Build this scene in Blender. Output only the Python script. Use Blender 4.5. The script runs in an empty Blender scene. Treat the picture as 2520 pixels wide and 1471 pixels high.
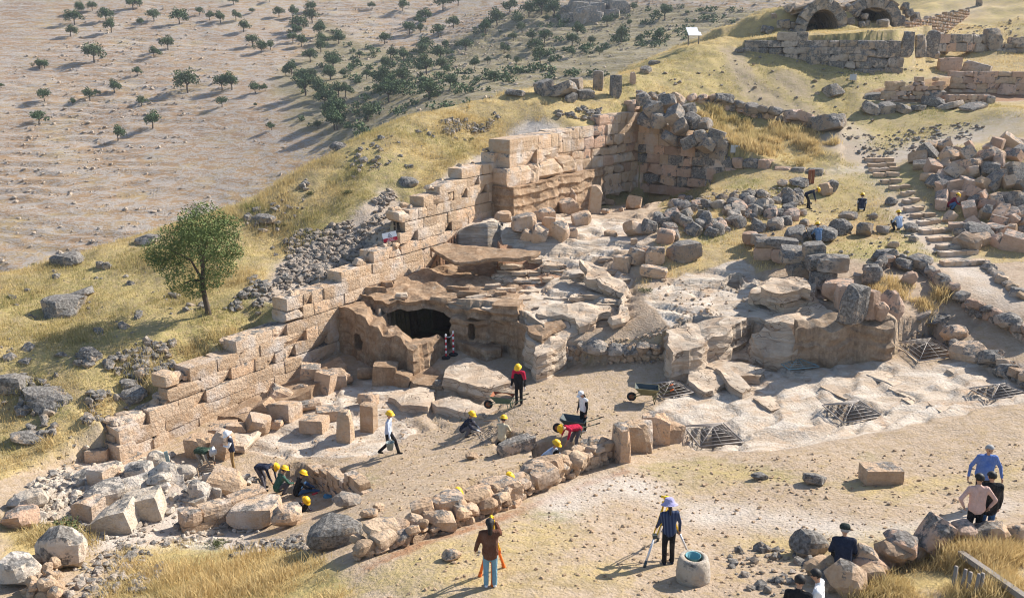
import bpy, bmesh, math, random
import numpy as np
from mathutils import Vector, Matrix, Quaternion
from mathutils.geometry import delaunay_2d_cdt, convex_hull_2d

S = bpy.context.scene
COL = S.collection
rnd = random.Random(7)
R = math.radians

# ------------------------------------------------------------------ camera, sky, sun, exposure
F, UC, VC, PITCH, CAMZ = 2200.0, 1260.0, 735.5, R(15.5), 15.0   # focal length and centre on a 2520 px wide frame
cam_d = bpy.data.cameras.new('camera')
cam = bpy.data.objects.new('camera', cam_d); COL.objects.link(cam)
cam.location = (0, 0, CAMZ); cam.rotation_euler = (R(90) - PITCH, 0, 0)
cam_d.sensor_width = 36; cam_d.lens = F / 2520 * 36
cam_d.clip_start = 0.5; cam_d.clip_end = 3000
S.camera = cam

SUN_AZ, SUN_EL = R(30), R(37)          # azimuth from +X towards +Y
sdir = Vector((math.cos(SUN_EL) * math.cos(SUN_AZ), math.cos(SUN_EL) * math.sin(SUN_AZ), math.sin(SUN_EL)))
sun_d = bpy.data.lights.new('sun', 'SUN'); sun_d.energy = 5.0; sun_d.angle = R(0.5); sun_d.color = (1.0, 0.95, 0.87)
sun = bpy.data.objects.new('sun', sun_d); COL.objects.link(sun)
sun.rotation_euler = (-sdir).to_track_quat('-Z', 'Y').to_euler(); sun.location = (60, 40, 80)
wd = bpy.data.worlds.new('World'); S.world = wd; wd.use_nodes = True
nt = wd.node_tree
sk = nt.nodes.new('ShaderNodeTexSky'); sk.sky_type = 'NISHITA'; sk.sun_disc = False
sk.sun_elevation = SUN_EL; sk.sun_rotation = R(90) - SUN_AZ; sk.altitude = 900; sk.dust_density = 1.5
nt.links.new(sk.outputs[0], nt.nodes['Background'].inputs[0]); nt.nodes['Background'].inputs[1].default_value = 0.115
S.view_settings.view_transform = 'Standard'; S.view_settings.look = 'None'
S.view_settings.exposure = 0.90; S.view_settings.gamma = 1.0; S.view_settings.use_curve_mapping = False

S.cycles.filter_width = 1.1; S.cycles.use_denoising = True; S.cycles.denoising_prefilter = 'ACCURATE'; S.cycles.volume_bounces = 0; S.cycles.max_bounces = 6

# ------------------------------------------------------------------ geometry of the view, used to read places off the photograph
CT, ST = math.cos(PITCH), math.sin(PITCH)
def ray(u, v):
    a, b = (u - UC) / F, (VC - v) / F
    return a, CT + b * ST, -ST + b * CT
def atz(u, v, z):
    a, y, w = ray(u, v); t = (z - CAMZ) / w
    return (a * t, y * t, z)
def aty(u, v, Y):
    a, y, w = ray(u, v); t = Y / y
    return (a * t, Y, CAMZ + w * t)

# ------------------------------------------------------------------ noise (numpy)
def _hash(ix, iy, seed):
    n = (ix.astype(np.int64) * 374761393 + iy.astype(np.int64) * 668265263 + seed * 974711) & 0x7fffffff
    n = ((n ^ (n >> 13)) * 1274126177) & 0x7fffffff
    return ((n ^ (n >> 16)) & 0xffff) / 32767.5 - 1.0
def vnoise(x, y, seed=0):
    x = np.asarray(x, float); y = np.asarray(y, float)
    ix, iy = np.floor(x), np.floor(y); fx, fy = x - ix, y - iy
    fx = fx * fx * fx * (fx * (fx * 6 - 15) + 10); fy = fy * fy * fy * (fy * (fy * 6 - 15) + 10)
    a, b = _hash(ix, iy, seed), _hash(ix + 1, iy, seed); c, d = _hash(ix, iy + 1, seed), _hash(ix + 1, iy + 1, seed)
    return (a + (b - a) * fx) * (1 - fy) + (c + (d - c) * fx) * fy
def fbm(x, y, seed=0, octv=4, gain=0.5):
    s, amp, tot = 0, 1.0, 0
    for k in range(octv):
        s = s + amp * vnoise(np.asarray(x) * 2 ** k + 17.3 * k, np.asarray(y) * 2 ** k - 9.1 * k, seed + k); tot += amp; amp *= gain
    return s / tot
def nz(x, y, seed=0):
    return float(vnoise(np.array([x]), np.array([y]), seed)[0])

# ------------------------------------------------------------------ scene helpers
def link(o, parent=None):
    COL.objects.link(o)
    if parent is not None: o.parent = parent
    return o
def tag(o, label=None, cat=None, group=None, kind=None):
    if label: o['label'] = label
    if cat: o['category'] = cat
    if group: o['group'] = group
    if kind: o['kind'] = kind
    return o
def empty(name, loc=(0, 0, 0), rz=0):
    o = bpy.data.objects.new(name, None); o.empty_display_size = 0.3; COL.objects.link(o)
    o.location = loc; o.rotation_euler = (0, 0, rz); return o
def mesh_obj(name, me, mat, parent=None):
    o = bpy.data.objects.new(name, me)
    if mat is not None and not me.materials: me.materials.append(mat)
    return link(o, parent)
def pymesh(name, verts, faces, smooth=False):
    me = bpy.data.meshes.new(name); me.from_pydata(verts, [], faces); me.update()
    if smooth: me.polygons.foreach_set('use_smooth', [True] * len(me.polygons))
    return me
def npmesh(name, V, Fa, smooth=False):
    """V (n,3) floats, Fa (m,k) ints with k = 3 or 4"""
    me = bpy.data.meshes.new(name); n, m, k = len(V), len(Fa), Fa.shape[1]
    me.vertices.add(n); me.vertices.foreach_set('co', np.ascontiguousarray(V, np.float32).ravel())
    me.loops.add(m * k); me.loops.foreach_set('vertex_index', np.ascontiguousarray(Fa, np.int32).ravel())
    me.polygons.add(m); me.polygons.foreach_set('loop_start', np.arange(0, m * k, k, dtype=np.int32))
    me.polygons.foreach_set('use_smooth', np.full(m, smooth)); me.update(calc_edges=True)
    return me
def bm_mesh(name, bm, smooth=False):
    me = bpy.data.meshes.new(name); bmesh.ops.recalc_face_normals(bm, faces=bm.faces)
    if smooth:
        for f in bm.faces: f.smooth = True
    bm.to_mesh(me); bm.free(); return me
def add_box(bm, c, s, rot=None, bev=0):
    r = bmesh.ops.create_cube(bm, size=1); vs = r['verts']
    M = Matrix.Translation(Vector(c)) @ (rot.to_4x4() if rot is not None else Matrix()) @ Matrix.Diagonal((s[0], s[1], s[2], 1))
    bmesh.ops.transform(bm, matrix=M, verts=vs)
    if bev:
        es = list({e for v in vs for e in v.link_edges}); bmesh.ops.bevel(bm, geom=es, offset=bev, segments=1, affect='EDGES')
def add_tube(bm, p, q, r0, r1=None, n=8, cap=True):
    p, q = Vector(p), Vector(q); d = q - p; L = d.length
    if L < 1e-6: return
    M = Matrix.Translation((p + q) / 2) @ d.to_track_quat('Z', 'Y').to_matrix().to_4x4()
    bmesh.ops.create_cone(bm, cap_ends=cap, segments=n, radius1=r0, radius2=r0 if r1 is None else r1, depth=L, matrix=M)
def add_lathe(bm, prof, n=16, M=None, closed=False):
    rings = []
    for r, z in prof:
        ring = [bm.verts.new(Vector((r * math.cos(2 * math.pi * k / n), r * math.sin(2 * math.pi * k / n), z))) for k in range(n)]
        rings.append(ring)
    pairs = list(zip(rings[:-1], rings[1:]))
    if closed: pairs.append((rings[-1], rings[0]))
    for A, B in pairs:
        for k in range(n): bm.faces.new((A[k], A[(k + 1) % n], B[(k + 1) % n], B[k]))
    if not closed:
        for ring in (rings[0], rings[-1]):
            try: bm.faces.new(ring)
            except ValueError: pass
    if M is not None: bmesh.ops.transform(bm, matrix=M, verts=[v for r in rings for v in r])

# ------------------------------------------------------------------ materials
class NB:
    """small helper that writes node graphs"""
    def __init__(s, name):
        s.m = bpy.data.materials.new(name); s.m.use_nodes = True; s.t = s.m.node_tree
        s.b = s.t.nodes['Principled BSDF']; s.pos = None
    def n(s, typ, **k):
        nd = s.t.nodes.new(typ)
        for a, v in k.items(): setattr(nd, a, v)
        return nd
    def l(s, a, b): s.t.links.new(a, b)
    def P(s):
        if s.pos is None: s.pos = s.n('ShaderNodeNewGeometry').outputs['Position']
        return s.pos
    def noise(s, scale, detail=4, rough=0.55, vec=None, stretch=None, dist=0):
        nd = s.n('ShaderNodeTexNoise'); nd.inputs['Scale'].default_value = scale; nd.inputs['Detail'].default_value = detail
        nd.inputs['Roughness'].default_value = rough; nd.inputs['Distortion'].default_value = dist
        v = vec or s.P()
        if stretch:
            mp = s.n('ShaderNodeMapping'); mp.inputs['Scale'].default_value = stretch; s.l(v, mp.inputs[0]); v = mp.outputs[0]
        s.l(v, nd.inputs['Vector']); return nd.outputs['Fac']
    def vor(s, scale, feature='F1', stretch=None):
        nd = s.n('ShaderNodeTexVoronoi', feature=feature); nd.inputs['Scale'].default_value = scale; v = s.P()
        if stretch:
            mp = s.n('ShaderNodeMapping'); mp.inputs['Scale'].default_value = stretch; s.l(v, mp.inputs[0]); v = mp.outputs[0]
        s.l(v, nd.inputs['Vector']); return nd.outputs['Distance']
    def ramp(s, fac, stops):
        nd = s.n('ShaderNodeValToRGB'); cr = nd.color_ramp
        while len(cr.elements) < len(stops): cr.elements.new(0.5)
        for e, (p, c) in zip(cr.elements, stops):
            e.position = p; e.color = (c, c, c, 1) if not hasattr(c, '__len__') else (*c, 1)
        s.l(fac, nd.inputs[0]); return nd.outputs[0]
    def mix(s, f, a, b, mode='MIX'):
        nd = s.n('ShaderNodeMix', data_type='RGBA', blend_type=mode)
        for sock, val in ((nd.inputs[0], f), (nd.inputs[6], a), (nd.inputs[7], b)):
            if hasattr(val, 'links') or hasattr(val, 'is_linked'): s.l(val, sock)
            elif hasattr(val, '__len__'): sock.default_value = (*val, 1)
            else: sock.default_value = val
        return nd.outputs[2]
    def math(s, op, a, b=0.0, clamp=False):
        nd = s.n('ShaderNodeMath', operation=op, use_clamp=clamp)
        for sock, val in zip(nd.inputs, (a, b)):
            if hasattr(val, 'is_linked'): s.l(val, sock)
            else: sock.default_value = val
        return nd.outputs[0]
    def attr(s, name):
        nd = s.n('ShaderNodeAttribute', attribute_name=name); return nd
    def bump(s, h, strength=0.5, dist=0.05, prev=None):
        nd = s.n('ShaderNodeBump'); nd.inputs['Strength'].default_value = strength; nd.inputs['Distance'].default_value = dist
        s.l(h, nd.inputs['Height'])
        if prev is not None: s.l(prev, nd.inputs['Normal'])
        return nd.outputs[0]
    def done(s, col=None, rough=0.9, normal=None, spec=0.2):
        if col is not None:
            if hasattr(col, 'is_linked'): s.l(col, s.b.inputs['Base Color'])
            else: s.b.inputs['Base Color'].default_value = (*col, 1)
        if hasattr(rough, 'is_linked'): s.l(rough, s.b.inputs['Roughness'])
        else: s.b.inputs['Roughness'].default_value = rough
        s.b.inputs['Specular IOR Level'].default_value = spec
        if normal is not None: s.l(normal, s.b.inputs['Normal'])
        return s.m
def plain(name, col, rough=0.7, spec=0.3, metal=0.0, var=0.12):
    b = NB(name); n = b.noise(9, 3)
    lo = tuple(c * (1 - var) for c in col); hi = tuple(min(1, c * (1 + var)) for c in col)
    b.b.inputs['Metallic'].default_value = metal
    return b.done(b.mix(n, lo, hi), rough, b.bump(b.noise(40, 3), 0.15, 0.01), spec)

def stone_mat(name, c0, c1, c2, lichen=0.0, lich_col=(0.085, 0.078, 0.07), pale=0.0):
    """limestone: three tones, per-stone tint, dark lichen patches, pitted relief"""
    b = NB(name); oi = b.n('ShaderNodeObjectInfo').outputs['Random']
    col = b.mix(b.noise(1.7, 5, 0.6), c0, c1)
    col = b.mix(b.ramp(b.noise(4.5, 4, 0.65), [(0.45, 0), (0.75, 1)]), col, c2)
    tint = b.ramp(oi, [(0.0, (0.72, 0.68, 0.64)), (0.3, (0.98, 0.92, 0.84)), (0.7, (1.04, 1.02, 1.0)), (1.0, (1.18, 1.06, 0.95))])
    col = b.mix(1.0, col, tint, 'MULTIPLY')
    if pale: col = b.mix(b.ramp(b.noise(0.9, 4), [(0.5, 0), (0.72, pale)]), col, (0.60, 0.56, 0.52))
    if lichen:
        geo = b.n('ShaderNodeNewGeometry'); sx = b.n('ShaderNodeSeparateXYZ'); b.l(geo.outputs['Normal'], sx.inputs[0])
        up = b.math('MULTIPLY', sx.outputs[2], 0.13)
        f = b.math('ADD', b.noise(2.2, 6, 0.7), up)
        f = b.math('ADD', f, b.math('MULTIPLY', oi, 0.16))
        lo = 0.86 - 0.32 * lichen
        f = b.ramp(f, [(lo - 0.035, 0), (lo + 0.035, 0.94)])
        lc = b.mix(b.ramp(b.noise(9, 5, 0.75), [(.4, 0), (.62, 1)]), lich_col, (0.29, 0.27, 0.245))
        col = b.mix(f, col, lc)
    nrm = b.bump(b.noise(5, 7, 0.75), 1.0, 0.12); nrm = b.bump(b.vor(11), 0.45, 0.05, nrm)
    return b.done(col, 0.92, nrm, 0.15)
M = {}
M['ashlar'] = stone_mat('ashlar_limestone', (0.50, 0.365, 0.25), (0.59, 0.475, 0.36), (0.49, 0.33, 0.205), 0.34, pale=0.7)
M['block'] = stone_mat('fallen_limestone', (0.49, 0.34, 0.225), (0.57, 0.44, 0.32), (0.41, 0.28, 0.18), 0.38, pale=0.4)
M['lichen'] = stone_mat('lichen_limestone', (0.37, 0.29, 0.215), (0.46, 0.38, 0.30), (0.30, 0.25, 0.205), 0.92, pale=0.5)
M['pink'] = stone_mat('pinkish_limestone', (0.49, 0.325, 0.235), (0.57, 0.42, 0.32), (0.42, 0.29, 0.21), 0.50, pale=0.3)
M['grey'] = stone_mat('grey_rubble', (0.40, 0.34, 0.285), (0.53, 0.465, 0.40), (0.29, 0.25, 0.21), 0.62)
M['rubble'] = stone_mat('tan_rubble', (0.47, 0.34, 0.225), (0.57, 0.44, 0.32), (0.36, 0.265, 0.18), 0.3)

def rock_mat(name, c0, c1, dark, lichen=0.4, zs=7.0, cracks=1.0):
    """hewn bedrock: bedding streaks that follow height, weathering stains"""
    b = NB(name)
    st = b.noise(1.0, 5, 0.65, stretch=(0.35, 0.35, zs), dist=0.6)
    col = b.mix(b.ramp(st, [(0.36, 0), (0.62, 1)]), c0, c1)
    col = b.mix(b.ramp(b.noise(1.3, 6, 0.7), [(0.50, 0), (0.68, 0.75)]), col, dark)
    col = b.mix(b.ramp(b.noise(0.5, 5, 0.6), [(0.48, 0), (0.7, lichen)]), col, (0.17, 0.155, 0.135))
    vo = b.n('ShaderNodeTexVoronoi', feature='DISTANCE_TO_EDGE'); vo.inputs['Scale'].default_value = .8; mp = b.n('ShaderNodeMapping'); mp.inputs['Scale'].default_value = (.7, 1.1, 3.2)
    wob = b.n('ShaderNodeVectorMath', operation='ADD'); nv = b.n('ShaderNodeTexNoise'); nv.inputs['Scale'].default_value = 1.5; b.l(b.P(), nv.inputs['Vector']); b.l(b.P(), wob.inputs[0]); b.l(nv.outputs['Color'], wob.inputs[1]); b.l(wob.outputs[0], mp.inputs[0]); b.l(mp.outputs[0], vo.inputs['Vector'])
    crack = b.ramp(vo.outputs['Distance'], [(0.0, 0), (0.03, 1)]); crack = b.math('MAXIMUM', crack, b.ramp(b.noise(.7, 3), [(.46, 1 - cracks), (.56, 1)]))
    col = b.mix(crack, (.18, .125, .085), col)
    nrm = b.bump(st, 0.9, 0.10); nrm = b.bump(b.noise(7, 6, 0.75), 0.8, 0.08, nrm); nrm = b.bump(crack, .6, .06, nrm)
    return b.done(col, 0.93, nrm, 0.12)
M['bedrock'] = rock_mat('bedrock', (0.46, 0.34, 0.235), (0.57, 0.465, 0.355), (0.38, 0.25, 0.155), 0.55)
M['chalk'] = stone_mat('chalky_rock', (0.52, 0.45, 0.37), (0.62, 0.57, 0.50), (0.44, 0.36, 0.28), 0.45, pale=0.7)
def hewn_mat(name, c0, c1, dark, stain):
    """quarry-cut faces: mottled, stained by water running down, pecked by tools"""
    b = NB(name); col = b.mix(b.ramp(b.noise(1.6, 7, .72), [(.38, 0), (.62, 1)]), c0, c1)
    col = b.mix(b.ramp(b.noise(5, 6, .75), [(.48, 0), (.66, .8)]), col, dark)
    col = b.mix(b.ramp(b.noise(1.0, 6, .7, stretch=(2.2, 2.2, .35)), [(.5, 0), (.7, stain)]), col, (.13, .10, .075))
    col = b.mix(b.ramp(b.noise(2.7, 5, .7), [(.58, 0), (.74, .6)]), col, (.60, .52, .43))
    nr = b.bump(b.noise(3, 7, .78), 1.0, .22); nr = b.bump(b.noise(14, 5, .8), .8, .06, nr); return b.done(col, .94, nr, .1)
M['hewn'] = hewn_mat('hewn_rock', (.36, .225, .13), (.54, .385, .255), (.30, .19, .115), .6)
M['stained'] = hewn_mat('stained_rock', (.40, .275, .175), (.54, .41, .29), (.27, .20, .145), .9)
# ================================================================== GROUND of the site
def zp(*pts): return [atz(u, v, z) for u, v, z in pts]
def yp(*pts): return [aty(u, v, Y) for u, v, Y in pts]
# places whose level is read off the photograph (people, doors and posts give the scale); z = 0 is the floor of the dig
FRONT = zp((0,1180,.3),(200,1180,-.2),(100,1300,.4),(300,1250,-.3),(450,1290,-.2),(620,1310,.0),(800,1340,1.6),(0,1400,1.0),(300,1400,.8),
    (600,1420,1.4),(0,1471,1.2),(300,1471,1.4),(600,1471,1.9),(850,1450,2.6),(900,1471,2.9),(1207,1445,3.3),(1645,1388,3.0),(1950,1471,3.6),
    (2390,1338,3.9),(2520,1471,4.3),(2100,1400,3.6)) + [(-14,16,1.5),(-4,13,3.0),(6,13,3.8),(16,14,4.4),(30,22,5.0),(26,28,4.0)]
RIGHT = zp((2275,857,2.6),(2330,800,3.2),(2450,958,2.9),(2520,1100,3.2),(2520,900,3.0),(2520,830,3.5)) + [(34,34,4.0)]
BACK = yp((2000,150,80),(1706,112,84),(1850,200,76),(1560,190,74),(2350,60,100),(2520,20,105),(2520,150,86),(2520,220,78),(2250,220,76),
    (2100,300,70),(2400,290,68),(2000,380,63),(1700,250,71),(1950,90,90),(2150,60,96)) + [(-12,92,3),(10,104,9),(30,116,15),(50,130,22),(70,120,24),(-32,74,-5),(-50,56,-4),(0,125,0)]
DIG = zp((330,1120,-.6),(575,1158,-.5),(700,1220,-.3),(955,1120,.0),(830,1000,.0),(600,1060,-.4),(880,940,.1),(1100,1000,.3),(1275,996,1.1),
    (1200,930,.6),(1100,890,.7),(1330,905,.9),(1400,950,1.2),(1150,1075,.4),(1240,1095,.8),(1435,1062,1.2),(1350,1130,1.1),(1590,990,1.4),
    (1757,1068,1.6),(1650,952,1.5),(1965,893,2.0),(2100,1008,2.2),(1600,1130,1.8),(1540,1130,1.9),(1400,1215,2.2),(1250,1280,2.5),(1000,1340,2.6),
    (870,1390,2.6),(1700,1200,2.3),(2000,1150,2.7),(2200,1180,2.9),(2400,1270,3.5),(1900,1300,2.8),(1000,1240,1.7),(850,1290,1.6),(1100,1170,1.0),
    (1650,880,1.8),(2190,878,2.4))
UPPER = zp((890,770,2.7),(1040,740,3.0),(1050,688,2.75),(1250,740,3.2),(1420,770,3.0),(1200,690,3.2),(1330,660,3.7),(1480,640,4.1),(1560,720,3.6),
    (1120,595,4.8),(1250,530,5.4),(1350,590,4.8),(1500,560,5.0),(1560,530,5.2),(1650,480,5.3),(1600,440,5.6),(1600,620,4.6),(1700,690,3.9),(1650,800,3.1),
    (1900,770,3.4),(1990,740,3.9),(1850,640,4.5),(1750,600,4.8),(2190,775,4.1),(2120,775,4.0),(2000,590,5.2),(2120,640,4.9),(2250,720,4.2),(2260,790,3.4),
    (2380,655,4.6),(1993,515,5.6),(2118,520,5.6),(2207,567,5.3),(2345,515,5.9),(2400,600,5.1),(2420,720,4.2),(2520,780,3.9),(1400,880,1.75),(1560,850,2.2),
    (1800,500,5.9),(1880,455,6.6),(1480,840,2.3),(1330,840,2.5)) + yp((2150,400,62),(2450,330,64),(2500,420,58),(2420,480,54))
WEST = zp((250,1060,.8),(420,990,1.35),(560,865,2.5),(740,755,3.4),(850,672,4.1),(960,600,4.9),(985,522,6.0),(1220,412,7.7),(1250,332,9.4),(515,772,3.2),
    (0,1050,.8),(100,950,1.8),(0,900,2.4),(100,780,3.0),(300,880,2.3),(150,1100,.5)) + \
    yp((1500,272,66.5),(1350,300,63.5),(1330,215,70),(1000,290,62),(850,360,58.5),(600,500,53),(350,580,49.5),(0,670,45),(300,700,43.5),
    (700,600,48.5),(1100,360,59),(1740,330,64.5),(1890,400,61),(1800,330,68),(1600,230,71))
RIDGE = yp((1330,215,70),(1000,290,62),(850,360,58.5),(600,500,53),(350,580,49.5),(0,670,45),(1160,250,66),(720,430,55.5))
WEST += RIDGE[6:] + [(x - .5, y + 4, z - 1.0) for x, y, z in RIDGE] + [(x - 1, y + 11, z - 4.5) for x, y, z in RIDGE]
def tps(pts, lam=0.02):
    P = np.array(pts, float); n = len(P); d = np.linalg.norm(P[:, None, :2] - P[None, :, :2], axis=2)
    K = np.where(d > 0, d * d * np.log(d + 1e-9), 0) + lam * np.eye(n)
    A = np.zeros((n + 3, n + 3)); A[:n, :n] = K; A[:n, n] = 1; A[:n, n + 1:] = P[:, :2]; A[n, :n] = 1; A[n + 1:, :n] = P[:, :2].T
    w = np.linalg.solve(A, np.concatenate([P[:, 2], [0, 0, 0]]))
    def f(x, y):
        x = np.asarray(x, float); y = np.asarray(y, float); out = w[n] + w[n + 1] * x + w[n + 2] * y
        for i in range(n):
            d2 = (x - P[i, 0]) ** 2 + (y - P[i, 1]) ** 2
            out = out + w[i] * 0.5 * d2 * np.log(d2 + 1e-12)
        return out
    return f
SEAM = yp((1960,415,60.5),(2060,330,66),(2150,250,73),(2230,180,80),(2300,120,90))
zW = tps(FRONT + BACK + WEST + SEAM); zD = tps(FRONT + RIGHT + DIG + [p for p in BACK[:3]]); zU = tps(FRONT[-4:] + RIGHT + BACK + UPPER + SEAM)

# the long ashlar wall: foot from A to B, then a pier, then on to the inner corner C and back to E
WA, WB = Vector((-15.4, 32.3)), Vector((-0.5, 55.2))
WD = (WB - WA).normalized(); WN = Vector((WD.y, -WD.x))          # along the wall, out of its face
WC, WE = Vector((9.3, 68.0)), Vector((17.5, 61.0))
CAVE = [(-8.0, 43.9), (-6.6, 42.4), (-4.7, 42.3), (-2.9, 42.6), (-.3, 41.5), (1.5, 39.2)]
benchA, benchB = atz(1650, 872, 1.8), atz(2195, 876, 2.35)
UP_EDGE = CAVE + [atz(1372, 893, 1.2)[:2], atz(1430, 880, 1.5)[:2], atz(1540, 885, 1.6)[:2], atz(1625, 880, 1.7)[:2], benchA[:2], atz(1700, 855, 1.9)[:2],
    atz(1840, 800, 2.9)[:2], atz(1860, 868, 1.9)[:2], benchB[:2], atz(2225, 800, 3.2)[:2]]
IN = 0.45
back_line = [tuple(WA - WN * IN), tuple(WB - WN * IN), tuple(WC + Vector((-.3, .3))), tuple(WE + Vector((.3, .3))), (19.5, 59.5)]
POLY_U = [tuple(WA + WD * 14.2 - WN * IN)] + back_line[1:] + [(22, 60), (24, 66), (27, 73), (30, 80), (36, 90), (70, 140), (90, 60), (40, 33)] + UP_EDGE[::-1]
POLY_E = [back_line[0], (-17.2, 31.0), (-19.5, 26), (-30, 8), (70, 8), (90, 60), (70, 140), (36, 90), (30, 80), (27, 73), (24, 66), (22, 60)] + back_line[::-1]
def inside(poly, x, y):
    c = np.zeros(np.shape(x), bool); n = len(poly)
    for i in range(n):
        x0, y0 = poly[i]; x1, y1 = poly[(i + 1) % n]
        if y0 == y1: continue
        c ^= ((y0 > y) != (y1 > y)) & (x < (x1 - x0) * (y - y0) / (y1 - y0) + x0)
    return c
def axis(segs):
    out = []
    for a, b, st in segs: out += list(np.arange(a, b, st))
    return np.array(out + [segs[-1][1]])
GX = axis([(-75, -34, .8), (-34, -20, .25), (-20, 22, .15), (22, 32, .25), (32, 80, .7)])
GY = axis([(6, 16, .4), (16, 46, .14), (46, 62, .17), (62, 86, .25), (86, 130, .8)])
XX, YY = np.meshgrid(GX, GY, indexing='ij')
px, py = XX + .12 * vnoise(XX * 1.3, YY * 1.3, 3), YY + .12 * vnoise(XX * 1.3, YY * 1.3, 4)
ZW, ZD, ZU = zW(XX, YY), zD(XX, YY), zU(XX, YY)
isE = inside(POLY_E, XX, YY); isU = inside(POLY_U, px, py)
ZZ = np.where(isE, np.where(isU, ZU, ZD), ZW)

def sheet(pts):
    """plane through three or more places"""
    A = np.array(pts, float); c, *_ = np.linalg.lstsq(np.c_[A[:, :2], np.ones(len(A))], A[:, 2], rcond=None)
    return lambda x, y: c[0] * x + c[1] * y + c[2]
def level(poly, f, wob=.1, seed=0, mode='set'):
    """cut or raise the ground inside a polygon to a given surface, leaving sheer sides"""
    global ZZ
    m = inside(poly, XX + wob * vnoise(XX * 1.7, YY * 1.7, 60 + seed), YY + wob * vnoise(XX * 1.7, YY * 1.7, 80 + seed))
    v = f(XX, YY) if callable(f) else np.full_like(XX, f)
    if mode == 'max': v = np.maximum(v, ZZ)
    if mode == 'min': v = np.minimum(v, ZZ)
    if mode == 'add': v = ZZ + v
    ZZ = np.where(m, v, ZZ)
# chamber of the cave (roofed by rock later)
level([(-6.5, 42.0), (-4.6, 41.4), (-3.2, 41.2), (-2.9, 42.4), (-1.0, 46.5), (-.6, 50.5), (-3.0, 50.5), (-5.4, 46.8)], lambda x, y: .55 - .12 * np.maximum(0, y - 43), .05)
# earth bank beside the wall: upper room level against the red pocket
def ip(*pts): return [atz(*p)[:2] for p in pts]
# pits under the six grates are added from GRATES: corner places, level
GRATES = [  # four corners (u, v) left, front, right, back ; level ; depth
    ((1683,1048),(1722,1098),(1830,1087),(1780,1040),1.62,1.7),
    ((2024,996),(2075,1040),(2175,1024),(2115,985),2.2,1.7),
    ((2385,955),(2440,983),(2530,968),(2475,943),2.9,1.7),
    ((2205,845),(2262,888),(2362,874),(2292,829),2.6,1.8),
    ((1912,888),(1942,909),(2016,902),(1975,880),2.05,1.6),
    ((1590,945),(1630,979),(1708,965),(1668,934),1.5,1.6)]
ZD0 = ZZ.copy()
for k, (a, b, c, d, z, dep) in enumerate(GRATES):
    P4 = [Vector(atz(*q, z)) for q in (a, b, c, d)]; cen = sum(P4, Vector()) / 4
    quad = [tuple((cen + (p - cen) * .93)[:2]) for p in P4]; flat = [tuple((cen + (p - cen) * 1.25)[:2]) for p in P4]
    level(flat, z - .03, .03); level(quad, z - dep, .04)
# trenches in which people dig, hollows and hand-dug pits
level(ip((1205,1085,.5),(1235,1070,.7),(1300,1075,.9),(1310,1100,.9),(1245,1110,.6)), lambda x, y: zD(x, y) - .45, .12)
level(ip((1305,1105,1.0),(1340,1085,1.1),(1420,1085,1.2),(1455,1100,1.3),(1385,1135,1.1),(1330,1150,1.0)), lambda x, y: zD(x, y) - .75, .1)
level(ip((640,1170,-.5),(720,1135,-.3),(850,1150,.0),(870,1195,.2),(800,1245,.3),(700,1265,.1),(640,1215,-.3)), lambda x, y: zD(x, y) - .5, .15)
level(ip((1100,1205,1.3),(1140,1225,1.6),(1320,1150,1.4),(1290,1135,1.2)), lambda x, y: zD(x, y) - .75, .1)
level(ip((1785,690,4.0),(1800,678,4.05),(1822,678,4.05),(1828,692,4.0),(1808,702,4.0)), 2.4, .05)
level(ip((1565,480,5.4),(1600,420,5.8),(1700,420,6.0),(1760,455,6.0),(1700,505,5.6),(1640,495,5.4)), lambda x, y: zU(x, y) - .7, .2)
# platform behind the long dark wall at the top, the dug square on the right, floors under the two vaults
level([aty(1830,118,82.5)[:2], aty(2105,134,79.5)[:2], aty(2200,128,80.5)[:2], aty(2300,100,86)[:2], aty(2200,60,95)[:2], aty(1960,80,95)[:2]], sheet([aty(1840,95,82.5), aty(2157,77,80), aty(2020,78,91)]), .3, 5, 'max')
level([aty(2115,232,74)[:2], aty(2200,205,76)[:2], aty(2300,186,78)[:2], aty(2345,186,78)[:2], aty(2530,205,77)[:2], aty(2530,250,72)[:2], aty(2340,258,71)[:2], aty(2200,255,71.5)[:2]], sheet([aty(2200,255,71.5), aty(2500,250,71.5), aty(2350,236,75)]), .3, 6, 'min')
VAULTS = [(2018, 80, 90.0, 1.6, 2.15, .0), (2142, 54, 93.0, 1.95, 1.4, .05)]   # place on the ground, distance, half span, rise, turn
for u_, v_, Y_, hs, rise, _ in VAULTS:   # the mound that buries the vaults
    c_ = aty(u_, v_, Y_); md = c_[2] + rise + .35 - .13 * np.maximum(0, np.abs(XX - c_[0]) - hs - .3) ** 1.45 - .03 * np.maximum(0, YY - Y_ - 5) ** 2
    sm_ = np.clip((YY - Y_ - .4 - .3 * np.maximum(0, np.abs(XX - c_[0]) - hs - .8)) / 2.2, 0, 1); sm_ = sm_ * sm_ * (3 - 2 * sm_); ZZ = ZZ + np.maximum(0, md - ZZ) * sm_
for u_, v_, Y_, hs, rise, _ in VAULTS:
    c_ = aty(u_, v_, Y_); level([(c_[0] - hs, Y_ - 2), (c_[0] + hs, Y_ - 2), (c_[0] + hs, Y_ + 6), (c_[0] - hs, Y_ + 6)], c_[2], .05)
# earth lies up to the top of the long wall behind it
rx, ry = XX - WA.x, YY - WA.y
ss = rx * WD.x + ry * WD.y; dd = -(rx * WN.x + ry * WN.y) - IN
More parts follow.
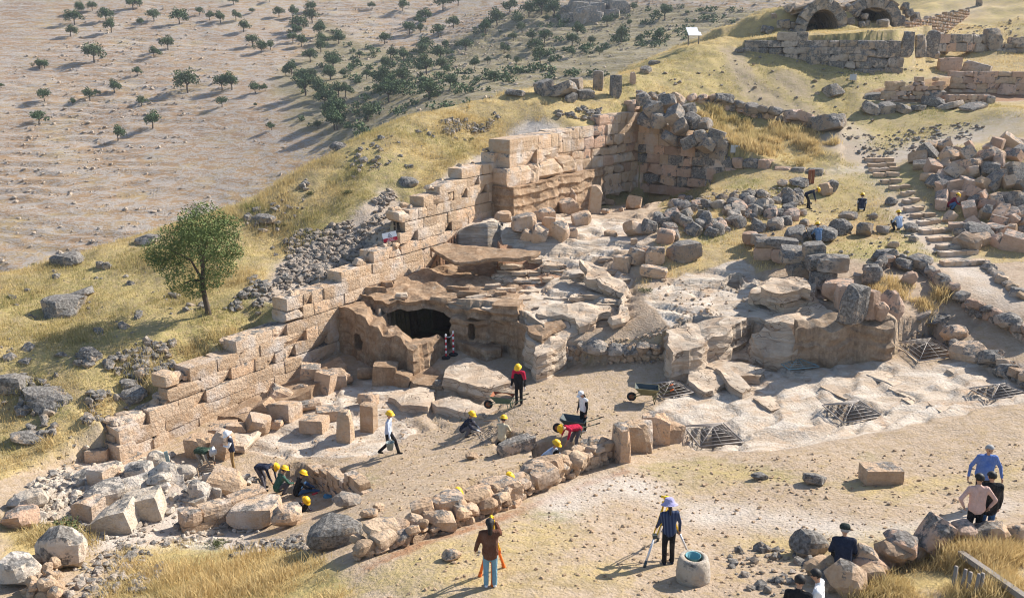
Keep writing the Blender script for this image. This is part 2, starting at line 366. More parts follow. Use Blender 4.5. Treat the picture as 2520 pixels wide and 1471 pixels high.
# (the wall's broken top is read off the photograph, see WALL_TOPS)
def onwall(u, v, off=0.0):
    a, yd, w = ray(u, v); o = WA + WN * off
    det = WD.x * (-yd) + a * WD.y; s = (-o.x * (-yd) + a * (-o.y)) / det
    return s, CAMZ + w * ((o.y + WD.y * s) / yd)
WALL_TOPS = [(285,1057,420,997),(420,945,472,936),(475,922,562,903),(562,856,690,824),(703,781,735,772),(726,738,834,714),(836,672,928,648),(930,615,982,606),
        (984,526,1040,512),(1040,505,1075,495),(1075,470,1142,456),(1142,426,1217,410),(1206,376,1262,372)]
prof = []
for u0, v0, u1, v1 in WALL_TOPS:
    s0, z0 = onwall(u0, v0); s1, z1 = onwall(u1, v1); prof.append((s0, s1, z0, z1))
pr_s = np.array([q for p in prof for q in (p[0], max(p[1], p[0] + .05))]); pr_z = np.array([q for p in prof for q in (p[2], p[3])])
o_ = np.argsort(pr_s); wt = np.interp(ss, pr_s[o_], pr_z[o_]) - .42
wgt = np.clip(1 - dd / 3.0, 0, 1) ** 1.5 * ((ss > -.3) & (ss < 27) & (dd > -.05) & ~isE)
ZZ = ZZ * (1 - wgt) + wt * wgt
def bump_at(u, v, z, r, h, sq=1.0):
    global ZZ
    p = atz(u, v, z); ZZ = ZZ + h * np.exp(-(((XX - p[0]) / r) ** 2 + ((YY - p[1]) / (r * sq)) ** 2))
bump_at(2420, 470, 6.2, 3.6, 1.3); bump_at(2490, 400, 7.0, 3.0, .8); bump_at(1700, 545, 5.4, 2.2, .5, .6); bump_at(1830, 520, 5.6, 2.2, .5, .6)
bump_at(450, 1220, .0, 1.6, .9); bump_at(290, 1200, .0, 1.8, .6); bump_at(2430, 1400, 4.2, 2.0, .1)
def blur0(m, k):
    for _ in range(k): m = (m + np.roll(m, 1, 0) + np.roll(m, -1, 0) + np.roll(m, 1, 1) + np.roll(m, -1, 1)) / 5
    return m
def zat(x, y, G=None):
    G = ZZ if G is None else G
    x = np.asarray(x, float); y = np.asarray(y, float)
    i = np.clip(np.searchsorted(GX, x) - 1, 0, len(GX) - 2); j = np.clip(np.searchsorted(GY, y) - 1, 0, len(GY) - 2)
    fx = np.clip((x - GX[i]) / (GX[i + 1] - GX[i]), 0, 1); fy = np.clip((y - GY[j]) / (GY[j + 1] - GY[j]), 0, 1)
    return (G[i, j] * (1 - fx) + G[i + 1, j] * fx) * (1 - fy) + (G[i, j + 1] * (1 - fx) + G[i + 1, j + 1] * fx) * fy
def zg(x, y): return float(zat(np.array([x]), np.array([y]))[0])
TT = np.concatenate([np.arange(12, 70, .06), np.arange(70, 140, .15)])
def hit(u, v, G=None):
    """the place on the ground seen at (u, v)"""
    a, yd, w = ray(u, v); t = TT / yd
    h = CAMZ + w * t - zat(a * t, TT, G)
    k = np.argmax(h < 0) if (h < 0).any() else len(TT) - 1
    Y = TT[k]
    if k > 0:
        f = h[k - 1] / (h[k - 1] - h[k] + 1e-9); Y = TT[k - 1] + f * (TT[k] - TT[k - 1])
    t = Y / yd
    return Vector((a * t, Y, CAMZ + w * t))
# bedding of the bare rock: the ground breaks into ledges
def terr(z, x, y, st, w0, f0, seed, e=.15):
    w = z + w0 * fbm(x * f0, y * f0, seed, 3); k = np.floor(w / st); f = w / st - k
    return z + (k + np.clip((f - 1 + e) / e, 0, 1)) * st - w + .0
for pts, st in (([(850,800),(960,730),(1060,690),(1130,640),(1430,615),(1560,640),(1560,760),(1400,830),(1330,860),(1100,770)], .28), ([(1590,740),(1660,680),(1830,640),(1890,680),(2010,690),(2090,790),(1900,800),(1640,875)], .27),
                ([(1690,885),(1870,868),(2190,885),(2250,905),(2400,890),(2520,890),(2520,990),(2300,1030),(2180,1060),(1960,1100),(1830,1110),(1690,1105),(1610,1000),(1700,930)], .20),
                ([(560,1040),(880,930),(1060,950),(1200,940),(1280,1000),(1020,1060),(940,1110),(700,1130),(600,1110)], .22), ([(1100,600),(1250,520),(1560,500),(1640,480),(1600,640),(1430,640)], .30)):
    mk = blur0(inside([tuple(hit(u_, v_)[:2]) for u_, v_ in pts], XX + .4 * vnoise(XX * .9, YY * .9, 51), YY + .4 * vnoise(XX * .9, YY * .9, 52)).astype(float), 2)
    keepz = np.abs(np.gradient(ZZ, axis=0)) + np.abs(np.gradient(ZZ, axis=1)) < .6
    tz = terr(ZZ, XX, YY, st, st * 1.1, .45, 53); tz = tz + .5 * (terr(tz, XX, YY, st * .36, st * .5, 1.1, 54) - tz)
    ZZ = np.where(keepz, ZZ * (1 - mk) + tz * mk, ZZ)
# relief
nrm = fbm(XX * .35, YY * .35, 11, 5); fine = fbm(XX * 1.6, YY * 1.6, 21, 4)
amp = np.where(isE, .06, .30) * (1 - .8 * wgt)
ZZ = ZZ + amp * nrm * np.clip((YY - 12) / 10, .3, 1) + np.where(isE, .035, .07) * fine
ZZ[YY > 88] += (.5 * nrm)[YY > 88]

def hp(*pts): return [tuple(hit(u, v)[:2]) for u, v in pts]

# ---- what lies on the ground: grass, bare rock, green growth, red earth, white spoil, dark damp earth
def blur(m, k):
    for _ in range(k):
        m = (m + np.roll(m, 1, 0) + np.roll(m, -1, 0) + np.roll(m, 1, 1) + np.roll(m, -1, 1)) / 5
    return m
CH = {k: np.zeros_like(XX) for k in ('grass', 'rock', 'green', 'red', 'pale', 'dark', 'path')}
n1, n2 = fbm(XX * .6, YY * .6, 31, 4), fbm(XX * .6, YY * .6, 41, 4)
CH['grass'][~isE] = .85
CH['grass'][isE & isU & (YY > 44)] = .75
CH['grass'][isE & ~isU] = .18
def paint(ch, pts, val=1.0, soft=2, wob=.5):
    m = inside(hp(*pts), XX + wob * n1, YY + wob * n2)
    m = blur(m.astype(float), soft); CH[ch] = CH[ch] * (1 - m) + val * m
for pts in ([(560,1040),(880,930),(1060,950),(1000,1010),(1020,1060),(940,1120),(700,1130),(600,1110)],
            [(850,800),(960,730),(1060,690),(1430,635),(1560,690),(1550,760),(1330,860),(1100,770)],
            [(1590,720),(1700,670),(1830,640),(1890,700),(2010,690),(2070,790),(1900,790),(1640,875)],
            [(1690,885),(1870,868),(2190,885),(2250,905),(2400,890),(2520,890),(2520,990),(2300,1030),(2180,1060),(1960,1100),(1830,1110),(1690,1105),(1610,1000),(1700,930)],
            [(1240,520),(1560,540),(1600,600),(1420,640),(1100,600)]):
    paint('rock', pts, .95, 3, .5); paint('grass', pts, 0, 3, .5)
paint('grass', [(1230,520),(1560,500),(1640,480),(1600,640),(1560,780),(1420,900),(1100,760),(860,800),(1060,680)], .03, 2)
paint('grass', [(1400,850),(1640,800),(1640,880),(1440,900)], .35, 3)
paint('grass', [(1560,640),(1640,640),(1600,720),(1560,720)], .3, 3)
paint('red', [(1040,600),(1130,600),(1300,640),(1400,680),(1250,720),(1050,700)], .9, 3)
paint('red', [(850,760),(1000,690),(1250,720),(1200,760),(1000,750),(880,790)], .55, 4)
paint('red', [(1780,560),(2230,520),(2260,590),(1950,620)], .45, 4, .8)
paint('red', [(640,1130),(860,1130),(880,1210),(720,1260),(640,1220)], .35, 3)
paint('red', [(860,1400),(1540,1140),(1560,1160),(900,1420)], .55, 3, .2)
for pts in ([(1040,480),(1100,430),(1200,380),(1230,410),(1140,460),(1060,520)], [(1240,340),(1290,305),(1390,320),(1400,345)],
            [(400,1300),(430,1190),(520,1140),(560,1180),(500,1290),(560,1320),(400,1345)], [(90,1280),(130,1170),(200,1140),(210,1270)],
            [(180,1300),(400,1260),(380,1330),(120,1350)], [(930,620),(980,560),(1020,520),(1010,600)]):
    paint('pale', pts, .85, 4, .4); paint('grass', pts, .0, 4, .4)
paint('pale', [(60,1290),(130,1150),(260,1110),(420,1120),(600,1180),(640,1300),(560,1345),(150,1350)], .6, 6, .6); paint('grass', [(90,1280),(130,1160),(260,1110),(420,1120),(600,1180),(640,1300),(560,1340),(200,1320)], .05, 6, .6)
paint('red', [(2130,236),(2200,212),(2300,190),(2345,190),(2530,208),(2530,248),(2340,256),(2200,252)], .8, 2, .3); paint('grass', [(2120,240),(2200,208),(2300,186),(2345,186),(2530,204),(2530,250),(2340,258),(2200,255)], .0, 2, .3)
for pts in ([(640,760),(700,640),(820,560),(960,460),(1010,510),(985,590),(930,640),(840,700),(740,770)], [(290,1070),(420,960),(560,850),(700,760),(840,670),(960,580),(1080,450),(1230,360),(1230,415),(1090,490),(990,560),(985,610),(850,700),(740,780),(580,870),(430,1000),(300,1080)]):
    paint('grass', pts, .12, 5, .7); paint('pale', pts, .42, 6, .8)
paint('green', [(1560,190),(1700,120),(2100,150),(2400,190),(2520,300),(2200,380),(2060,330),(1700,240)], .42, 10, 1.2); paint('green', [(2000,380),(2200,420),(2240,480),(2000,470)], .4, 6)
paint('green', [(0,680),(350,600),(600,520),(640,640),(400,820),(0,960)], .38, 10, 1.5); paint('green', [(1880,560),(2260,600),(2300,640),(2060,640)], .4, 6)
# trodden paths
for pts in ([(1770,120),(1830,120),(1850,190),(1960,250),(2110,310),(2140,380),(2080,400),(1960,300),(1820,230)], [(1930,170),(2000,230),(1960,240),(1900,190)]):
    paint('path', pts, .8, 8, .8); paint('grass', pts, .2, 8, .8)
for pts in ([(2520,268),(2520,303),(2380,355),(2200,405),(2130,425),(2020,445),(2060,410),(2200,368)], [(2210,85),(2300,50),(2400,5),(2440,5),(2330,55),(2230,95)], [(2060,300),(2130,330),(2150,390),(2080,400),(2050,350)], [(2200,470),(2160,400),(2130,400),(2150,450),(2230,560),(2330,660),(2450,740),(2520,800),(2520,740),(2410,650),(2290,540)],
            [(1300,1230),(1460,1160),(1600,1190),(1900,1250),(2200,1290),(2520,1220),(2520,1260),(2250,1330),(1800,1290),(1500,1230),(1330,1290)]):
    paint('pale', pts, .55, 12, .9); paint('grass', pts, .15, 14, 1.0)
# sunburnt turf of the front terrace
for pts in ([(900,1471),(1000,1350),(1250,1280),(1420,1300),(1330,1380),(1400,1471)], [(1880,1310),(2240,1290),(2300,1350),(2010,1390),(1800,1340)],
            [(2000,1200),(2300,1180),(2520,1130),(2520,1200),(2200,1230)], [(1560,1150),(1760,1130),(2000,1180),(1700,1210)], [(1350,1400),(1580,1380),(1600,1471),(1300,1471)]):
    paint('grass', pts, .62, 8, .9)
for pts in ([(0,1290),(90,1290),(200,1330),(220,1400),(0,1400)], [(300,1350),(480,1330),(760,1360),(900,1471),(250,1471)], [(2080,1450),(2320,1365),(2420,1355),(2520,1350),(2520,1471),(2100,1471)]):
    paint('grass', pts, 1.0, 3, .4)
for pts in ([(590,510),(650,500),(660,530),(600,535)], [(1250,1250),(1400,1240),(1440,1255),(1300,1290)], [(1620,1140),(1720,1150),(1700,1170)], [(2120,1120),(2180,1130),(2150,1160)],
            [(1690,570),(1790,560),(1770,600),(1700,600)], [(2080,620),(2170,610),(2160,650),(2100,650)], [(2090,430),(2170,430),(2140,450)], [(2170,400),(2250,420),(2240,470),(2190,430)],
            [(1950,145),(2120,150),(2250,140),(2240,160),(2000,165)], [(2210,285),(2330,270),(2350,290),(2230,300)], [(2110,680),(2200,690),(2180,720),(2120,700)],
            [(850,1190),(940,1170),(930,1200),(860,1210)], [(1780,440),(1890,440),(1850,470),(1790,465)], [(2040,170),(2350,190),(2300,215),(2100,205)], [(1000,1280),(1120,1230),(1130,1260)],
            [(1640,470),(1720,480),(1700,510),(1650,495)], [(0,1040),(60,1080),(30,1130),(0,1130)], [(0,960),(120,950),(200,1000),(120,1040)], [(60,930),(130,900),(110,950)]):
    paint('green', pts, .75, 5, .8)
CH['green'] = np.maximum(CH['green'], np.where(CH['grass'] > .3, .55 * np.clip(fbm(XX * .22, YY * .22, 55, 3) * 2.2, 0, 1), 0))

ni, nj = XX.shape
idx = np.arange(ni * nj).reshape(ni, nj)
quads = np.stack([idx[:-1, :-1], idx[1:, :-1], idx[1:, 1:], idx[:-1, 1:]], -1).reshape(-1, 4)
# hold only the strip of ground that the view and a step beside it can reach
cx = XX[:-1, :-1].ravel(); cy = YY[:-1, :-1].ravel()
keep = np.abs(cx) < cy * .70 + 9
quads = quads[keep]
me = npmesh('ground', np.stack([XX, YY, ZZ], -1).reshape(-1, 3), quads, True)
for nm, ks in (('mA', ('grass', 'rock', 'green')), ('mB', ('red', 'pale', 'path'))):
    at = me.attributes.new(nm, 'FLOAT_COLOR', 'POINT')
    arr = np.stack([CH[k].ravel() for k in ks] + [np.ones(ni * nj)], -1).astype(np.float32); at.data.foreach_set('color', arr.ravel())
b = NB('site_ground')
sa = b.n('ShaderNodeSeparateColor'); b.l(b.attr('mA').outputs['Color'], sa.inputs[0]); sb = b.n('ShaderNodeSeparateColor'); b.l(b.attr('mB').outputs['Color'], sb.inputs[0])
gr, rk, gn = sa.outputs; rd, pl, pt = sb.outputs
nA, nB, nC = b.noise(.7, 6, .65), b.noise(3.5, 6, .7), b.noise(16, 4, .7)
dirt = b.mix(nA, (.33, .24, .165), (.47, .37, .27)); dirt = b.mix(b.ramp(nB, [(.42, 0), (.72, .8)]), dirt, (.26, .175, .11))
dirt = b.mix(b.ramp(nC, [(.58, 0), (.75, .6)]), dirt, (.54, .46, .37))
def edge(mask, amt=.9, lo=.35, hi=.6):   # break the edge of a patch with noise
    return b.ramp(b.math('ADD', mask, b.math('MULTIPLY', b.math('SUBTRACT', nB, .5), amt)), [(lo, 0), (hi, 1)])
gcol = b.mix(nB, (.37, .265, .10), (.52, .40, .185)); gcol = b.mix(b.ramp(nA, [(.44, 0), (.62, .8)]), gcol, (.25, .195, .10)); gcol = b.mix(b.ramp(nC, [(.5, 0), (.8, .7)]), gcol, (.26, .20, .11))
col = b.mix(edge(gr, 1.5, .12, .95), dirt, gcol)
st = b.noise(1.0, 6, .7, stretch=(.55, .9, 5.0), dist=.8)
rock = b.mix(b.ramp(st, [(.38, 0), (.62, 1)]), (.40, .31, .225), (.56, .485, .40)); rock = b.mix(b.ramp(nB, [(.55, 0), (.75, .8)]), rock, (.27, .215, .16))
rock = b.mix(b.ramp(b.noise(.9, 6, .75), [(.52, 0), (.66, .7)]), rock, (.42, .28, .175))
col = b.mix(edge(rk, .7), col, rock)
col = b.mix(b.math('MULTIPLY', edge(rd, .8), .85), col, b.mix(nB, (.20, .095, .052), (.36, .20, .115)))
soft = lambda mk, g: b.math('MULTIPLY', mk, b.ramp(nA, [(.32, .25 * g), (.62, g)]))
col = b.mix(soft(pl, 1.0), col, b.mix(nB, (.46, .41, .36), (.63, .585, .53)))
col = b.mix(soft(pt, .8), col, b.mix(nB, (.27, .20, .13), (.36, .28, .19)))
col = b.mix(b.math('MULTIPLY', gn, b.ramp(nB, [(.4, .1), (.65, .8)])), col, b.mix(nC, (.10, .13, .035), (.25, .25, .09)))
h = b.math('ADD', b.math('MULTIPLY', nB, .7), b.math('MULTIPLY', nC, .35))
nr = b.bump(h, .8, .12); nr = b.bump(b.math('MULTIPLY', st, rk), .8, .14, nr); nr = b.bump(b.vor(9), .35, .05, nr)
M['ground'] = b.done(col, .95, nr, .1)
ground = mesh_obj('ground', me, M['ground']); tag(ground, 'bare tan earth, trodden turf and rock of the hilltop', kind='structure')

# ================================================================== the hillside across the valley
HILL = tps(yp((0,640,150),(400,640,152),(800,420,182),(0,300,232),(400,330,226),(0,0,345),(400,0,345),(840,345,196),(700,200,258),(800,0,345),(900,330,188),(1000,200,240),(1100,120,285),
    (1300,200,204),(1300,0,325),(1600,100,238),(1600,0,290),(1900,60,245),(1900,0,275),(1450,60,272),(600,620,155),(1700,120,222),(1150,250,188),(1250,60,290)) +
    [(-150,480,85),(0,500,88),(150,480,80),(-190,120,-30),(0,110,-30),(110,140,5),(60,150,-2),(-260,300,20),(230,300,30)], .002)
HX = axis([(-330, -150, 3), (-150, 110, 1.0), (110, 300, 3)]); HY = axis([(92, 140, 2), (140, 350, 1.0), (350, 560, 4)])
hx, hy = np.meshgrid(HX, HY, indexing='ij')
hz0 = HILL(hx, hy) + 1.2 * fbm(hx * .03, hy * .03, 71, 4)
def terrace(z, x, y):
    w = z + 2.6 * fbm(x * .02, y * .02, 73, 3) + .9 * fbm(x * .11, y * .11, 74, 3); st = 1.3; k = np.floor(w / st); f = w / st - k
    return (k + np.clip((f - .72) / .28, 0, 1) ** 1.3 * .9 + f * .1) * st - w
tamt = np.clip(.55 + 1.1 * fbm(hx * .018, hy * .018, 75, 3), .05, 1)
hz = hz0 + .95 * tamt * terrace(hz0, hx, hy) + .28 * fbm(hx * .35, hy * .35, 77, 4)
hi = np.arange(hx.size).reshape(hx.shape)
hq = np.stack([hi[:-1, :-1], hi[1:, :-1], hi[1:, 1:], hi[:-1, 1:]], -1).reshape(-1, 4)
me = npmesh('hillside', np.stack([hx, hy, hz], -1).reshape(-1, 3), hq, True)
b = NB('far_hillside')
big = b.noise(.03, 5, .6); mid = b.noise(.22, 6, .7); fin = b.noise(1.1, 6, .8, stretch=(.6, .6, 2.2)); spk = b.noise(3.2, 5, .8, stretch=(.55, .55, 1.6))
# limestone breaks out along the bedding, i.e. at steady heights
bed = b.noise(1.0, 7, .75, stretch=(.13, .13, 1.3), dist=2.0)
gu = b.attr('gully').outputs['Fac']
soil = b.mix(mid, (.37, .225, .125), (.46, .315, .175)); soil = b.mix(b.ramp(big, [(.42, 0), (.62, .7)]), soil, (.34, .215, .13))
soil = b.mix(b.ramp(b.noise(.09, 5, .6), [(.5, 0), (.68, .7)]), soil, (.50, .385, .20))
soil = b.mix(gu, soil, b.mix(mid, (.20, .155, .085), (.38, .32, .16)))
rockc = b.mix(spk, (.27, .235, .21), (.62, .545, .47))
f = b.math('ADD', b.math('MULTIPLY', bed, .55), b.math('ADD', b.math('MULTIPLY', fin, .35), b.math('MULTIPLY', spk, .25)))
rk2 = b.ramp(f, [(.545, 0), (.60, .92)])
col = b.mix(b.math('MULTIPLY', rk2, b.ramp(gu, [(0, 1), (1, .45)])), soil, rockc); col = b.mix(b.ramp(b.noise(2.0, 5, .85, stretch=(.6, .6, 2)), [(.57, 0), (.66, .7)]), col, (.17, .13, .10))
nr = b.bump(f, .75, 1.0); nr = b.bump(spk, .7, .5, nr)
M['hill'] = b.done(col, .95, nr, .05)
GUL = [(735,150),(700,220),(740,300),(800,340),(860,370),(1000,400),(1400,300),(1900,140),(1900,30),(1500,20),(1330,10),(1180,60),(1050,120),(930,130),(850,90),(770,60)]
hill = mesh_obj('hillside', me, M['hill']); tag(hill, 'dry stony hillside with rock ledges across the valley', kind='structure')
def hzat(x, y):
    x = np.asarray(x, float); y = np.asarray(y, float)
    i = np.clip(np.searchsorted(HX, x) - 1, 0, len(HX) - 2); j = np.clip(np.searchsorted(HY, y) - 1, 0, len(HY) - 2)
    fx = np.clip((x - HX[i]) / (HX[i + 1] - HX[i]), 0, 1); fy = np.clip((y - HY[j]) / (HY[j + 1] - HY[j]), 0, 1)
    return (hz[i, j] * (1 - fx) + hz[i + 1, j] * fx) * (1 - fy) + (hz[i, j + 1] * (1 - fx) + hz[i + 1, j + 1] * fx) * fy
TH = np.arange(130, 540, .5)
def hhit(u, v):
    a, yd, w = ray(u, v); t = TH / yd; h = CAMZ + w * t - hzat(a * t, TH)
    k = np.argmax(h < 0) if (h < 0).any() else len(TH) - 1
    return Vector((a * t[k], TH[k], float(hzat(a * t[k:k + 1], TH[k:k + 1])[0])))
gpoly = [tuple(hhit(u, v)[:2]) for u, v in GUL]
gm = blur(inside(gpoly, hx + 9 * fbm(hx * .03, hy * .03, 91, 3), hy + 9 * fbm(hx * .03, hy * .03, 92, 3)).astype(float), 10)
hill.data.attributes.new('gully', 'FLOAT', 'POINT').data.foreach_set('value', gm.ravel().astype(np.float32))
# ================================================================== stones: shared low-poly shapes
from mathutils import noise as mn
def rough(seed, p, amp, planes, cuts=3, fq=2.2, ph=(.42, .60)):
    """a block as a subdivided superellipsoid, roughened by noise and broken along a few planes"""
    r = random.Random(seed); bm = bmesh.new(); bmesh.ops.create_cube(bm, size=2)
    bmesh.ops.subdivide_edges(bm, edges=list(bm.edges), cuts=cuts, use_grid_fill=True); o = Vector((seed * 7.3, seed * 3.1, seed * 1.7)); cutp = []
    for _ in range(planes):
        d = Vector((r.gauss(0, 1), r.gauss(0, 1), r.gauss(.2, 1))).normalized(); cutp.append((d, r.uniform(*ph)))
    for v in bm.verts:
        c = v.co.copy(); n = (abs(c.x) ** p + abs(c.y) ** p + abs(c.z) ** p) ** (1 / p); c = c / n * .53
        for d, h in cutp:
            e = c.dot(d)
            if e > h: c -= d * (e - h)
        c += c.normalized() * amp * (mn.noise(c * fq + o) + .5 * mn.noise(c * fq * 2.7 + o)) + Vector([r.uniform(-1, 1) for _ in range(3)]) * amp * .18
        v.co = c
    bmesh.ops.triangulate(bm, faces=list(bm.faces))
    return bm_mesh('stone_shape', bm)
def hull_shape(seed, n=17, p=2.6):
    r = random.Random(seed); bm = bmesh.new()
    for _ in range(n):
        d = Vector([r.gauss(0, 1) for _ in range(3)]); d /= (abs(d.x) ** p + abs(d.y) ** p + abs(d.z) ** p) ** (1 / p)
        bm.verts.new(d * .52 * r.uniform(.86, 1.05))
    res = bmesh.ops.convex_hull(bm, input=bm.verts)
    bmesh.ops.delete(bm, geom=[g for g in res['geom_interior'] if isinstance(g, bmesh.types.BMVert)], context='VERTS')
    return bm_mesh('hull_shape', bm)
SH = {'ashlar': [rough(i, 22, .024, 1 if i % 3 == 0 else 0, 3, 2.0) for i in range(14)], 'worn': [rough(50 + i, 12, .040, 5, 3, ph=(.50, .66)) for i in range(16)], 'hull': [rough(100 + i, 4.0, .045, 11, 3, ph=(.36, .50)) for i in range(18)], 'pebble': [hull_shape(i) for i in range(10)]}
_mesh_cache = {}
def shape(kind, mat, i):
    key = (kind, mat, i % len(SH[kind]))
    if key not in _mesh_cache:
        m = SH[kind][key[2]].copy(); m.materials.clear(); m.materials.append(M[mat]); _mesh_cache[key] = m
    return _mesh_cache[key]
def stone(name, kind, mat, loc, size, rot=(0, 0, 0), parent=None, seed=None):
    o = bpy.data.objects.new(name, shape(kind, mat, rnd.randrange(99) if seed is None else seed))
    o.location = loc; o.scale = size; o.rotation_euler = rot
    return link(o, parent)
def rubble_cloud(name, pts, mat, sizes, flat=.7, kind='stuff', parent=None, label=None, seed=0, verts_per=None):
    """many small stones in one mesh"""
    r = np.random.default_rng(seed); pts = np.asarray(pts, float); n = len(pts)
    if n == 0: return None
    protos = []
    for k in range(6):
        m = SH['pebble'][k + 2]; V = np.array([v.co[:] for v in m.vertices]); Fc = np.array([p.vertices[:] for p in m.polygons]); protos.append((V, Fc))
    which = r.integers(0, 6, n); Vs, Fs, off = [], [], 0
    for k in range(6):
        sel = np.where(which == k)[0]; V, Fc = protos[k]; m = len(sel)
        if m == 0: continue
        a = r.uniform(0, 2 * np.pi, m); c, s = np.cos(a), np.sin(a); sz = np.asarray(sizes)[sel]
        sx, sy, sz_ = sz * r.uniform(.75, 1.35, m), sz * r.uniform(.65, 1.1, m), sz * flat * r.uniform(.6, 1.2, m)
        X = V[None, :, 0] * sx[:, None]; Y = V[None, :, 1] * sy[:, None]; Z = V[None, :, 2] * sz_[:, None]
        t = r.uniform(-.5, .5, m)[:, None]; X, Z = X * np.cos(t) - Z * np.sin(t), X * np.sin(t) + Z * np.cos(t)
        W = np.stack([X * c[:, None] - Y * s[:, None] + pts[sel, 0:1], X * s[:, None] + Y * c[:, None] + pts[sel, 1:2], Z + pts[sel, 2:3]], -1)
        Vs.append(W.reshape(-1, 3)); Fs.append((Fc[None] + (np.arange(m) * len(V))[:, None, None] + off).reshape(-1, 3)); off += m * len(V)
    me = npmesh(name, np.concatenate(Vs), np.concatenate(Fs)); o = mesh_obj(name, me, M[mat], parent)
    tag(o, label, kind=kind); return o

# ---- ledges and slabs of bedrock
def slab(name, pts, thick, mat='bedrock', step=.32, topn=.09, siden=.13, seed=0, parent=None, strata=.10, top=None):
    """prism of rock: broken outline, uneven top, stepped bedding on its sides. pts = places (x, y, z) round the top edge"""
    P = [Vector(p) for p in pts]; n = len(P)
    A = np.array([p[:] for p in P]); c, *_ = np.linalg.lstsq(np.c_[A[:, :2], np.ones(n)], A[:, 2], rcond=None)
    area = sum(P[i].x * P[(i + 1) % n].y - P[(i + 1) % n].x * P[i].y for i in range(n))
    if area < 0: P = P[::-1]
    ring = []
    for i in range(n):
        a, b_ = P[i], P[(i + 1) % n]; k = max(1, int((b_ - a).length / step))
        for j in range(k): ring.append(a.lerp(b_, j / k))
    m = len(ring); out = []
    for i in range(m):
        t = (ring[(i + 1) % m] - ring[i - 1]); nn = Vector((t.y, -t.x, 0)); nn = nn.normalized() if nn.length > 1e-6 else Vector((1, 0, 0)); out.append(nn)
    ring2 = [p + o * siden * (nz(p.x * 1.1, p.y * 1.1, 100 + seed) + .5 * nz(p.x * 3.1, p.y * 3.1, 120 + seed)) for p, o in zip(ring, out)]
    xs = [p.x for p in ring2]; ys = [p.y for p in ring2]; poly = [(p.x, p.y) for p in ring2]; inner = []
    gx = np.arange(min(xs), max(xs), step * 1.15); gy = np.arange(min(ys), max(ys), step * 1.15)
    if len(gx) and len(gy):
        QX, QY = np.meshgrid(gx, gy); QX = QX + step * .3 * vnoise(QX * 7, QY * 7, 5); QY = QY + step * .3 * vnoise(QX * 7, QY * 7, 6)
        ok = inside(poly, QX, QY); inner = list(zip(QX[ok], QY[ok]))
        R2 = np.array(poly); inner = [q for q in inner if ((R2 - q) ** 2).sum(1).min() > (step * .45) ** 2]
    co = [Vector(q) for q in poly] + [Vector(q) for q in inner]
    vs, _, fs, ov, _, _ = delaunay_2d_cdt(co, [(i, (i + 1) % m) for i in range(m)], [], 1, 1e-5)
    def zt(x, y): return c[0] * x + c[1] * y + c[2] if top is None else top(x, y)
    V = []
    ridx = {}
    for i, v in enumerate(vs):
        src = ov[i]; z = zt(v.x, v.y) + topn * (nz(v.x * .9, v.y * .9, 200 + seed) + .6 * nz(v.x * 2.3, v.y * 2.3, 210 + seed))
        for q in src:
            if q < m: ridx[q] = i
        V.append((v.x, v.y, z))
    Fc = [tuple(f) for f in fs]; lv = max(2, int(thick / .16)); prev = [ridx.get(i) for i in range(m)]
    if any(q is None for q in prev): prev = [q if q is not None else 0 for q in prev]
    zr = [V[q][2] for q in prev]
    for L in range(1, lv + 1):
        cur = []; s0 = strata * nz(L * 3.7 + seed * 1.3, seed * .7, 300) + (.05 * L * thick / lv)
        for i in range(m):
            p, o = ring2[i], out[i]
            d = s0 + .06 * nz(p.x * 2.2 + L * 5, p.y * 2.2, 310 + seed)
            cur.append(len(V)); V.append((p.x + o.x * d, p.y + o.y * d, zr[i] - thick * L / lv))
        for i in range(m):
            j = (i + 1) % m; Fc.append((prev[i], cur[i], cur[j])); Fc.append((prev[i], cur[j], prev[j]))
        prev = cur
    cb = len(V); V.append((sum(V[q][0] for q in prev) / m, sum(V[q][1] for q in prev) / m, sum(V[q][2] for q in prev) / m))
    for i in range(m): Fc.append((prev[i], cb, prev[(i + 1) % m]))
    me = pymesh(name, V, Fc); o = mesh_obj(name, me, M[mat], parent); return o
def carve(o, boxes):
    """cut openings into a rock object; boxes = (centre, half sizes, turn)"""
    for c, hs, rz in boxes:
        bm = bmesh.new(); bmesh.ops.create_icosphere(bm, subdivisions=2, radius=1)
        for v in bm.verts:
            q = v.co; n = (abs(q.x) ** 6 + abs(q.y) ** 6 + abs(q.z) ** 6) ** (1 / 6); v.co = Vector((q.x / n * hs[0], q.y / n * hs[1], q.z / n * hs[2]))
        k = bpy.data.objects.new('cut', bm_mesh('cut', bm)); COL.objects.link(k); k.location = c; k.rotation_euler[2] = rz
        md = o.modifiers.new('b', 'BOOLEAN'); md.object = k; md.operation = 'DIFFERENCE'; md.solver = 'EXACT'
        me = bpy.data.meshes.new_from_object(o.evaluated_get(bpy.context.evaluated_depsgraph_get())); o.modifiers.clear()
        if len(me.polygons) > 20: o.data = me
        bpy.data.objects.remove(k)
def ledge(pts, thick, mat='bedrock', label=None, **k):
    o = slab('bedrock_ledge', pts, thick, mat, **k); tag(o, label, kind='structure'); return o

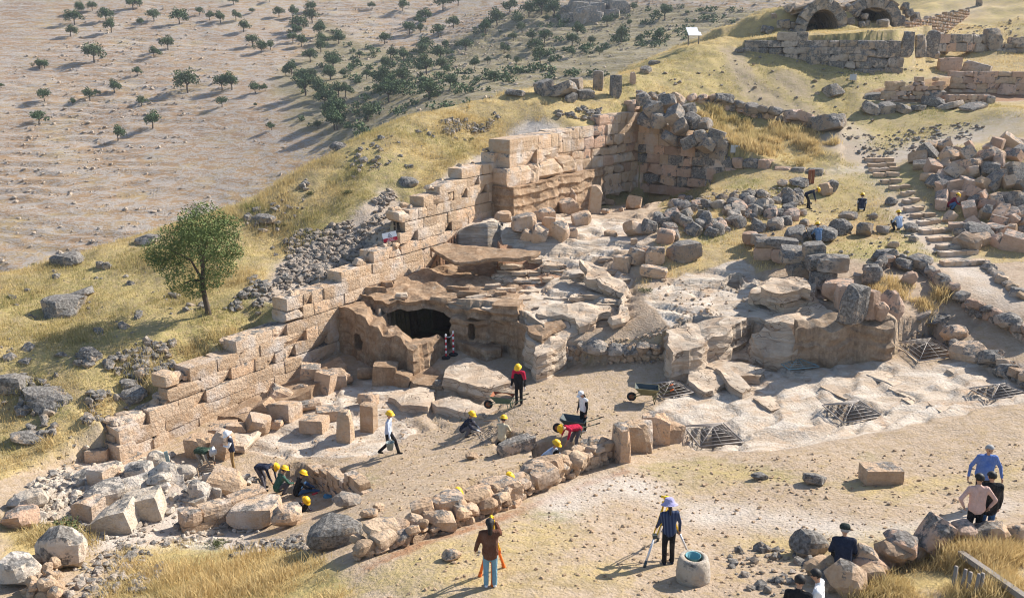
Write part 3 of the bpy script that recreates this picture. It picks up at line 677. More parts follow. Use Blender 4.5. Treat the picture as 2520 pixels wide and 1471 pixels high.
# ================================================================== the long ashlar wall
def wall_top(s):
    best = None
    for s0, s1, z0, z1 in prof:
        if s0 - .05 <= s <= s1 + .05: best = z0 + (z1 - z0) * (s - s0) / max(.1, s1 - s0)
    if best is None:
        d = [(min(abs(s - p[0]), abs(s - p[1])), p) for p in prof]; p = min(d, key=lambda q: q[0])[1]; best = p[2] if abs(s - p[0]) < abs(s - p[1]) else p[3]
    return best
wang = math.atan2(WD.y, WD.x)
wall = empty('ashlar_wall', (WA.x, WA.y, zg(WA.x + .6, WA.y)), 0)
tag(wall, 'long stepped wall of squared pinkish limestone blocks running up the slope', 'wall')
def wall_block(s, z, L, h, depth=.85, off=0.0, mat='ashlar', kind='ashlar', tilt=.008, parent=None, name='block'):
    p = WA + WD * s + WN * (off - depth / 2)
    o = stone(name, kind, mat, (p.x, p.y, z), (L, depth, h), (rnd.gauss(0, tilt), rnd.gauss(0, tilt), wang + rnd.gauss(0, tilt)), None)
    par = parent or wall; o.parent = par; o.location = Vector((p.x, p.y, z)) - par.location
    return o
CH_ = .57; z0w = -1.25; Lw = (WB - WA).length
for k in range(21):
    zc = z0w + CH_ * (k + .5) + (.03 if k % 3 else -.02); s = -.2 + rnd.uniform(0, .5) if k % 2 else -.2
    while s < Lw + .4:
        L = rnd.choice((.6, .8, 1.0, 1.25, 1.5)) * rnd.uniform(.9, 1.12)
        if rnd.random() < .12: L *= 1.5
        sm = s + L / 2; q = WA + WD * sm + WN * .35; gz = zg(q.x, q.y)
        if zc + CH_ * .45 > gz - .25 and zc <= wall_top(sm) + .16:
            topmost = zc + CH_ > wall_top(sm)
            wall_block(sm, zc + rnd.gauss(0, .006), L * .985, CH_ * .985, .95, rnd.gauss(0, .02) + (.03 if rnd.random() < .2 else 0),
                       'ashlar', 'worn' if topmost and rnd.random() < .25 else 'ashlar')
        s += L
for i in range(70):   # loose stones and chips left on its broken top
    s = rnd.uniform(0, Lw); zt_ = wall_top(s); L = rnd.uniform(.22, .6); wall_block(s, zt_ + .05 + L * .15, L, L * .6, L * .8, rnd.uniform(-.75, -.1), 'ashlar', rnd.choice(('worn', 'hull')), .25, None, 'cap_stone')
# return of the wall at its near end, seen end-on
for (s, z, L, h, o_) in ((.25, .55, .9, .55, .35), (.0, -.05, .7, .6, .5), (.1, -.65, .9, .6, .6), (-.9, -.7, 1.5, .62, .45), (-2.2, -.55, 1.1, .7, .3)):
    wall_block(s, z, L, h, 1.0, o_, 'ashlar', 'ashlar')
# fallen blocks along its top edge
def top_block(name, u, v, size, mat, kind, label, cat='stone block', group=None, rz=None, tilt=.12, G=None, sink=.12):
    p = hit(u, v, G); o = stone(name, kind, mat, (p.x, p.y, p.z + size[2] * (.5 - sink)), size, (rnd.gauss(0, tilt), rnd.gauss(0, tilt), rnd.uniform(0, 3) if rz is None else rz))
    return tag(o, label, cat, group)
# ================================================================== pier and high wall at the back of the site
pier = empty('ashlar_pier', (WB.x, WB.y, zg(WB.x + 1.5, WB.y - 1)))
tag(pier, 'tall ashlar pier of large pale blocks above a hewn rock base', 'wall')
def pl_onwall(u, v, off): return onwall(u, v, off)
PO = .9
sa_, za_ = onwall(1254, 345, PO); sb_, zb_ = onwall(1383, 332, PO); sc_, zc_ = onwall(1254, 415, PO)
hgt = (za_ - zc_) / 2; span = sb_ - sa_
for r_, cuts in ((0, (0, .53, .78, .92, 1.0)), (1, (0, .5, .62, 1.0))):
    for i in range(len(cuts) - 1):
        L = span * (cuts[i + 1] - cuts[i]); wall_block(sa_ + span * (cuts[i] + cuts[i + 1]) / 2, za_ - hgt * (r_ + .5), L * .988, hgt * .985, 1.5, PO, 'ashlar', 'ashlar', .003, pier)
# weathered rock courses below
for i, (c0, c1) in enumerate(((-.08, .36), (.36, .52), (.52, 1.0), (1.0, 1.3))):
    L = span * (c1 - c0); wall_block(sa_ + span * (c0 + c1) / 2, zc_ - .55, L * .99, 1.15, 1.7, PO + .12, 'ashlar', 'worn', .01, pier)
s0_, z0_ = onwall(1240, 500, PO + .3)
hb = slab('rock_base', [tuple(WA + WD * s + WN * o) + (zc_ - 1.1,) for s, o in ((sa_ - .6, -.4), (sa_ - .5, 1.5), (sa_ + span * .4, 1.45), (sa_ + span * 1.5, 1.5), (sa_ + span * 2.0, .9), (sa_ + span * 2.0, -.4))], 2.6, 'hewn', seed=3)
hb.parent = pier; hb.location -= pier.location

back = empty('ruined_back_wall', (WC.x, WC.y, zg(WC.x, WC.y - 1)))
tag(back, 'ruined high wall of large uneven blocks behind the upper room', 'wall')
def course_run(root, A, B, zbot, ztop, ch=.62, lens=(.7, .95, 1.3), depth=.9, mat='ashlar', kinds=('ashlar', 'worn'), ragged=0, name='block', bow=0):
    """lay courses of stone from A to B; ztop(s) in 0..1 gives the broken top"""
    A, B = Vector(A), Vector(B); D = (B - A); Lt = D.length; D.normalize(); N = Vector((D.y, -D.x)); ang = math.atan2(D.y, D.x); k = 0
    z = zbot
    while True:
        h = ch * rnd.uniform(.85, 1.15); s = -rnd.uniform(0, .4); any_ = False
        while s < Lt:
            L = rnd.choice(lens) * rnd.uniform(.85, 1.15); m = min(max((s + L / 2) / Lt, 0), 1)
            if z + h * .6 < ztop(m) + rnd.uniform(-ragged, ragged):
                any_ = True; p = A + D * (s + L / 2) + N * (-depth / 2 + rnd.gauss(0, .03) + .12 * bow)
                mt = mat if isinstance(mat, str) else rnd.choice(mat)
                o = stone(name, rnd.choice(kinds), mt, Vector((p.x, p.y, z + h / 2)) - root.location, (L * .99, depth, h * .985), (rnd.gauss(0, .02), rnd.gauss(0, .02), ang + rnd.gauss(0, .025)), root)
            s += L
        z += h; k += 1
        if not any_ or k > 14: break
sP = WA + WD * (sb_ + .2) + WN * .1
course_run(back, sP, WC + Vector((.2, -.2)), 4.9, lambda m: 9.9 + 1.1 * m, .72, (.8, 1.1, 1.5), 1.0, ('ashlar', 'ashlar', 'pink'), ('ashlar', 'worn'), .3)
course_run(back, WC + Vector((.2, -.3)), WC.lerp(WE, .62), 4.7, lambda m: 10.6 - 1.6 * m, .72, (.8, 1.1, 1.3), 1.0, ('pink', 'lichen', 'ashlar'), ('worn', 'ashlar'), .5)
course_run(back, WC.lerp(WE, .55), WE + Vector((.6, -.5)), 4.9, lambda m: 8.5 - 1.1 * m, .78, (.8, 1.0, 1.3), .9, ('pink', 'lichen'), ('worn',), .15)
course_run(back, WE + Vector((.5, -.4)), WE + Vector((2.4, -1.3)), 6.8, lambda m: 7.6, .7, (.9, 1.2), .9, ('pink', 'lichen'), ('worn',), .1)

# dark blocks tumbled on top of the corner
def pile(rows, group, cat='stone block', name='fallen_block', G=None):
    for (u, v, sx, sy, sz, mat, kind, label, *rest) in rows:
        top_block(name, u, v, (sx, sy, sz), mat, kind, label, cat, group, tilt=rest[0] if rest else .2, G=G)
tumble = []
for i, (u, Y, z) in enumerate(((1580, 67, 11.6), (1640, 66.5, 11.4), (1690, 66, 10.9), (1605, 66, 11.0), (1660, 65, 10.6), (1700, 65.2, 10.2), (1735, 65, 9.9), (1620, 65.4, 10.2), (1675, 64.4, 9.8), (1725, 64, 9.2), (1765, 64, 9.2),
                                (1590, 66.3, 10.2), (1740, 63.6, 8.6), (1700, 63.9, 8.8), (1650, 64.5, 9.0))):
    p = aty(u, 300, Y); k = rnd.uniform(.85, 1.3)
    o = stone('tumbled_block', rnd.choice(('worn', 'worn', 'ashlar')), 'lichen', (p[0], Y, z), (1.15 * k, .9 * k, .8 * k), (rnd.gauss(0, .35), rnd.gauss(0, .35), rnd.uniform(0, 3)))
    tag(o, 'dark lichen-covered block tumbled on the corner of the high back wall', 'stone block', 'dark blocks on the back wall corner')

# ================================================================== the cave and the rock terraces
def Wd(*pts): return [tuple(p) for p in pts]
lw_ = ledge(Wd((-8.9,42.9,2.75),(-7.6,41.8,2.5),(-6.75,41.0,2.35),(-5.6,40.05,2.1),(-4.6,39.2,1.95),(-4.0,40.2,1.85),(-3.4,41.25,1.65),(-3.75,41.6,1.65),(-4.75,40.55,1.75),(-5.5,41.25,1.85),(-6.2,42.2,2.4),(-6.9,44.2,2.7),(-8.6,45.2,2.9)), 2.7, 'hewn', 'hewn rock wall and parapet left of the cave mouth', seed=1, strata=.05, siden=.16, topn=.16, step=.2,
            top=lambda x, y: (2.72 if x < -7 else 2.42) if x < -6.2 else (2.0 + .12 * nz(x * 3, y * 3, 77) - .22 * max(0, x + 5.2)))
rw_ = ledge(Wd((-2.95,41.95,2.35),(-1.6,41.55,2.5),(-.3,41.0,2.65),(.5,39.9,2.75),(1.35,38.5,2.7),(2.4,39.6,2.8),(1.8,43.2,2.9),(-2.2,44.6,2.6)), 2.5, 'hewn', 'hewn rock face with a niche right of the cave mouth', seed=4, strata=.06, siden=.18, topn=.16, step=.22)
ledge(Wd((-2.75,41.5,1.35),(-1.2,40.2,1.3),(-.55,40.45,1.3),(-.5,41.1,1.3),(-2.2,41.8,1.35)), 1.0, 'hewn', 'rock-cut bench under the niche', seed=5, strata=.01, topn=.02, siden=.04)
ledge(Wd((-8.0,44.3,3.0),(-7.0,43.2,3.0),(-6.1,42.5,2.9),(-5.2,42.55,2.95),(-4.3,42.75,3.0),(-3.4,42.5,3.0),(-2.5,42.0,3.0),(-1.5,41.55,2.95),(-.6,41.2,2.95),(0.6,42.3,3.1),(0.3,51.4,3.5),(-3.4,51.4,3.5),(-6.0,47.4,3.2)), .42, 'hewn', 'thick rock roof over the cave', seed=6, strata=.16, topn=.16, siden=.28, step=.2, top=lambda x, y: 2.93 + .06 * (y - 42) + .10 * nz(x * 1.7, y * 1.7, 78))
for i in range(12):   # broken lip and loose plates on the roof
    x = rnd.uniform(-7.2, 0); y = 42.9 - .12 * (x + 4) + rnd.uniform(0, 2.6); w, d = rnd.uniform(.4, 1.2), rnd.uniform(.25, .5)
    ledge([(x + px_ * w, y + py_ * d, 3.0 + .06 * (y - 42) + .14 + .1 * rnd.random()) for px_, py_ in ((-.5, -.3), (0, -.5), (.5, -.25), (.4, .4), (-.1, .5), (-.45, .35))], .3, 'hewn' if i % 2 else 'bedrock', 'broken plate of rock on the cave roof', seed=130 + i, step=.18, topn=.06, siden=.1)
ledge(Wd((-1.0,41.0,3.35),(.25,40.6,3.35),(.55,41.6,3.45),(-.6,41.9,3.45)), .7, 'hewn', 'squared rock block at the lip of the cave roof', seed=7, siden=.05)
ledge(zp((1280,795,2.65),(1345,762,3.0),(1460,775,2.95),(1455,805,2.65),(1390,835,2.4),(1365,860,2.2),(1325,868,2.2)), 1.3, 'bedrock', 'weathered outcrop beside the cave', seed=8, topn=.16, siden=.25, step=.24)
bpy.context.view_layer.update()
carve(lw_, [(Vector(aty(893, 837, 41.75)), (.34, 1.7, .42), -.7)]); carve(rw_, [(Vector(aty(1158, 818, 41.35)), (.19, 1.4, .42), -.35)])
# dig floor: raised rock tables in front of the cave
ledge(zp((1095,905,.95),(1150,880,1.0),(1270,935,1.2),(1205,960,1.05),(1090,930,.9)), .95, 'bedrock', 'low rock table in front of the bollards', seed=9, topn=.05)
ledge(zp((1005,915,.5),(1060,905,.55),(1090,925,.6),(1085,950,.45),(1020,945,.4)), .6, 'hewn', 'rock-cut step beside the rock table', seed=10, topn=.04)
ledge(zp((1060,985,.5),(1110,975,.55),(1225,1005,.8),(1190,1028,.7),(1130,1012,.55),(1075,1000,.45)), .45, 'bedrock', None, seed=11, topn=.05)
ledge(zp((960,975,.3),(1040,945,.35),(1075,960,.4),(1050,1000,.4),(985,1000,.3)), .35, 'bedrock', None, seed=12, topn=.05)
ledge(zp((600,1035,-.1),(760,960,.35),(850,900,.7),(835,880,.75),(700,940,.4),(540,1020,-.05)), .6, 'hewn', 'rock ledge along the foot of the long wall', seed=13, topn=.08)
ledge(zp((520,1090,-.15),(580,1050,-.1),(640,1055,-.1),(600,1100,-.2)), .3, 'bedrock', None, seed=14)
# bedding steps above the cave
rows = [([(1430,640,4.4),(1530,690,3.9),(1552,770,3.3),(1510,790,3.1),(1530,720,3.7),(1440,680,4.0)], .45),
        ([(1290,770,3.05),(1350,750,3.2),(1500,745,3.4),(1510,770,3.2),(1440,795,3.0),(1390,785,2.95)], .35)]
for i, (pts, th) in enumerate(rows): ledge(zp(*pts), th, 'bedrock', 'bedding step of pale rock above the cave', seed=20 + i, topn=.14, step=.22, siden=.22)
ledge(zp((1055,612,4.55),(1100,598,4.7),(1330,618,4.6),(1310,634,4.45),(1180,640,4.35),(1120,640,4.35)), .22, 'hewn', 'crust of rock over the red earth bank', seed=33)
for i in range(64):   # thin broken plates of bedding lying about the slope
    u, v = rnd.uniform(1050, 1540), rnd.uniform(640, 800)
    if v > 780 - (1540 - u) * .02 or (u < 1120 and v < 690): continue
    p = hit(u, v); w, d = rnd.uniform(.5, 1.9), rnd.uniform(.25, .6); a = rnd.uniform(-.3, .5); c_, s_ = math.cos(a), math.sin(a)
    ledge([(p.x + c_ * x * w - s_ * y * d, p.y + s_ * x * w + c_ * y * d, p.z + .07 + .06 * rnd.random()) for x, y in ((-.5, -.3), (0, -.5), (.5, -.25), (.4, .4), (-.1, .5), (-.45, .35))], .22, 'bedrock', 'bedding step of pale rock above the cave', seed=60 + i, step=.2, topn=.05, siden=.12)
# rock slope on the right with its sheer bench
rows = [([(1640,805,3.15),(1870,765,3.55),(2010,735,3.95),(2040,770,3.85),(1960,800,3.6),(1850,782,3.4),(1700,860,2.95),(1655,865,2.9)], 1.5), ([(1850,720,4.05),(1870,690,4.4),(1960,680,4.55),(2005,700,4.4),(2005,735,4.1),(1930,752,3.9)], .55), ([(1870,700,4.75),(1900,680,4.85),(1985,690,4.75),(1990,712,4.6),(1920,722,4.5)], .45),
                ([(1700,850,2.35),(1850,800,2.6),(1880,850,2.3),(1860,872,2.15),(1760,870,2.1)], .55)]
for i, (pts, th) in enumerate(rows): ledge(zp(*pts), th, 'bedrock', 'sloping shelf of layered rock right of the cave', seed=40 + i, topn=.14, step=.24, siden=.2)
ledge(zp((1855,830,3.0),(1935,790,3.75),(1950,808,3.6),(1955,870,2.5),(1880,880,2.35)), 1.3, 'bedrock', 'slanting rock buttress at the foot of the bench', seed=51, siden=.25, step=.22)
ledge(zp((1948,795,3.75),(2030,775,4.05),(2120,770,4.15),(2185,772,4.1),(2192,800,3.85),(2060,808,3.7),(1955,815,3.6)), 1.95, 'stained', 'sheer face of orange hewn rock behind the grates', seed=52, strata=.10, siden=.22, step=.2, topn=.15)
ledge(zp((1700,905,1.95),(1760,893,2.0),(1800,930,1.9),(1735,960,1.75),(1700,935,1.8)), .4, 'bedrock', 'worn rock hump beside the grates', seed=53)
ledge(zp((1680,880,2.1),(1740,870,2.2),(1880,905,2.1),(1870,925,2.0),(1790,915,2.0)), .35, 'bedrock', None, seed=54)
ledge(zp((1760,900,2.15),(1790,890,2.2),(1845,950,1.95),(1825,965,1.85)), .32, 'bedrock', None, seed=55)
for i in range(16):   # quarrymen's ridges running down the pale floor
    u, v = 1780 + 45 * i + rnd.uniform(-15, 15), 925 + 26 * (i % 4) + rnd.uniform(-8, 8) - (i > 10) * 12
    if any(abs(u - (g[0][0] + g[2][0]) / 2) < 95 and abs(v - (g[0][1] + g[2][1]) / 2) < 34 for g in GRATES): continue
    z = zg(*hit(u, v)[:2]) + .06; L = rnd.uniform(30, 60)
    ledge(zp((u, v, z), (u + 38, v - 6, z), (u + 38 + L, v + 24, z), (u + L + 8, v + 32, z)), .16, 'bedrock', 'low ridge of quarried pale rock between the grates', seed=90 + i, step=.28, topn=.04, siden=.08)
# ================================================================== fallen blocks, each a thing of its own
def blk(u, v, w, h, mat='block', kind='worn', label='fallen limestone block', group='fallen blocks', d=None, rz=None, tilt=.15, lean=None, name='fallen_block', cat='stone block', z=None):
    """(u, v) = foot of the block in the photograph, w x h metres as seen"""
    p = hit(u, v) if z is None else Vector(atz(u, v, z)); d = d or w * .8
    rot = (rnd.gauss(0, tilt), rnd.gauss(0, tilt), rnd.uniform(-.6, .6) if rz is None else rz)
    if lean: rot = (lean[0], lean[1], rot[2])
    o = stone(name, kind, mat, (p.x, p.y + d * .3, p.z + h * .44), (w, d, h), rot)
    return tag(o, label, cat, group)
g = 'fallen blocks along the foot of the long wall'
for row in (
    (548,1078,1.0,.55,'block','ashlar','flat-topped block on a stack at the left end of the row below the wall'), (565,1068,1.25,.3,'block','worn','thin slab lying on top of the leftmost stacked blocks'),
    (580,1085,.85,.7,'block','worn','squarish block leaning against the stacked pair below the wall'), (632,1072,.95,.8,'block','worn','tilted grey-tan block in the middle of the row below the wall'),
    (600,1035,.7,.5,'block','worn','small angular block half hidden behind the tilted grey-tan one'), (622,1015,.55,.45,'block','hull','pointed stone standing on the row below the wall'),
    (655,1010,.5,.4,'block','hull','little pointed stone above the middle of the row below the wall'), (652,1030,.9,.75,'block','worn','worn block behind the tilted grey-tan one'),
    (700,1035,1.1,.75,'block','ashlar','large cubic block with a notched corner below the wall'), (690,1000,1.1,.8,'block','worn','broad leaning block under the wall ledge'),
    (678,1058,.55,.45,'block','hull','small rounded stone before the notched block'), (762,955,.85,1.1,'block','ashlar','tall slab leaning against the wall ledge'),
    (800,965,.8,.95,'block','ashlar','tilted slab next to the tall leaning one'), (830,955,.8,.9,'block','worn','upright rough block near the dark hollow'), (850,945,.6,.6,'block','hull','rounded stone at the right end of the row'),
    (745,975,.7,.5,'block','worn','low block between the leaning slabs')):
    u, v, w, h, mat, kd, lab = row; blk(u, v, w, h, mat, kd, lab, g, lean=(rnd.gauss(0, .3), rnd.gauss(0, .3)) if 'lean' in lab or 'tilt' in lab else None)
# column drum lying on its side
bm = bmesh.new(); add_lathe(bm, [(.20, -.62), (.235, -.58), (.23, 0), (.235, .58), (.2, .62)], 12)
p = hit(755, 1008); o = mesh_obj('column_drum', bm_mesh('column_drum', bm, False), M['block']); o.location = p + Vector((0, 0, .22)); o.rotation_euler = (R(88), 0, R(-62))
tag(o, 'cylindrical column drum lying on its side below the long wall', 'column drum')
bm = bmesh.new(); add_lathe(bm, [(.24, -.6), (.27, -.56), (.27, .55), (.24, .6)], 12)
p = hit(912, 930); o = mesh_obj('column_drum', bm_mesh('column_drum', bm, False), M['hewn']); o.location = p + Vector((0, 0, .25)); o.rotation_euler = (R(88), 0, R(-80))
tag(o, 'column drum lying in shade at the foot of the hewn rock wall', 'column drum')
g = 'blocks standing on the dig floor'
blk(772,1062,1.0,.55,'block','ashlar','squat squared block casting a shadow on the pale rock floor',g,rz=-.2,tilt=.04); blk(805,1035,.95,.5,'block','ashlar','low block just behind the squat squared one',g,rz=.3,tilt=.06)
blk(850,1088,.62,1.35,'ashlar','worn','taller-left of two upright stones on the pale rock floor',g,d=.5,tilt=.03,rz=-.25,name='standing_stone',cat='standing stone')
blk(908,1062,.58,1.25,'ashlar','ashlar','upright slab right of the other standing stone',g,d=.45,tilt=.04,rz=-.3,name='standing_stone',cat='standing stone')
blk(905,998,.75,.5,'block','worn','rough block behind the upright slab',g); blk(490,1125,.95,.85,'block','worn','rounded block left of the reddish one by the white-hatted person',g); blk(546,1130,.75,1.15,'block','worn','tall reddish block beside the white-hatted person',g,d=.6)
blk(948,945,1.05,.95,'hewn','ashlar','big shaded cube in front of the hewn rock wall',g,tilt=.06); blk(990,950,.75,.65,'hewn','worn','shaded block right of the big cube',g); blk(968,925,.35,.3,'hewn','hull','fist-shaped stone on the shaded blocks',g)
blk(1103,958,.35,.55,'block','hull','pointed stone leaning on the rock table',g,d=.3); blk(1078,955,.3,.4,'lichen','hull','small grey stone next to the pointed one',g)
blk(1270,1112,1.35,.5,'grey','worn','long grey slab between the kneeling diggers',g,rz=.45,d=.6); blk(1160,1130,.5,.2,'rubble','hull','flat tan stone in front of the kneeling digger',g)
blk(1570,1112,.98,1.05,'ashlar','worn','left of two upright worn plinth stones',g,d=.7,tilt=.02,rz=-.1,name='plinth_stone',cat='standing stone'); blk(1615,1092,.95,1.15,'ashlar','worn','right of two upright worn plinth stones',g,d=.7,tilt=.02,rz=-.1,name='plinth_stone',cat='standing stone')
blk(1652,1088,.75,.7,'block','worn','pale round-shouldered block next to the plinth stones',g)
blk(2172,1190,1.05,.48,'block','ashlar','squared block lying alone on the trodden front terrace',g,d=.6,tilt=.015,rz=.02,name='squared_block'); blk(2010,1192,.7,.3,'lichen','hull','dark stone half sunk left of the lone squared block',g); blk(1870,1180,.5,.2,'lichen','hull','flat stone set in the trodden terrace',g)
for (u, v, w, h, mat, lab) in ((820,1345,1.5,.75,'lichen','huge whitish boulder at the near end of the rubble wall'), (850,1250,.9,.45,'grey','flat grey boulder near the digging hollow'), (1110,1378,.45,.25,'rubble','lone tan stone in the front grass'),
    (905,1275,.55,.25,'rubble','flat whitish stone on the bare earth'), (930,1258,.35,.25,'rubble','small whitish stone on the bare earth'), (1995,1365,.85,.55,'lichen','dark angular boulder beside the seated man')):
    blk(u, v, w, h, mat, 'hull', lab, 'loose boulders', name='boulder', cat='boulder')
g = 'blocks tumbled in the upper room'
for row in ((1238,545,.85,.55,'block','worn','block by itself at the left of the upper room'), (1290,572,1.3,1.0,'block','worn','largest reddish block at the left of the upper room pile'), (1340,545,1.1,.7,'block','worn','long reddish block behind the largest one'),
    (1325,598,.85,.85,'block','worn','chunky block in front of the pile in the upper room'), (1296,592,.55,.6,'block','worn','small greyish block left of the chunky one'), (1378,592,1.0,1.15,'block','worn','tall leaning block in the middle of the upper room pile'),
    (1350,560,.75,.6,'block','worn','medium block wedged in the upper room pile'), (1398,525,1.2,.9,'block','worn','big tan block at the back of the upper room pile'), (1432,552,1.1,.7,'block','worn','smooth tan block at the right of the upper room pile'),
    (1412,582,.5,.5,'block','worn','little block at the right foot of the pile'), (1360,515,1.0,.5,'block','worn','low block at the back of the upper room'), (1565,580,1.15,.75,'block','worn','solitary rounded block in the upper room'),
    (1505,582,.7,.3,'block','worn','flat block before the solitary rounded one'), (1560,515,.95,.85,'block','worn','cubic block near the dark recess'), (1500,505,.8,.4,'block','worn','block course beside the tall standing stone'), (1510,480,.9,.45,'block','ashlar','upper block beside the tall standing stone'),
    (1545,470,.9,.7,'block','worn','block above the cubic one'), (1490,525,.5,.25,'block','worn','small flat block at the foot of the tall standing stone'), (1530,520,.35,.3,'block','hull','tiny block near the cubic one'),
    (1485,455,1.3,.45,'block','ashlar','long block laid behind the standing stones')):
    u, v, w, h, mat, kd, lab = row; blk(u, v, w, h, mat, kd, lab, g, tilt=.2, lean=(.3, .45) if 'leaning' in lab or 'chunky' in lab else None)
blk(1465,525,.72,1.85,'ashlar','worn','tall standing stone in the upper room',g,d=.5,tilt=.03,name='standing_stone',cat='standing stone'); blk(1405,520,.75,1.7,'ashlar','hull','pointed standing stone behind the upper room pile',g,d=.5,tilt=.04,name='standing_stone',cat='standing stone')
g = 'blocks below the dark boulder bank'
for i, (u, v, w, h, mat) in enumerate(((1532,668,.95,.85,'block'), (1568,650,.8,.8,'block'), (1612,650,.95,.9,'block'), (1583,632,.8,.6,'block'), (1685,642,1.5,.95,'lichen'), (1610,682,1.3,.5,'block'), (1640,600,.9,.8,'pink'), (1600,575,.8,.75,'lichen'), (1650,575,.7,.6,'pink'), (1560,600,.35,.3,'rubble'))):
    blk(u, v, w, h, mat, 'worn', ('front left block of the cluster under the dark boulder bank','second block of the cluster under the dark boulder bank','orange block of the cluster under the dark boulder bank','block lying behind the cluster under the boulder bank',
        'broad flat-topped rock right of the block cluster','sloping slab of rock below the block cluster','pink block at the left foot of the boulder bank','dark squared block at the left foot of the boulder bank','small pink block set in the boulder bank','pebble-sized stone before the boulder bank')[i], g)
for i, (u, v) in enumerate(((1155,655),(1178,652),(1200,660),(1232,655),(1330,650),(1350,650),(1370,652),(1062,688),(1140,705),(1195,700))):
    blk(u, v, rnd.uniform(.25, .42), .22, 'rubble', 'hull', 'loose stone lying along the red earth bank', 'loose stones along the red bank', name='loose_stone', cat='stone')
# stones at the corner of the ruined room on the right, and beside the long wall's top
for (u, v, w, h, mat, kd, lab) in ((402,992,.7,.5,'ashlar','worn','small block sitting on the low end of the long wall'), (330,990,1.05,.6,'lichen','hull','dark lichened boulder on the grass above the long wall'), (310,960,.75,.5,'lichen','hull','pale boulder behind the dark one above the wall'),
    (345,935,.6,.5,'rubble','hull','whitish stone perched on the boulders above the wall'), (1043,510,.7,.35,'ashlar','worn','loose block lying on the stepped wall above the sign'), (236,1138,.75,.5,'ashlar','ashlar','hollowed pale block lying left of the wall end')):
    blk(u, v, w, h, mat, kd, lab, 'stones resting on the long wall')

# ---- front left: collapsed masonry
g = 'collapsed masonry at the lower left'
for (u, v, w, h, mat, kd, lab) in ((555,1215,1.15,.65,'ashlar','worn','big angular block on top of the small ruined corner wall'), (487,1235,.75,.8,'chalk','hull','egg-shaped boulder at the ruined corner wall'), (622,1300,1.5,.8,'ashlar','worn','long tilted block at the foot of the ruined corner wall'),
    (705,1300,.95,.7,'ashlar','hull','round-backed block at the right of the ruined corner wall'), (350,1280,1.1,.85,'chalk','ashlar','greyish cube on the white spoil'), (275,1310,1.2,.8,'chalk','ashlar','shaded block in the middle of the white spoil'),
    (215,1280,.8,.8,'ashlar','ashlar','pink upright block left of the white spoil'), (250,1240,1.2,.6,'chalk','worn','crusted slab behind the pink upright block'), (60,1255,1.3,.6,'chalk','hull','flat boulder among the grass at the far left'),
    (40,1300,1.1,.6,'pink','hull','pinkish flat rock at the left edge'), (240,1190,.9,.6,'ashlar','worn','block under the hollowed pale block'), (275,1175,.6,.5,'ashlar','worn','reddish stone next to the wall end'), (340,1180,.8,.6,'chalk','worn','crusted stone on the mound by the grey post'),
    (390,1200,.9,.5,'chalk','hull','dark flat stone on the mound by the grey post'), (450,1180,.8,.5,'chalk','hull','dark stone under the grey post'), (470,1290,.6,.4,'rubble','hull','tan stone below the egg-shaped boulder'), (140,1400,1.3,1.3,'chalk','hull','pitted outcrop rock at the lower left'),
    (30,1440,1.2,.9,'chalk','hull','dark boulder in the lower left corner'), (385,1150,.9,.6,'chalk','hull','knobbly rock on the bank behind the post'), (500,1165,.7,.35,'rubble','hull','earthy stone by the bending person'), (520,1195,.9,.5,'chalk','hull','crusted rock beside the wire frame')):
    blk(u, v, w, h, mat, kd, lab, g)
for k_, (pts, th) in enumerate((([(300,1195,.5),(400,1160,.8),(470,1165,.9),(560,1195,.7),(500,1225,.5),(440,1215,.5),(330,1240,.3)], .6), ([(190,1180,.1),(280,1150,.3),(320,1180,.3),(250,1220,.1)], .6), ([(230,1260,.2),(330,1240,.3),(390,1255,.2),(360,1300,.0),(270,1300,.0)], .5))):
    o = slab('chalk_rock', zp(*pts), th, 'chalk', seed=110 + k_, step=.2, topn=.22, siden=.3); tag(o, ('jagged chalky rock under the grey post', 'chalky rock left of the long wall end', 'chalky rock in the white spoil')[k_], 'rock', 'chalky rocks at the lower left')
cw = empty('ruined_corner_wall', hit(520, 1310)); tag(cw, 'small ruined corner of squared masonry at the lower left', 'wall')
A_, B_ = hit(468, 1314), hit(632, 1276)
course_run(cw, A_[:2], B_[:2], A_.z - .2, lambda m: A_.z + .85 - .1 * m, .45, (.6, .8, 1.1), .6, ('ashlar', 'block'), ('ashlar', 'worn'), .1)
cw2 = empty('dry_stone_facing', hit(160, 1400)); tag(cw2, 'patch of small dry-stone facing at the lower left edge', 'wall')
for i in range(46):
    p = hit(70 + 80 * rnd.random(), 1385 + 86 * rnd.random()); stone('stone', 'hull', 'rubble', p + Vector((0, 0, rnd.uniform(.0, .45))) - cw2.location, [rnd.uniform(.2, .36)] * 3, (rnd.uniform(0, 3), rnd.uniform(0, 3), 0), cw2)

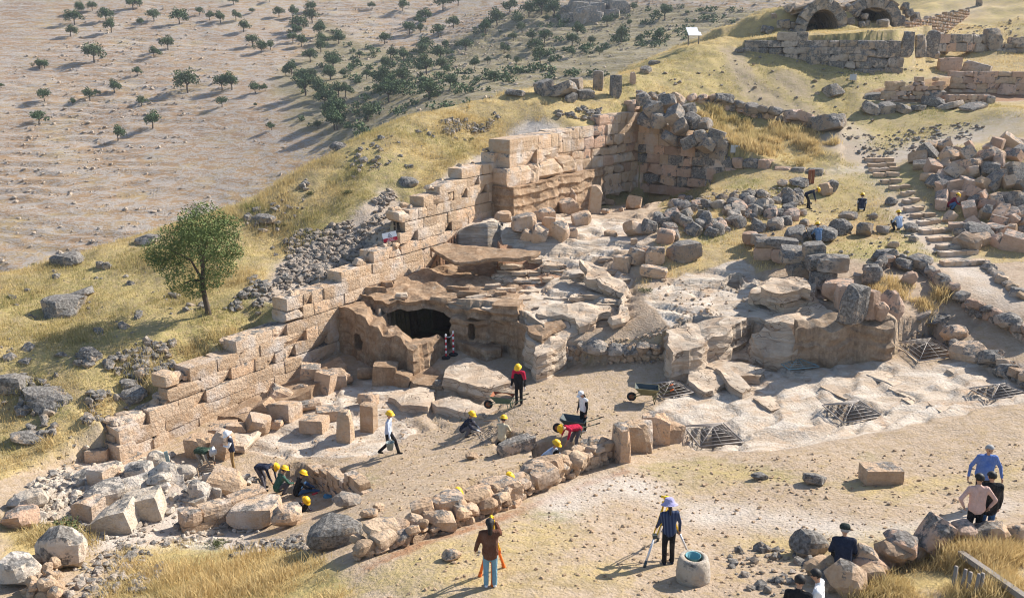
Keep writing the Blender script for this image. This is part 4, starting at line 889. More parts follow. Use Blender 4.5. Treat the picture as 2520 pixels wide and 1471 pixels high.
# ================================================================== rubble walls
def rubble_wall(name, label, line, height, width, st=(.3, .5), mats=('rubble', 'block'), big=.12, layers=3, cat='wall', shape_='hull', lift=0.0, topbig=True):
    """dry-stone wall: line = places of its front foot in the photograph"""
    P = [hit(u, v) for u, v in line]; root = empty(name, P[0]); tag(root, label, cat)
    for i in range(len(P) - 1):
        a, b_ = P[i], P[i + 1]; D = (b_ - a); D.z = 0; L = D.length; D.normalize(); N = Vector((-D.y, D.x, 0))
        if N.y < 0: N = -N
        hh = height if not hasattr(height, '__len__') else height[i]
        for l in range(layers):
            lh = hh / layers; top = l == layers - 1
            for row in range(max(1, int(width / (.38 if top else .7)))):
                s = rnd.uniform(-.1, .1)
                while s < L:
                    w = rnd.uniform(*st) * (1.45 if top and topbig else .85)
                    if top and rnd.random() < big: w *= 1.7
                    q = a + D * (s + w / 2) + N * (.15 + row * (.36 if top else .6) + rnd.uniform(-.06, .06)); f = (s + w / 2) / L
                    base = a.z + (b_.z - a.z) * min(1, f); zc = base + lh * (l + .45) + lift + rnd.uniform(-.05, .06)
                    stone('stone', shape_ if rnd.random() < .75 else 'worn', rnd.choice(mats), Vector((q.x, q.y, zc)) - root.location, (w * 1.12, w * rnd.uniform(.7, 1.0), max(lh * 1.25, w * .62)), (rnd.gauss(0, .25), rnd.gauss(0, .25), math.atan2(D.y, D.x) + rnd.gauss(0, .4)), root)
                    s += w
    return root
rw = rubble_wall('rubble_wall', 'dry-stone rubble wall crossing the middle of the foreground', [(880,1382),(1000,1345),(1150,1292),(1250,1256),(1320,1215),(1400,1182),(1470,1152),(1520,1132)], (.34, .42, .45, .48, .52, .58, .64), .85, (.24, .42))
for (u, v, w, h) in ((1095,1300,.95,.7), (1230,1252,1.05,.65), (1322,1210,1.0,.75), (1180,1270,.75,.6), (940,1358,.75,.5), (1040,1315,.6,.7), (1380,1180,.7,.55)):
    p = hit(u, v); stone('stone', 'worn', 'block', p + Vector((0, .5, h * .5)) - rw.location, (w, w * .75, h), (rnd.gauss(0, .1), rnd.gauss(0, .1), rnd.uniform(-.2, .6)), rw)
p = hit(1530, 1138); stone('end_slab', 'worn', 'block', p + Vector((0, .25, .55)) - rw.location, (.42, .75, 1.25), (0, .05, .35), rw)
rubble_wall('rubble_wall', 'tumbled boundary wall of big tan stones at the lower right', [(2020,1425),(2130,1428),(2200,1398),(2260,1378),(2330,1362),(2400,1354),(2470,1346),(2525,1344)], (.5, .6, .65, .65, .6, .55, .5), .5, (.36, .6), ('block', 'rubble', 'pink', 'block'), .06, 2)
for (u, v, w, h, lab, mt) in ((2085,1470,.85,.8,'big upright foundation stone below the seated man','block'), (2150,1440,.75,.5,'angular stone right of the big foundation stone','block'), (2025,1425,.8,.5,'tan block left under the seat slab','block')):
    blk(u, v, w, h, mt, 'hull', lab, 'stones under the seated man')
p = Vector(aty(2085, 1402, hit(2085, 1440).y + .25)); seat = stone('seat_slab', 'worn', 'block', p + Vector((0, 0, -.12)), (1.35, .7, .24), (.03, -.12, .22)); tag(seat, 'long pale slab on which the old man sits', 'stone slab')
SEAT = seat.location.copy()
rubble_wall('rubble_wall', 'low dark rubble wall below the stairs on the right', [(2130,690),(2200,655),(2260,668),(2300,700),(2380,770),(2450,800),(2525,850)], .6, .6, (.3, .5), ('lichen', 'pink', 'grey'), .2, 2)
rubble_wall('rubble_wall', 'low kerb-like wall along the right edge beside the far grates', [(2330,872),(2400,890),(2470,915),(2525,940)], .4, .5, (.4, .7), ('block', 'lichen'), .1, 2)
rubble_wall('rubble_wall', 'short revetment of small stones between the cave and the rock bench', [(1375,893),(1440,886),(1540,894),(1625,886)], .75, .5, (.26, .44), ('grey', 'rubble', 'block'), .2, 3)
rubble_wall('path_kerb', 'row of white kerb stones along the path right of the stairs', [(2430,650),(2470,690),(2525,735)], .2, .3, (.3, .5), ('grey', 'rubble'), 0, 1, 'kerb')
# big blocks retaining the bank above the rock slope
bw = empty('block_wall', hit(1900, 660)); tag(bw, 'leaning row of huge dark-crusted blocks above the rock slope', 'wall')
for (u, v, w, h, z, mt) in ((1885,640,1.0,.7,0,'pink'),(1890,640,1.2,.5,.6,'lichen'),(1930,648,1.2,.7,0,'pink'),(1925,645,1.5,.55,.65,'lichen'),(1975,690,1.3,.8,0,'lichen'),(1970,682,1.8,.6,.75,'lichen'),(2030,715,1.2,.9,0,'lichen'),(2020,705,1.2,.7,.8,'lichen'),
    (2065,740,1.3,.9,0,'pink'),(2050,715,1.35,.75,.9,'lichen'),(2090,760,1.0,1.1,0,'pink'),(1870,620,.8,.5,.4,'lichen'),(2000,690,1.0,.6,1.2,'lichen'),(1850,610,.8,.6,.2,'pink')):
    p = hit(u, v); stone('block', 'worn', mt, p + Vector((0, .35, z + h * .45)) - bw.location, (w, w * .75, h), (rnd.gauss(0, .1), rnd.gauss(0, .12), rnd.uniform(-.5, .1)), bw)
g = 'stones standing at the end of the rock slope'
blk(2100,790,1.05,1.55,'lichen','worn','dark upright block below the small back-turned sign',g,d=.8,tilt=.04,name='standing_stone',cat='standing stone',z=4.0); blk(2138,782,.7,1.2,'pink','worn','narrow upright block right of the dark one',g,d=.7,tilt=.05,z=4.0); blk(2165,785,.7,.8,'pink','hull','rounded stone at the end of the upright blocks',g,z=4.0); blk(2190,800,1.1,1.6,'pink','hull','swollen rock at the right end of the sheer bench',g,d=1.0,z=3.4)
blk(2065,810,.3,.2,'rubble','hull','left of two small stones on the rock bench',g); blk(2085,805,.3,.2,'rubble','hull','right of two small stones on the rock bench',g)
for (u, v, w, h, mat, lab) in ((2150,700,.9,.9,'lichen','dark rock behind the small back-turned sign'), (2240,700,.8,.6,'pink','pinkish boulder in the yellow grass pocket'), (2300,800,1.6,.5,'lichen','flat rock above the far right grate'), (2350,835,1.1,.6,'block','tan block right of the flat rock'),
    (2230,670,.9,.7,'lichen','dark slab on the low rubble wall'), (2180,650,1.2,.7,'lichen','dark boulder at the left of the low rubble wall'), (2200,610,.6,.35,'block','pale stone in the grass below the diggers'), (2270,785,1.1,.3,'grey','thin tilted slab above the far right grate')):
    blk(u, v, w, h, mat, 'hull', lab, 'rocks near the far right grate')

for (u, v, w, h, d, lab) in ((140,775,2.6,1.5,2.2,'large slanting grey outcrop on the grassy slope at the far left'), (185,735,2.2,.5,1.6,'flat tail of the grey outcrop at the far left'), (165,650,2.4,.9,1.6,'grey outcrop at the ridge edge on the far left'), (360,600,1.5,.8,1.2,'grey rock behind the tree on the ridge edge'), (245,660,.6,.6,.5,'left of two small rocks on the grassy slope'), (262,662,.6,.6,.5,'right of two small rocks on the grassy slope'),
    (215,885,1.3,.7,1.0,'dark jagged rock in the grass left of the rubble'), (100,1000,2.6,1.1,1.8,'broad dark crag at the left edge'), (30,960,1.8,1.0,1.4,'upper dark crag at the left edge'), (60,1090,1.4,.6,1.2,'low crag below the broad dark one'), (640,545,2.2,.7,1.0,'weathered ledge of old walling on the slope right of the tree'), (300,560,.9,.4,.7,'small pale rock on the ridge above the tree'), (1000,455,1.6,.7,1.2,'grey rock in the grass above the warning board'), (830,370,1.3,.7,1.0,'dark rock on the ridge crest')):
    o = blk(u, v, w * .85, h * .9, 'lichen', 'hull', lab, 'outcrops on the left slope', d=d * .85, tilt=.12, name='outcrop', cat='rock'); o.location.z -= h * .22
# ---- the dark boulder bank (dry wall fallen down the slope)
bank = empty('boulder_bank', hit(1750, 600)); tag(bank, 'bank of piled dark lichened boulders behind the rock slope', 'wall')
for i in range(120):
    t = rnd.random(); u = 1600 + 380 * t; v = rnd.uniform(500, 590) - 25 * t + (8 if t < .2 else 0); p = hit(u, v); s_ = rnd.uniform(.42, .95)
    stone('boulder', 'hull' if rnd.random() < .6 else 'worn', rnd.choice(('lichen', 'lichen', 'lichen', 'pink', 'grey')), p + Vector((0, 0, s_ * .22)) - bank.location, (s_, s_ * .85, s_ * .8), (rnd.uniform(-.5, .5), rnd.uniform(-.5, .5), rnd.uniform(0, 3)), bank)

# ---- the heap of quarry blocks on the right
names3 = [('lichen', 'dark crusted block'), ('pink', 'pinkish block'), ('block', 'tan block')]
hz_ = [('at the top edge', 400), ('in the middle', 500), ('at the foot', 700)]; seen = {}
cells = [(u, v) for v in range(345, 610, 24) for u in range(2225, 2540, 33)]
k = 0
for (u, v) in cells:
    uu, vv = u + rnd.uniform(-12, 12), v + rnd.uniform(-8, 8)
    lim = 2250 + (0 if vv < 410 else (vv - 410) * .62)
    if uu < lim or (vv < 350 + (2520 - uu) * .10) or (abs(uu - 2345) < 25 and abs(vv - 515) < 22): continue
    p = hit(uu, vv); w = rnd.uniform(.75, 1.35); mt, nm = names3[rnd.choice((0, 0, 1, 1, 1, 2))] if vv > 430 else names3[rnd.choice((0, 1, 1, 2, 2))]
    where = next(n for n, lim_ in hz_ if vv < lim_ - 25 or lim_ == 700); side = 'left' if uu < 2340 else ('right' if uu > 2440 else 'centre')
    o = stone('quarry_block', 'worn' if rnd.random() < .6 else 'ashlar', mt, (p.x, p.y, p.z + w * .26), (w, w * rnd.uniform(.55, .8), w * rnd.uniform(.5, .75)), (rnd.gauss(0, .4), rnd.gauss(0, .4), rnd.uniform(0, 3)))
    tag(o, f'{nm} {where} of the big heap, {side} part', 'stone block', 'blocks of the big heap beside the stairs')
for (u, v, w, h, mat, lab) in ((2025,595,1.5,.85,'lichen','large smooth boulder behind the blue-shirted digger'), (1960,592,1.5,.7,'lichen','broad boulder left of the blue-shirted digger'), (2070,578,1.2,.9,'lichen','cracked boulder right of the blue-shirted digger'), (2130,582,1.1,.85,'lichen','rounded grey boulder in the digging spot'), (2175,575,.9,.5,'lichen','flat grey boulder between two diggers'),
    (2245,572,.9,.5,'lichen','grey rock beside the stairs behind the kneeling digger'), (2090,540,1.1,.5,'lichen','sloping slab under the squatting navy digger'), (2195,505,.7,.5,'lichen','dark stone left of the upper stairs'), (1940,500,.9,1.0,'lichen','upright dark boulder left of the bending digger'), (2030,480,1.1,.9,'block','pale triangular rock beside the bending digger'),
    (1970,462,1.2,.6,'lichen','crusted block under the rusty posts'), (1925,462,.7,.6,'block','tan stone left of the rusty posts'), (2045,475,.8,.9,'lichen','dark rock behind the pale triangular one'), (2150,540,.5,.4,'lichen','stone in the dug earth'), (2250,595,.5,.35,'lichen','small rock at the edge of the stairs')):
    blk(u, v, w, h, mat, 'hull', lab, 'boulders among the diggers on the right', name='boulder', cat='boulder')

# ---- steps of the stairs
stairs = empty('stone_stairs', hit(2380, 655)); tag(stairs, 'flight of shallow rough stone steps climbing the right slope', 'stairs')
steps = [((2130,398),(2200,397)),((2137,412),(2205,408)),((2140,424),(2215,418)),((2150,436),(2215,432)),((2165,453),(2220,448)),((2190,468),(2240,462)),((2220,484),(2250,478)),((2225,503),(2262,495)),((2228,522),(2272,517)),((2245,538),(2300,533)),((2262,556),(2312,548)),
         ((2268,577),(2340,571)),((2287,595),(2348,592)),((2308,615),(2375,612)),((2312,632),(2405,625)),((2320,655),(2425,650))]
for (a, b_) in steps:
    A, B = hit(*a), hit(*b_); D = B - A; n = max(2, int(D.length / .55)); ang = math.atan2(D.y, D.x)
    for i in range(n):
        q = A + D * ((i + .5) / n); stone('step_stone', 'ashlar', 'ashlar', q + Vector((0, .15, .10)) - stairs.location, (D.length / n * .97, .42, .24), (0, 0, ang + rnd.gauss(0, .06)), stairs)
# ================================================================== ruins on the upper plateau
vault_root = []
for k, (u_, v_, Y_, hs, rise, tn) in enumerate(VAULTS):
    c = Vector(aty(u_, v_, Y_)); root = empty('vault', c)
    tag(root, ('left, taller' if k == 0 else 'right, broader') + ' of two dark barrel vaults with a stone arch on the hilltop', 'vault', 'barrel vaults on the hilltop')
    # shell of the vault
    n = 14; V, Fc = [], []
    for j, yy in enumerate((-.2, 2.0, 5.5)):
        for i in range(n + 1):
            a = math.pi * i / n; V.append((-math.cos(a) * hs, yy, math.sin(a) * rise))
    for j in range(2):
        for i in range(n): a = j * (n + 1) + i; Fc.append((a, a + 1, a + n + 2, a + n + 1))
    Fc.append(tuple(2 * (n + 1) + i for i in range(n + 1)))
    for j, yy in enumerate((-.2, 2.0, 5.5)):
        for i in range(n + 1):
            a = math.pi * i / n; V.append((-math.cos(a) * (hs + .45), yy, math.sin(a) * (rise + .45) - .15 * (j == 2)))
    o_ = 3 * (n + 1)
    for j in range(2):
        for i in range(n): a = o_ + j * (n + 1) + i; Fc.append((a + n + 1, a + n + 2, a + 1, a))
    mesh_obj('barrel', pymesh('barrel', V, Fc), M['lichen'], root)
    m = 13
    for i in range(m):
        a = math.pi * (i + .5) / m; stone('voussoir', 'ashlar', 'lichen', (-math.cos(a) * (hs + .42), -.25 + rnd.uniform(-.06, .06), math.sin(a) * (rise + .42)), (.95, .8, math.pi * (hs + rise + .8) / 2 / m * 1.03), (0, a if False else -(math.pi - a) , 0), root)
    for sd in (-1, 1):
        for i in range(2): stone('springer', 'worn', 'lichen', (sd * (hs + .55), -.2, -.25 - .5 * i), (.95, .9, .7), (0, 0, rnd.gauss(0, .1)), root)
    for i in range(20):
        sd = -1 if i % 2 else 1; q = rnd.random(); stone('facing_stone', 'worn', 'lichen', (sd * (hs + .9 + 2.6 * q), .35 + 1.1 * q + rnd.uniform(-.2, .2), -.3 + (rise + .7 - 1.0 * q) * rnd.random()), [rnd.uniform(.4, .75)] * 3, (rnd.gauss(0, .2), rnd.gauss(0, .2), rnd.gauss(0, .4)), root)
    # earth heaped over the vault
    cov = slab('earth_cover', [(c.x + x, c.y + y, c.z + rise + .5) for x, y in ((-hs - .7, .5), (0, .35), (hs + .7, .5), (hs + .8, 4), (hs + .6, 6.8), (-hs - .6, 6.8), (-hs - .8, 4))], .7, 'ground', step=.5, topn=.25, siden=.4, strata=.4, seed=70 + k,
               top=lambda x, y, c=c, hs=hs, rise=rise: c.z + rise + .55 - .06 * max(0, abs(x - c.x) - hs * .5) ** 2)
    cov.parent = root; cov.location -= c
def run_px(name, label, a, b_, h, ch=.6, lens=(.8, 1.1, 1.4), depth=.8, mats=('lichen',), kinds=('ashlar', 'worn'), rag=.15, cat='wall', sink=.2, taper=None):
    A, B = (hit(*a), hit(*b_)) if len(a) == 2 else (Vector(a), Vector(b_)); root = empty(name, A); tag(root, label, cat)
    zb = min(A.z, B.z) - sink
    f = (lambda m: A.z + (B.z - A.z) * m + h) if taper is None else (lambda m: A.z + (B.z - A.z) * m + h * taper(m))
    course_run(root, A[:2], B[:2], zb, f, ch, lens, depth, mats, kinds, rag); return root
PA_, PB_, PC_ = [Vector((q[0], q[1] - .75, zg(q[0], q[1] - 1.3))) for q in (aty(1830,118,82.5), aty(2105,134,79.5), aty(2200,128,80.5))]
run_px('platform_wall', 'long dark crusted platform wall below the vaults', PA_, PB_, 2.4, .62, taper=lambda m: min(1, .35 + 2.2 * m), mats=('lichen', 'lichen', 'grey'))
run_px('platform_wall', 'short dark wall facing right of the platform corner', PB_ + Vector((.3, .1, 0)), PC_, 2.7, .8, (1.2, 1.6), mats=('lichen',))
run_px('ruined_wall', 'grey ruined wall behind the row of upright slabs', (2190,132), (2310,122), 1.4, .7, mats=('lichen', 'pink', 'grey'))
run_px('ruined_wall', 'low grey wall in a straight line at the upper right', (2300,122), (2440,122), 1.5, .7, (1.2, 1.7), mats=('grey', 'pink', 'lichen'))
run_px('ruined_wall', 'low wall running out of the picture at the upper right', (2450,125), (2530,128), 1.0, .5, mats=('grey', 'lichen'))
run_px('rubble_bank', 'loose stone edging of the pale path at the upper right', (2240,72), (2385,38), .7, .3, (.3, .45), .5, ('rubble', 'grey', 'pink'), ('hull',), .1)
run_px('pit_lining', 'short reddish masonry lining the digging hollow', (772,1190), (872,1212), .55, .22, (.3, .45, .6), .4, ('ashlar', 'rubble'), ('ashlar', 'worn'), .08)
g = 'upright slabs on the hilltop'
for i, (u, v, w, h, lab) in enumerate(((2228,137,1.15,2.1,'leftmost upright slab in front of the grey ruined wall'), (2262,138,1.2,1.9,'second upright slab in front of the grey ruined wall'), (2288,137,1.3,2.3,'tallest upright slab in front of the grey ruined wall'), (2325,134,1.0,1.5,'tilted slab right of the upright row'), (2442,124,1.4,2.1,'squared pillar standing alone at the upper right'),
    (2003,158,1.0,1.5,'larger of two column stumps on the plateau'), (2056,156,.8,1.1,'smaller of two column stumps on the plateau'), (1472,222,.75,1.5,'dark upright stone on the ridge, left of the pair'), (1515,240,.8,1.7,'dark upright stone on the ridge, right of the pair'), (1557,208,.42,.95,'small pink pillar on the ridge'), (2410,15,.6,.9,'grey stump at the top right'))):
    blk(u, v, w, h, 'lichen' if 'pink' not in lab else 'pink', 'worn', lab, g, d=w * .7, tilt=.03, rz=rnd.uniform(-.2, .3), lean=(0, .35) if 'tilted' in lab else None, name='standing_stone', cat='standing stone')
for (u, v, w, h, mt, lab) in ((2052,238,1.4,.95,'lichen','block tilted on its own in the middle of the plateau'), (2145,282,1.3,.9,'lichen','leftmost dark boulder before the dug square'), (2180,280,1.3,.8,'lichen','second dark boulder before the dug square'), (2228,278,1.2,.6,'lichen','third dark boulder before the dug square'), (2262,272,.9,.4,'lichen','flat stone before the dug square'),
    (2300,262,1.6,.7,'lichen','long dark block at the front of the dug square'), (2340,268,1.8,.45,'grey','long sill block at the front of the dug square'), (2400,270,1.6,.4,'grey','second sill block at the front of the dug square'), (2300,245,1.5,.8,'lichen','dark squared block inside the dug square'), (2440,255,.6,.6,'grey','pointed stone at the dug square'),
    (2340,178,1.8,1.3,'pink','bulky pale rock at the far corner of the dug square'), (2410,182,2.2,1.0,'grey','broad grey rock behind the dug square'), (2500,212,1.5,1.0,'pink','squared block at the right of the dug square'), (2480,235,1.3,.9,'pink','block course at the right of the dug square'), (2150,245,1.4,.5,'lichen','dark low block left of the dug square'),
    (2320,128,.8,.5,'grey','loose stone at the foot of the grey wall'), (2300,142,1.0,.6,'lichen','dark cube before the upright slabs'), (2185,122,1.3,.6,'grey','pale fallen slab left of the upright row'), (2230,140,.9,.4,'grey','small pale slab before the upright row'), (1990,148,.5,.3,'lichen','stone beside the larger column stump'), (1820,130,.7,.3,'lichen','flat stone on the trodden path'),
    (1590,180,.8,.5,'lichen','dark boulder on the grassy ridge'), (1610,160,.9,.4,'lichen','low dark stones on the ridge crest'), (2175,65,1.1,.7,'lichen','dark cube beside the pale hilltop path'), (2100,128,.9,.4,'grey','fallen slab at the platform corner'), (1340,205,1.3,.55,'pink','pink squared block on the ridge'), (1345,190,1.2,.4,'pink','thin pink block lying on the ridge block'), (1375,200,1.0,.7,'pink','pink broken block on the ridge'),
    (1340,235,1.2,1.1,'lichen','dark curved slab on the ridge'), (1380,240,2.2,.8,'lichen','long dark slab on the ridge'), (1415,225,1.0,1.0,'lichen','crusted upright rock on the ridge'), (1440,240,1.2,.6,'lichen','pale-topped rock on the ridge'), (1405,250,.9,.5,'lichen','dark stone before the long slab'), (1260,215,1.3,.4,'lichen','low dark stone on the ridge, left'), (1270,235,1.4,.4,'lichen','low dark stone on the ridge, left of the slabs')):
    blk(u, v, w, h, mt, 'worn', lab, 'stones on the upper plateau and ridge')
run_px('dug_room_wall', 'small pinkish rubble wall inside the dug square', (2185,250), (2315,246), 1.5, .35, (.4, .6, .9), .6, ('pink', 'rubble', 'block'), ('worn', 'ashlar', 'hull'), .3)
run_px('dug_room_wall', 'reddish back wall of the dug square', Vector(aty(2345,205,77.2)) - Vector((0, 0, .3)), Vector(aty(2535,222,76.0)) - Vector((0, 0, .3)), 1.7, .5, (.6, .9, 1.2), .6, ('pink', 'pink', 'rubble'), ('ashlar', 'worn'), .2)
run_px('dug_room_wall', 'row of small pink stones at the back of the dug square', (2340,256), (2425,252), .7, .5, (.5, .7), .5, ('pink', 'block'), ('worn',), .15)
rubble_wall('rubble_wall', 'crooked row of dark and pink stones across the yellow grass', [(1570,250),(1650,265),(1760,262),(1860,290),(1960,305),(2030,322)], (.8, .9, .9, .95, .8), .7, (.5, .85), ('lichen', 'pink', 'lichen', 'block'), .25, 2)
# ================================================================== equipment and fittings
M['steel'] = plain('galvanised_steel', (.31, .275, .245), .75, .2, .2, .3); M['dsteel'] = plain('dark_steel', (.06, .075, .075), .5, .5, .4); M['teal_steel'] = plain('painted_teal_steel', (.20, .30, .32), .5, .4, .3)
M['rust'] = plain('rust', (.26, .10, .05), .8, .2, .2, .35); M['rubber'] = plain('rubber', (.022, .022, .024), .8); M['white'] = plain('white_paint', (.78, .78, .77), .5, var=.04); M['red'] = plain('red_plastic', (.55, .035, .05), .45, var=.06)
M['greenpaint'] = plain('worn_green_paint', (.10, .15, .10), .55, .4, .2, .4); M['olive'] = plain('olive_tray', (.17, .155, .075), .6, .3, .1, .4); M['soil'] = plain('soil', (.30, .20, .125), .95, .1, 0, .35); M['wood'] = plain('weathered_wood', (.30, .21, .13), .8, .2, 0, .3); M['greywood'] = plain('grey_timber', (.22, .19, .16), .85, .2, 0, .3)
M['orange'] = plain('orange_paint', (.80, .16, .02), .5); M['yellow'] = plain('yellow_paint', (.80, .48, .02), .45); M['helmet'] = plain('yellow_helmet', (.85, .50, .005), .35, .5, 0, .04); M['bucketgrey'] = plain('grey_bucket', (.20, .24, .24), .6); M['tealb'] = plain('teal_bucket', (.13, .30, .33), .5)
M['signred'] = plain('sign_red', (.42, .01, .03), .5, var=.05); M['navyline'] = plain('dark_print', (.06, .04, .10), .6); M['backsign'] = plain('grey_sign_back', (.42, .43, .43), .5); M['blue_rag'] = plain('blue_rag', (.06, .20, .33), .8); M['alu'] = plain('aluminium', (.62, .62, .63), .4, .5, .3, .06)
where = ['beside the plinth stones', 'in the middle of the pale rock floor', 'at the right edge of the picture', 'at the far right beyond the sheer face', 'in shade under the sheer rock face', 'behind the parked wheelbarrow']
def bar(root, name, p, q, r, mat, n=6):
    bm = bmesh.new(); add_tube(bm, p, q, r, n=n); o = mesh_obj(name, bm_mesh(name, bm, True), M[mat], root); return o
for k, (a, b_, c, d, z, dep) in enumerate(GRATES):
    P4 = [Vector(atz(*q, z + .05)) for q in (a, b_, c, d)]; cen = sum(P4, Vector()) / 4; root = empty('pit_grate', cen); L4 = [p - cen for p in P4]; apex = Vector((0, 0, .28))
    tag(root, 'pyramid steel grate over a pit ' + where[k], 'grate', 'pyramid grates over pits'); mt = 'teal_steel' if k == 4 else 'steel'
    for i in range(4):
        p, q = L4[i], L4[(i + 1) % 4]; bar(root, 'base_bar', p, q, .026, mt); bar(root, 'hip_bar', p, apex, .012, mt)
        for t in (.2, .4, .6, .8): bar(root, 'rung', p.lerp(apex, t), q.lerp(apex, t), .012, mt)
        bar(root, 'middle_bar', p.lerp(q, .5), apex, .012, mt)
def at_hit(name, u, v, rz=0, dz=0, scale=1.0):
    p = hit(u, v); e = empty(name, p + Vector((0, 0, dz)), rz); e.scale = (scale,) * 3; return e
# ---- wheelbarrows (wheel towards +X)
def wheelbarrow(u, v, rz, label, tray_mat, fill=None, grip='rubber', frame='greenpaint', inside=None):
    root = at_hit('wheelbarrow', u, v, rz); tag(root, label, 'wheelbarrow', 'wheelbarrows on the dig')
    V = []; lo = [(-.28, -.19, .34), (.24, -.19, .34), (.24, .19, .34), (-.28, .19, .34)]; hi = [(-.46, -.34, .62), (.50, -.32, .66), (.50, .32, .66), (-.46, .34, .62)]
    lo2 = [(x * .95, y * .93, z + .02) for x, y, z in lo]; hi2 = [(x * .96, y * .94, z) for x, y, z in hi]; V = lo + hi + lo2 + hi2
    Fc = [(3, 2, 1, 0), (8, 9, 10, 11)] + [(i, (i + 1) % 4, 4 + (i + 1) % 4, 4 + i) for i in range(4)] + [(8 + i, 12 + i, 12 + (i + 1) % 4, 8 + (i + 1) % 4) for i in range(4)] + [(4 + i, 4 + (i + 1) % 4, 12 + (i + 1) % 4, 12 + i) for i in range(4)]
    tr = mesh_obj('tray', pymesh('tray', V, Fc), M[tray_mat], root)
    if inside:
        tr.data.materials.append(M[inside])
        for i in (1, 6, 7, 8, 9): tr.data.polygons[i].material_index = 1
    if fill:
        bm = bmesh.new(); bmesh.ops.create_icosphere(bm, subdivisions=2, radius=1); 
        for w in bm.verts: w.co = Vector((w.co.x * .40, w.co.y * .27, .55 + max(-.02, w.co.z) * .13 + .02 * nz(w.co.x * 5, w.co.y * 5, 9)))
        mesh_obj('load_of_soil', bm_mesh('load', bm, False), M[fill], root)
    for s in (-1, 1):
        bm = bmesh.new(); add_tube(bm, (.62, s * .07, .19), (.2, s * .2, .36), .018); add_tube(bm, (.2, s * .2, .36), (-.5, s * .27, .46), .018); add_tube(bm, (-.5, s * .27, .46), (-.95, s * .29, .66), .018)
        mesh_obj('handle', bm_mesh('handle', bm, True), M[frame], root); bar(root, 'grip', (-.88, s * .288, .63), (-1.02, s * .292, .69), .026, grip)
        bm = bmesh.new(); add_tube(bm, (-.2, s * .21, .38), (-.30, s * .23, .0), .018); add_tube(bm, (-.38, s * .24, .43), (-.30, s * .23, .0), .016); mesh_obj('leg', bm_mesh('leg', bm, True), M[frame], root)
    Mx = Matrix.Translation((.62, 0, .19)) @ Matrix.Rotation(R(90), 4, 'X'); w = empty('wheel', (0, 0, 0)); w.parent = root
    bm = bmesh.new(); add_lathe(bm, [(.11, -.035), (.16, -.045), (.19, -.02), (.19, .02), (.16, .045), (.11, .035)], 18, Mx, True); mesh_obj('tyre', bm_mesh('tyre', bm, True), M['rubber'], w)
    bm = bmesh.new(); add_lathe(bm, [(.02, -.05), (.11, -.03), (.11, .03), (.02, .05)], 14, Mx); mesh_obj('rim', bm_mesh('rim', bm, True), M['rust'], w)
    return root
wheelbarrow(1238, 1008, R(168), 'green wheelbarrow filled with earth in front of the standing helmeted man', 'greenpaint', 'soil', inside='rust')
wheelbarrow(1412, 1068, R(165), 'rusty-edged wheelbarrow behind the man in the red shirt', 'dsteel', None, inside='dsteel', frame='greenpaint').scale = (1, 1, 1)
wheelbarrow(1592, 988, R(172), 'parked olive wheelbarrow with red grips by the grate', 'olive', None, 'orange', 'olive', inside='dsteel')
# ---- red and white bollards with their chain
def bollard(u, v, label):
    root = at_hit('bollard', u, v, 0); tag(root, label, 'bollard', 'striped bollards at the cave mouth')
    bm = bmesh.new(); add_lathe(bm, [(.21, 0), (.22, .05), (.14, .10), (.06, .11)], 16); mesh_obj('foot', bm_mesh('foot', bm, True), M['rubber'], root)
    for i in range(7): bm = bmesh.new(); add_lathe(bm, [(.045, .10 + .14 * i), (.045, .24 + .14 * i)], 12); mesh_obj('red_band' if i % 2 == 0 else 'white_band', bm_mesh('band', bm, True), M['red' if i % 2 == 0 else 'white'], root)
    bm = bmesh.new(); add_lathe(bm, [(.05, 1.08), (.035, 1.14), (.05, 1.17), (.02, 1.22)], 12); mesh_obj('cap', bm_mesh('cap', bm, True), M['white'], root); return root
b1 = bollard(1098, 881, 'left red and white striped bollard at the cave mouth'); b2 = bollard(1116, 873, 'right red and white striped bollard at the cave mouth')
ch_ = empty('barrier_chain', (b1.location + b2.location) / 2); tag(ch_, 'short white plastic chain between the striped bollards', 'chain'); P0, P1 = b1.location + Vector((0, 0, 1.12)), b2.location + Vector((0, 0, 1.12))
bm = bmesh.new(); pr = None
for i in range(9):
    t = i / 8; q = P0.lerp(P1, t) - Vector((0, 0, .14 * (1 - (2 * t - 1) ** 2)))
    if pr is not None: add_tube(bm, pr, q, .014, n=5)
    pr = q
o = mesh_obj('links', bm_mesh('links', bm), M['white'], ch_); o.location = -ch_.location
# ---- signs
def text(name, body, size, loc, mat, parent, rot=(R(90), 0, 0)):
    cu = bpy.data.curves.new(name, 'FONT'); cu.body = body; cu.size = size; cu.align_x = 'CENTER'; cu.extrude = .002; cu.materials.append(M[mat])
    o = bpy.data.objects.new(name, cu); o.location = loc; o.rotation_euler = rot; return link(o, parent)
sp = Vector(aty(962, 594, 46.6)); sg = empty('warning_sign', sp, R(14)); sg.rotation_euler = (R(-16), R(-10), R(14)); tag(sg, 'small red and white warning board propped on stones on top of the long wall', 'sign')
def panel(root, name, x0, x1, z0, z1, mat, y=0, th=.02):
    bm = bmesh.new(); add_box(bm, ((x0 + x1) / 2, y, (z0 + z1) / 2), (x1 - x0, th, z1 - z0)); return mesh_obj(name, bm_mesh(name, bm), M[mat], root)
panel(sg, 'board', -.38, .38, .0, .50, 'white'); panel(sg, 'red_field', -.376, .376, .004, .20, 'signred', -.013, .008)
tri = [(-.12, .235), (.12, .235), (0, .465)]; tin = [(-.08, .26), (.08, .26), (0, .415)]
V = [(x, -.014, z) for x, z in tri + tin] ; mesh_obj('hazard_triangle', pymesh('hazard_triangle', V, [(0, 1, 4, 3), (1, 2, 5, 4), (2, 0, 3, 5)]), M['navyline'], sg)
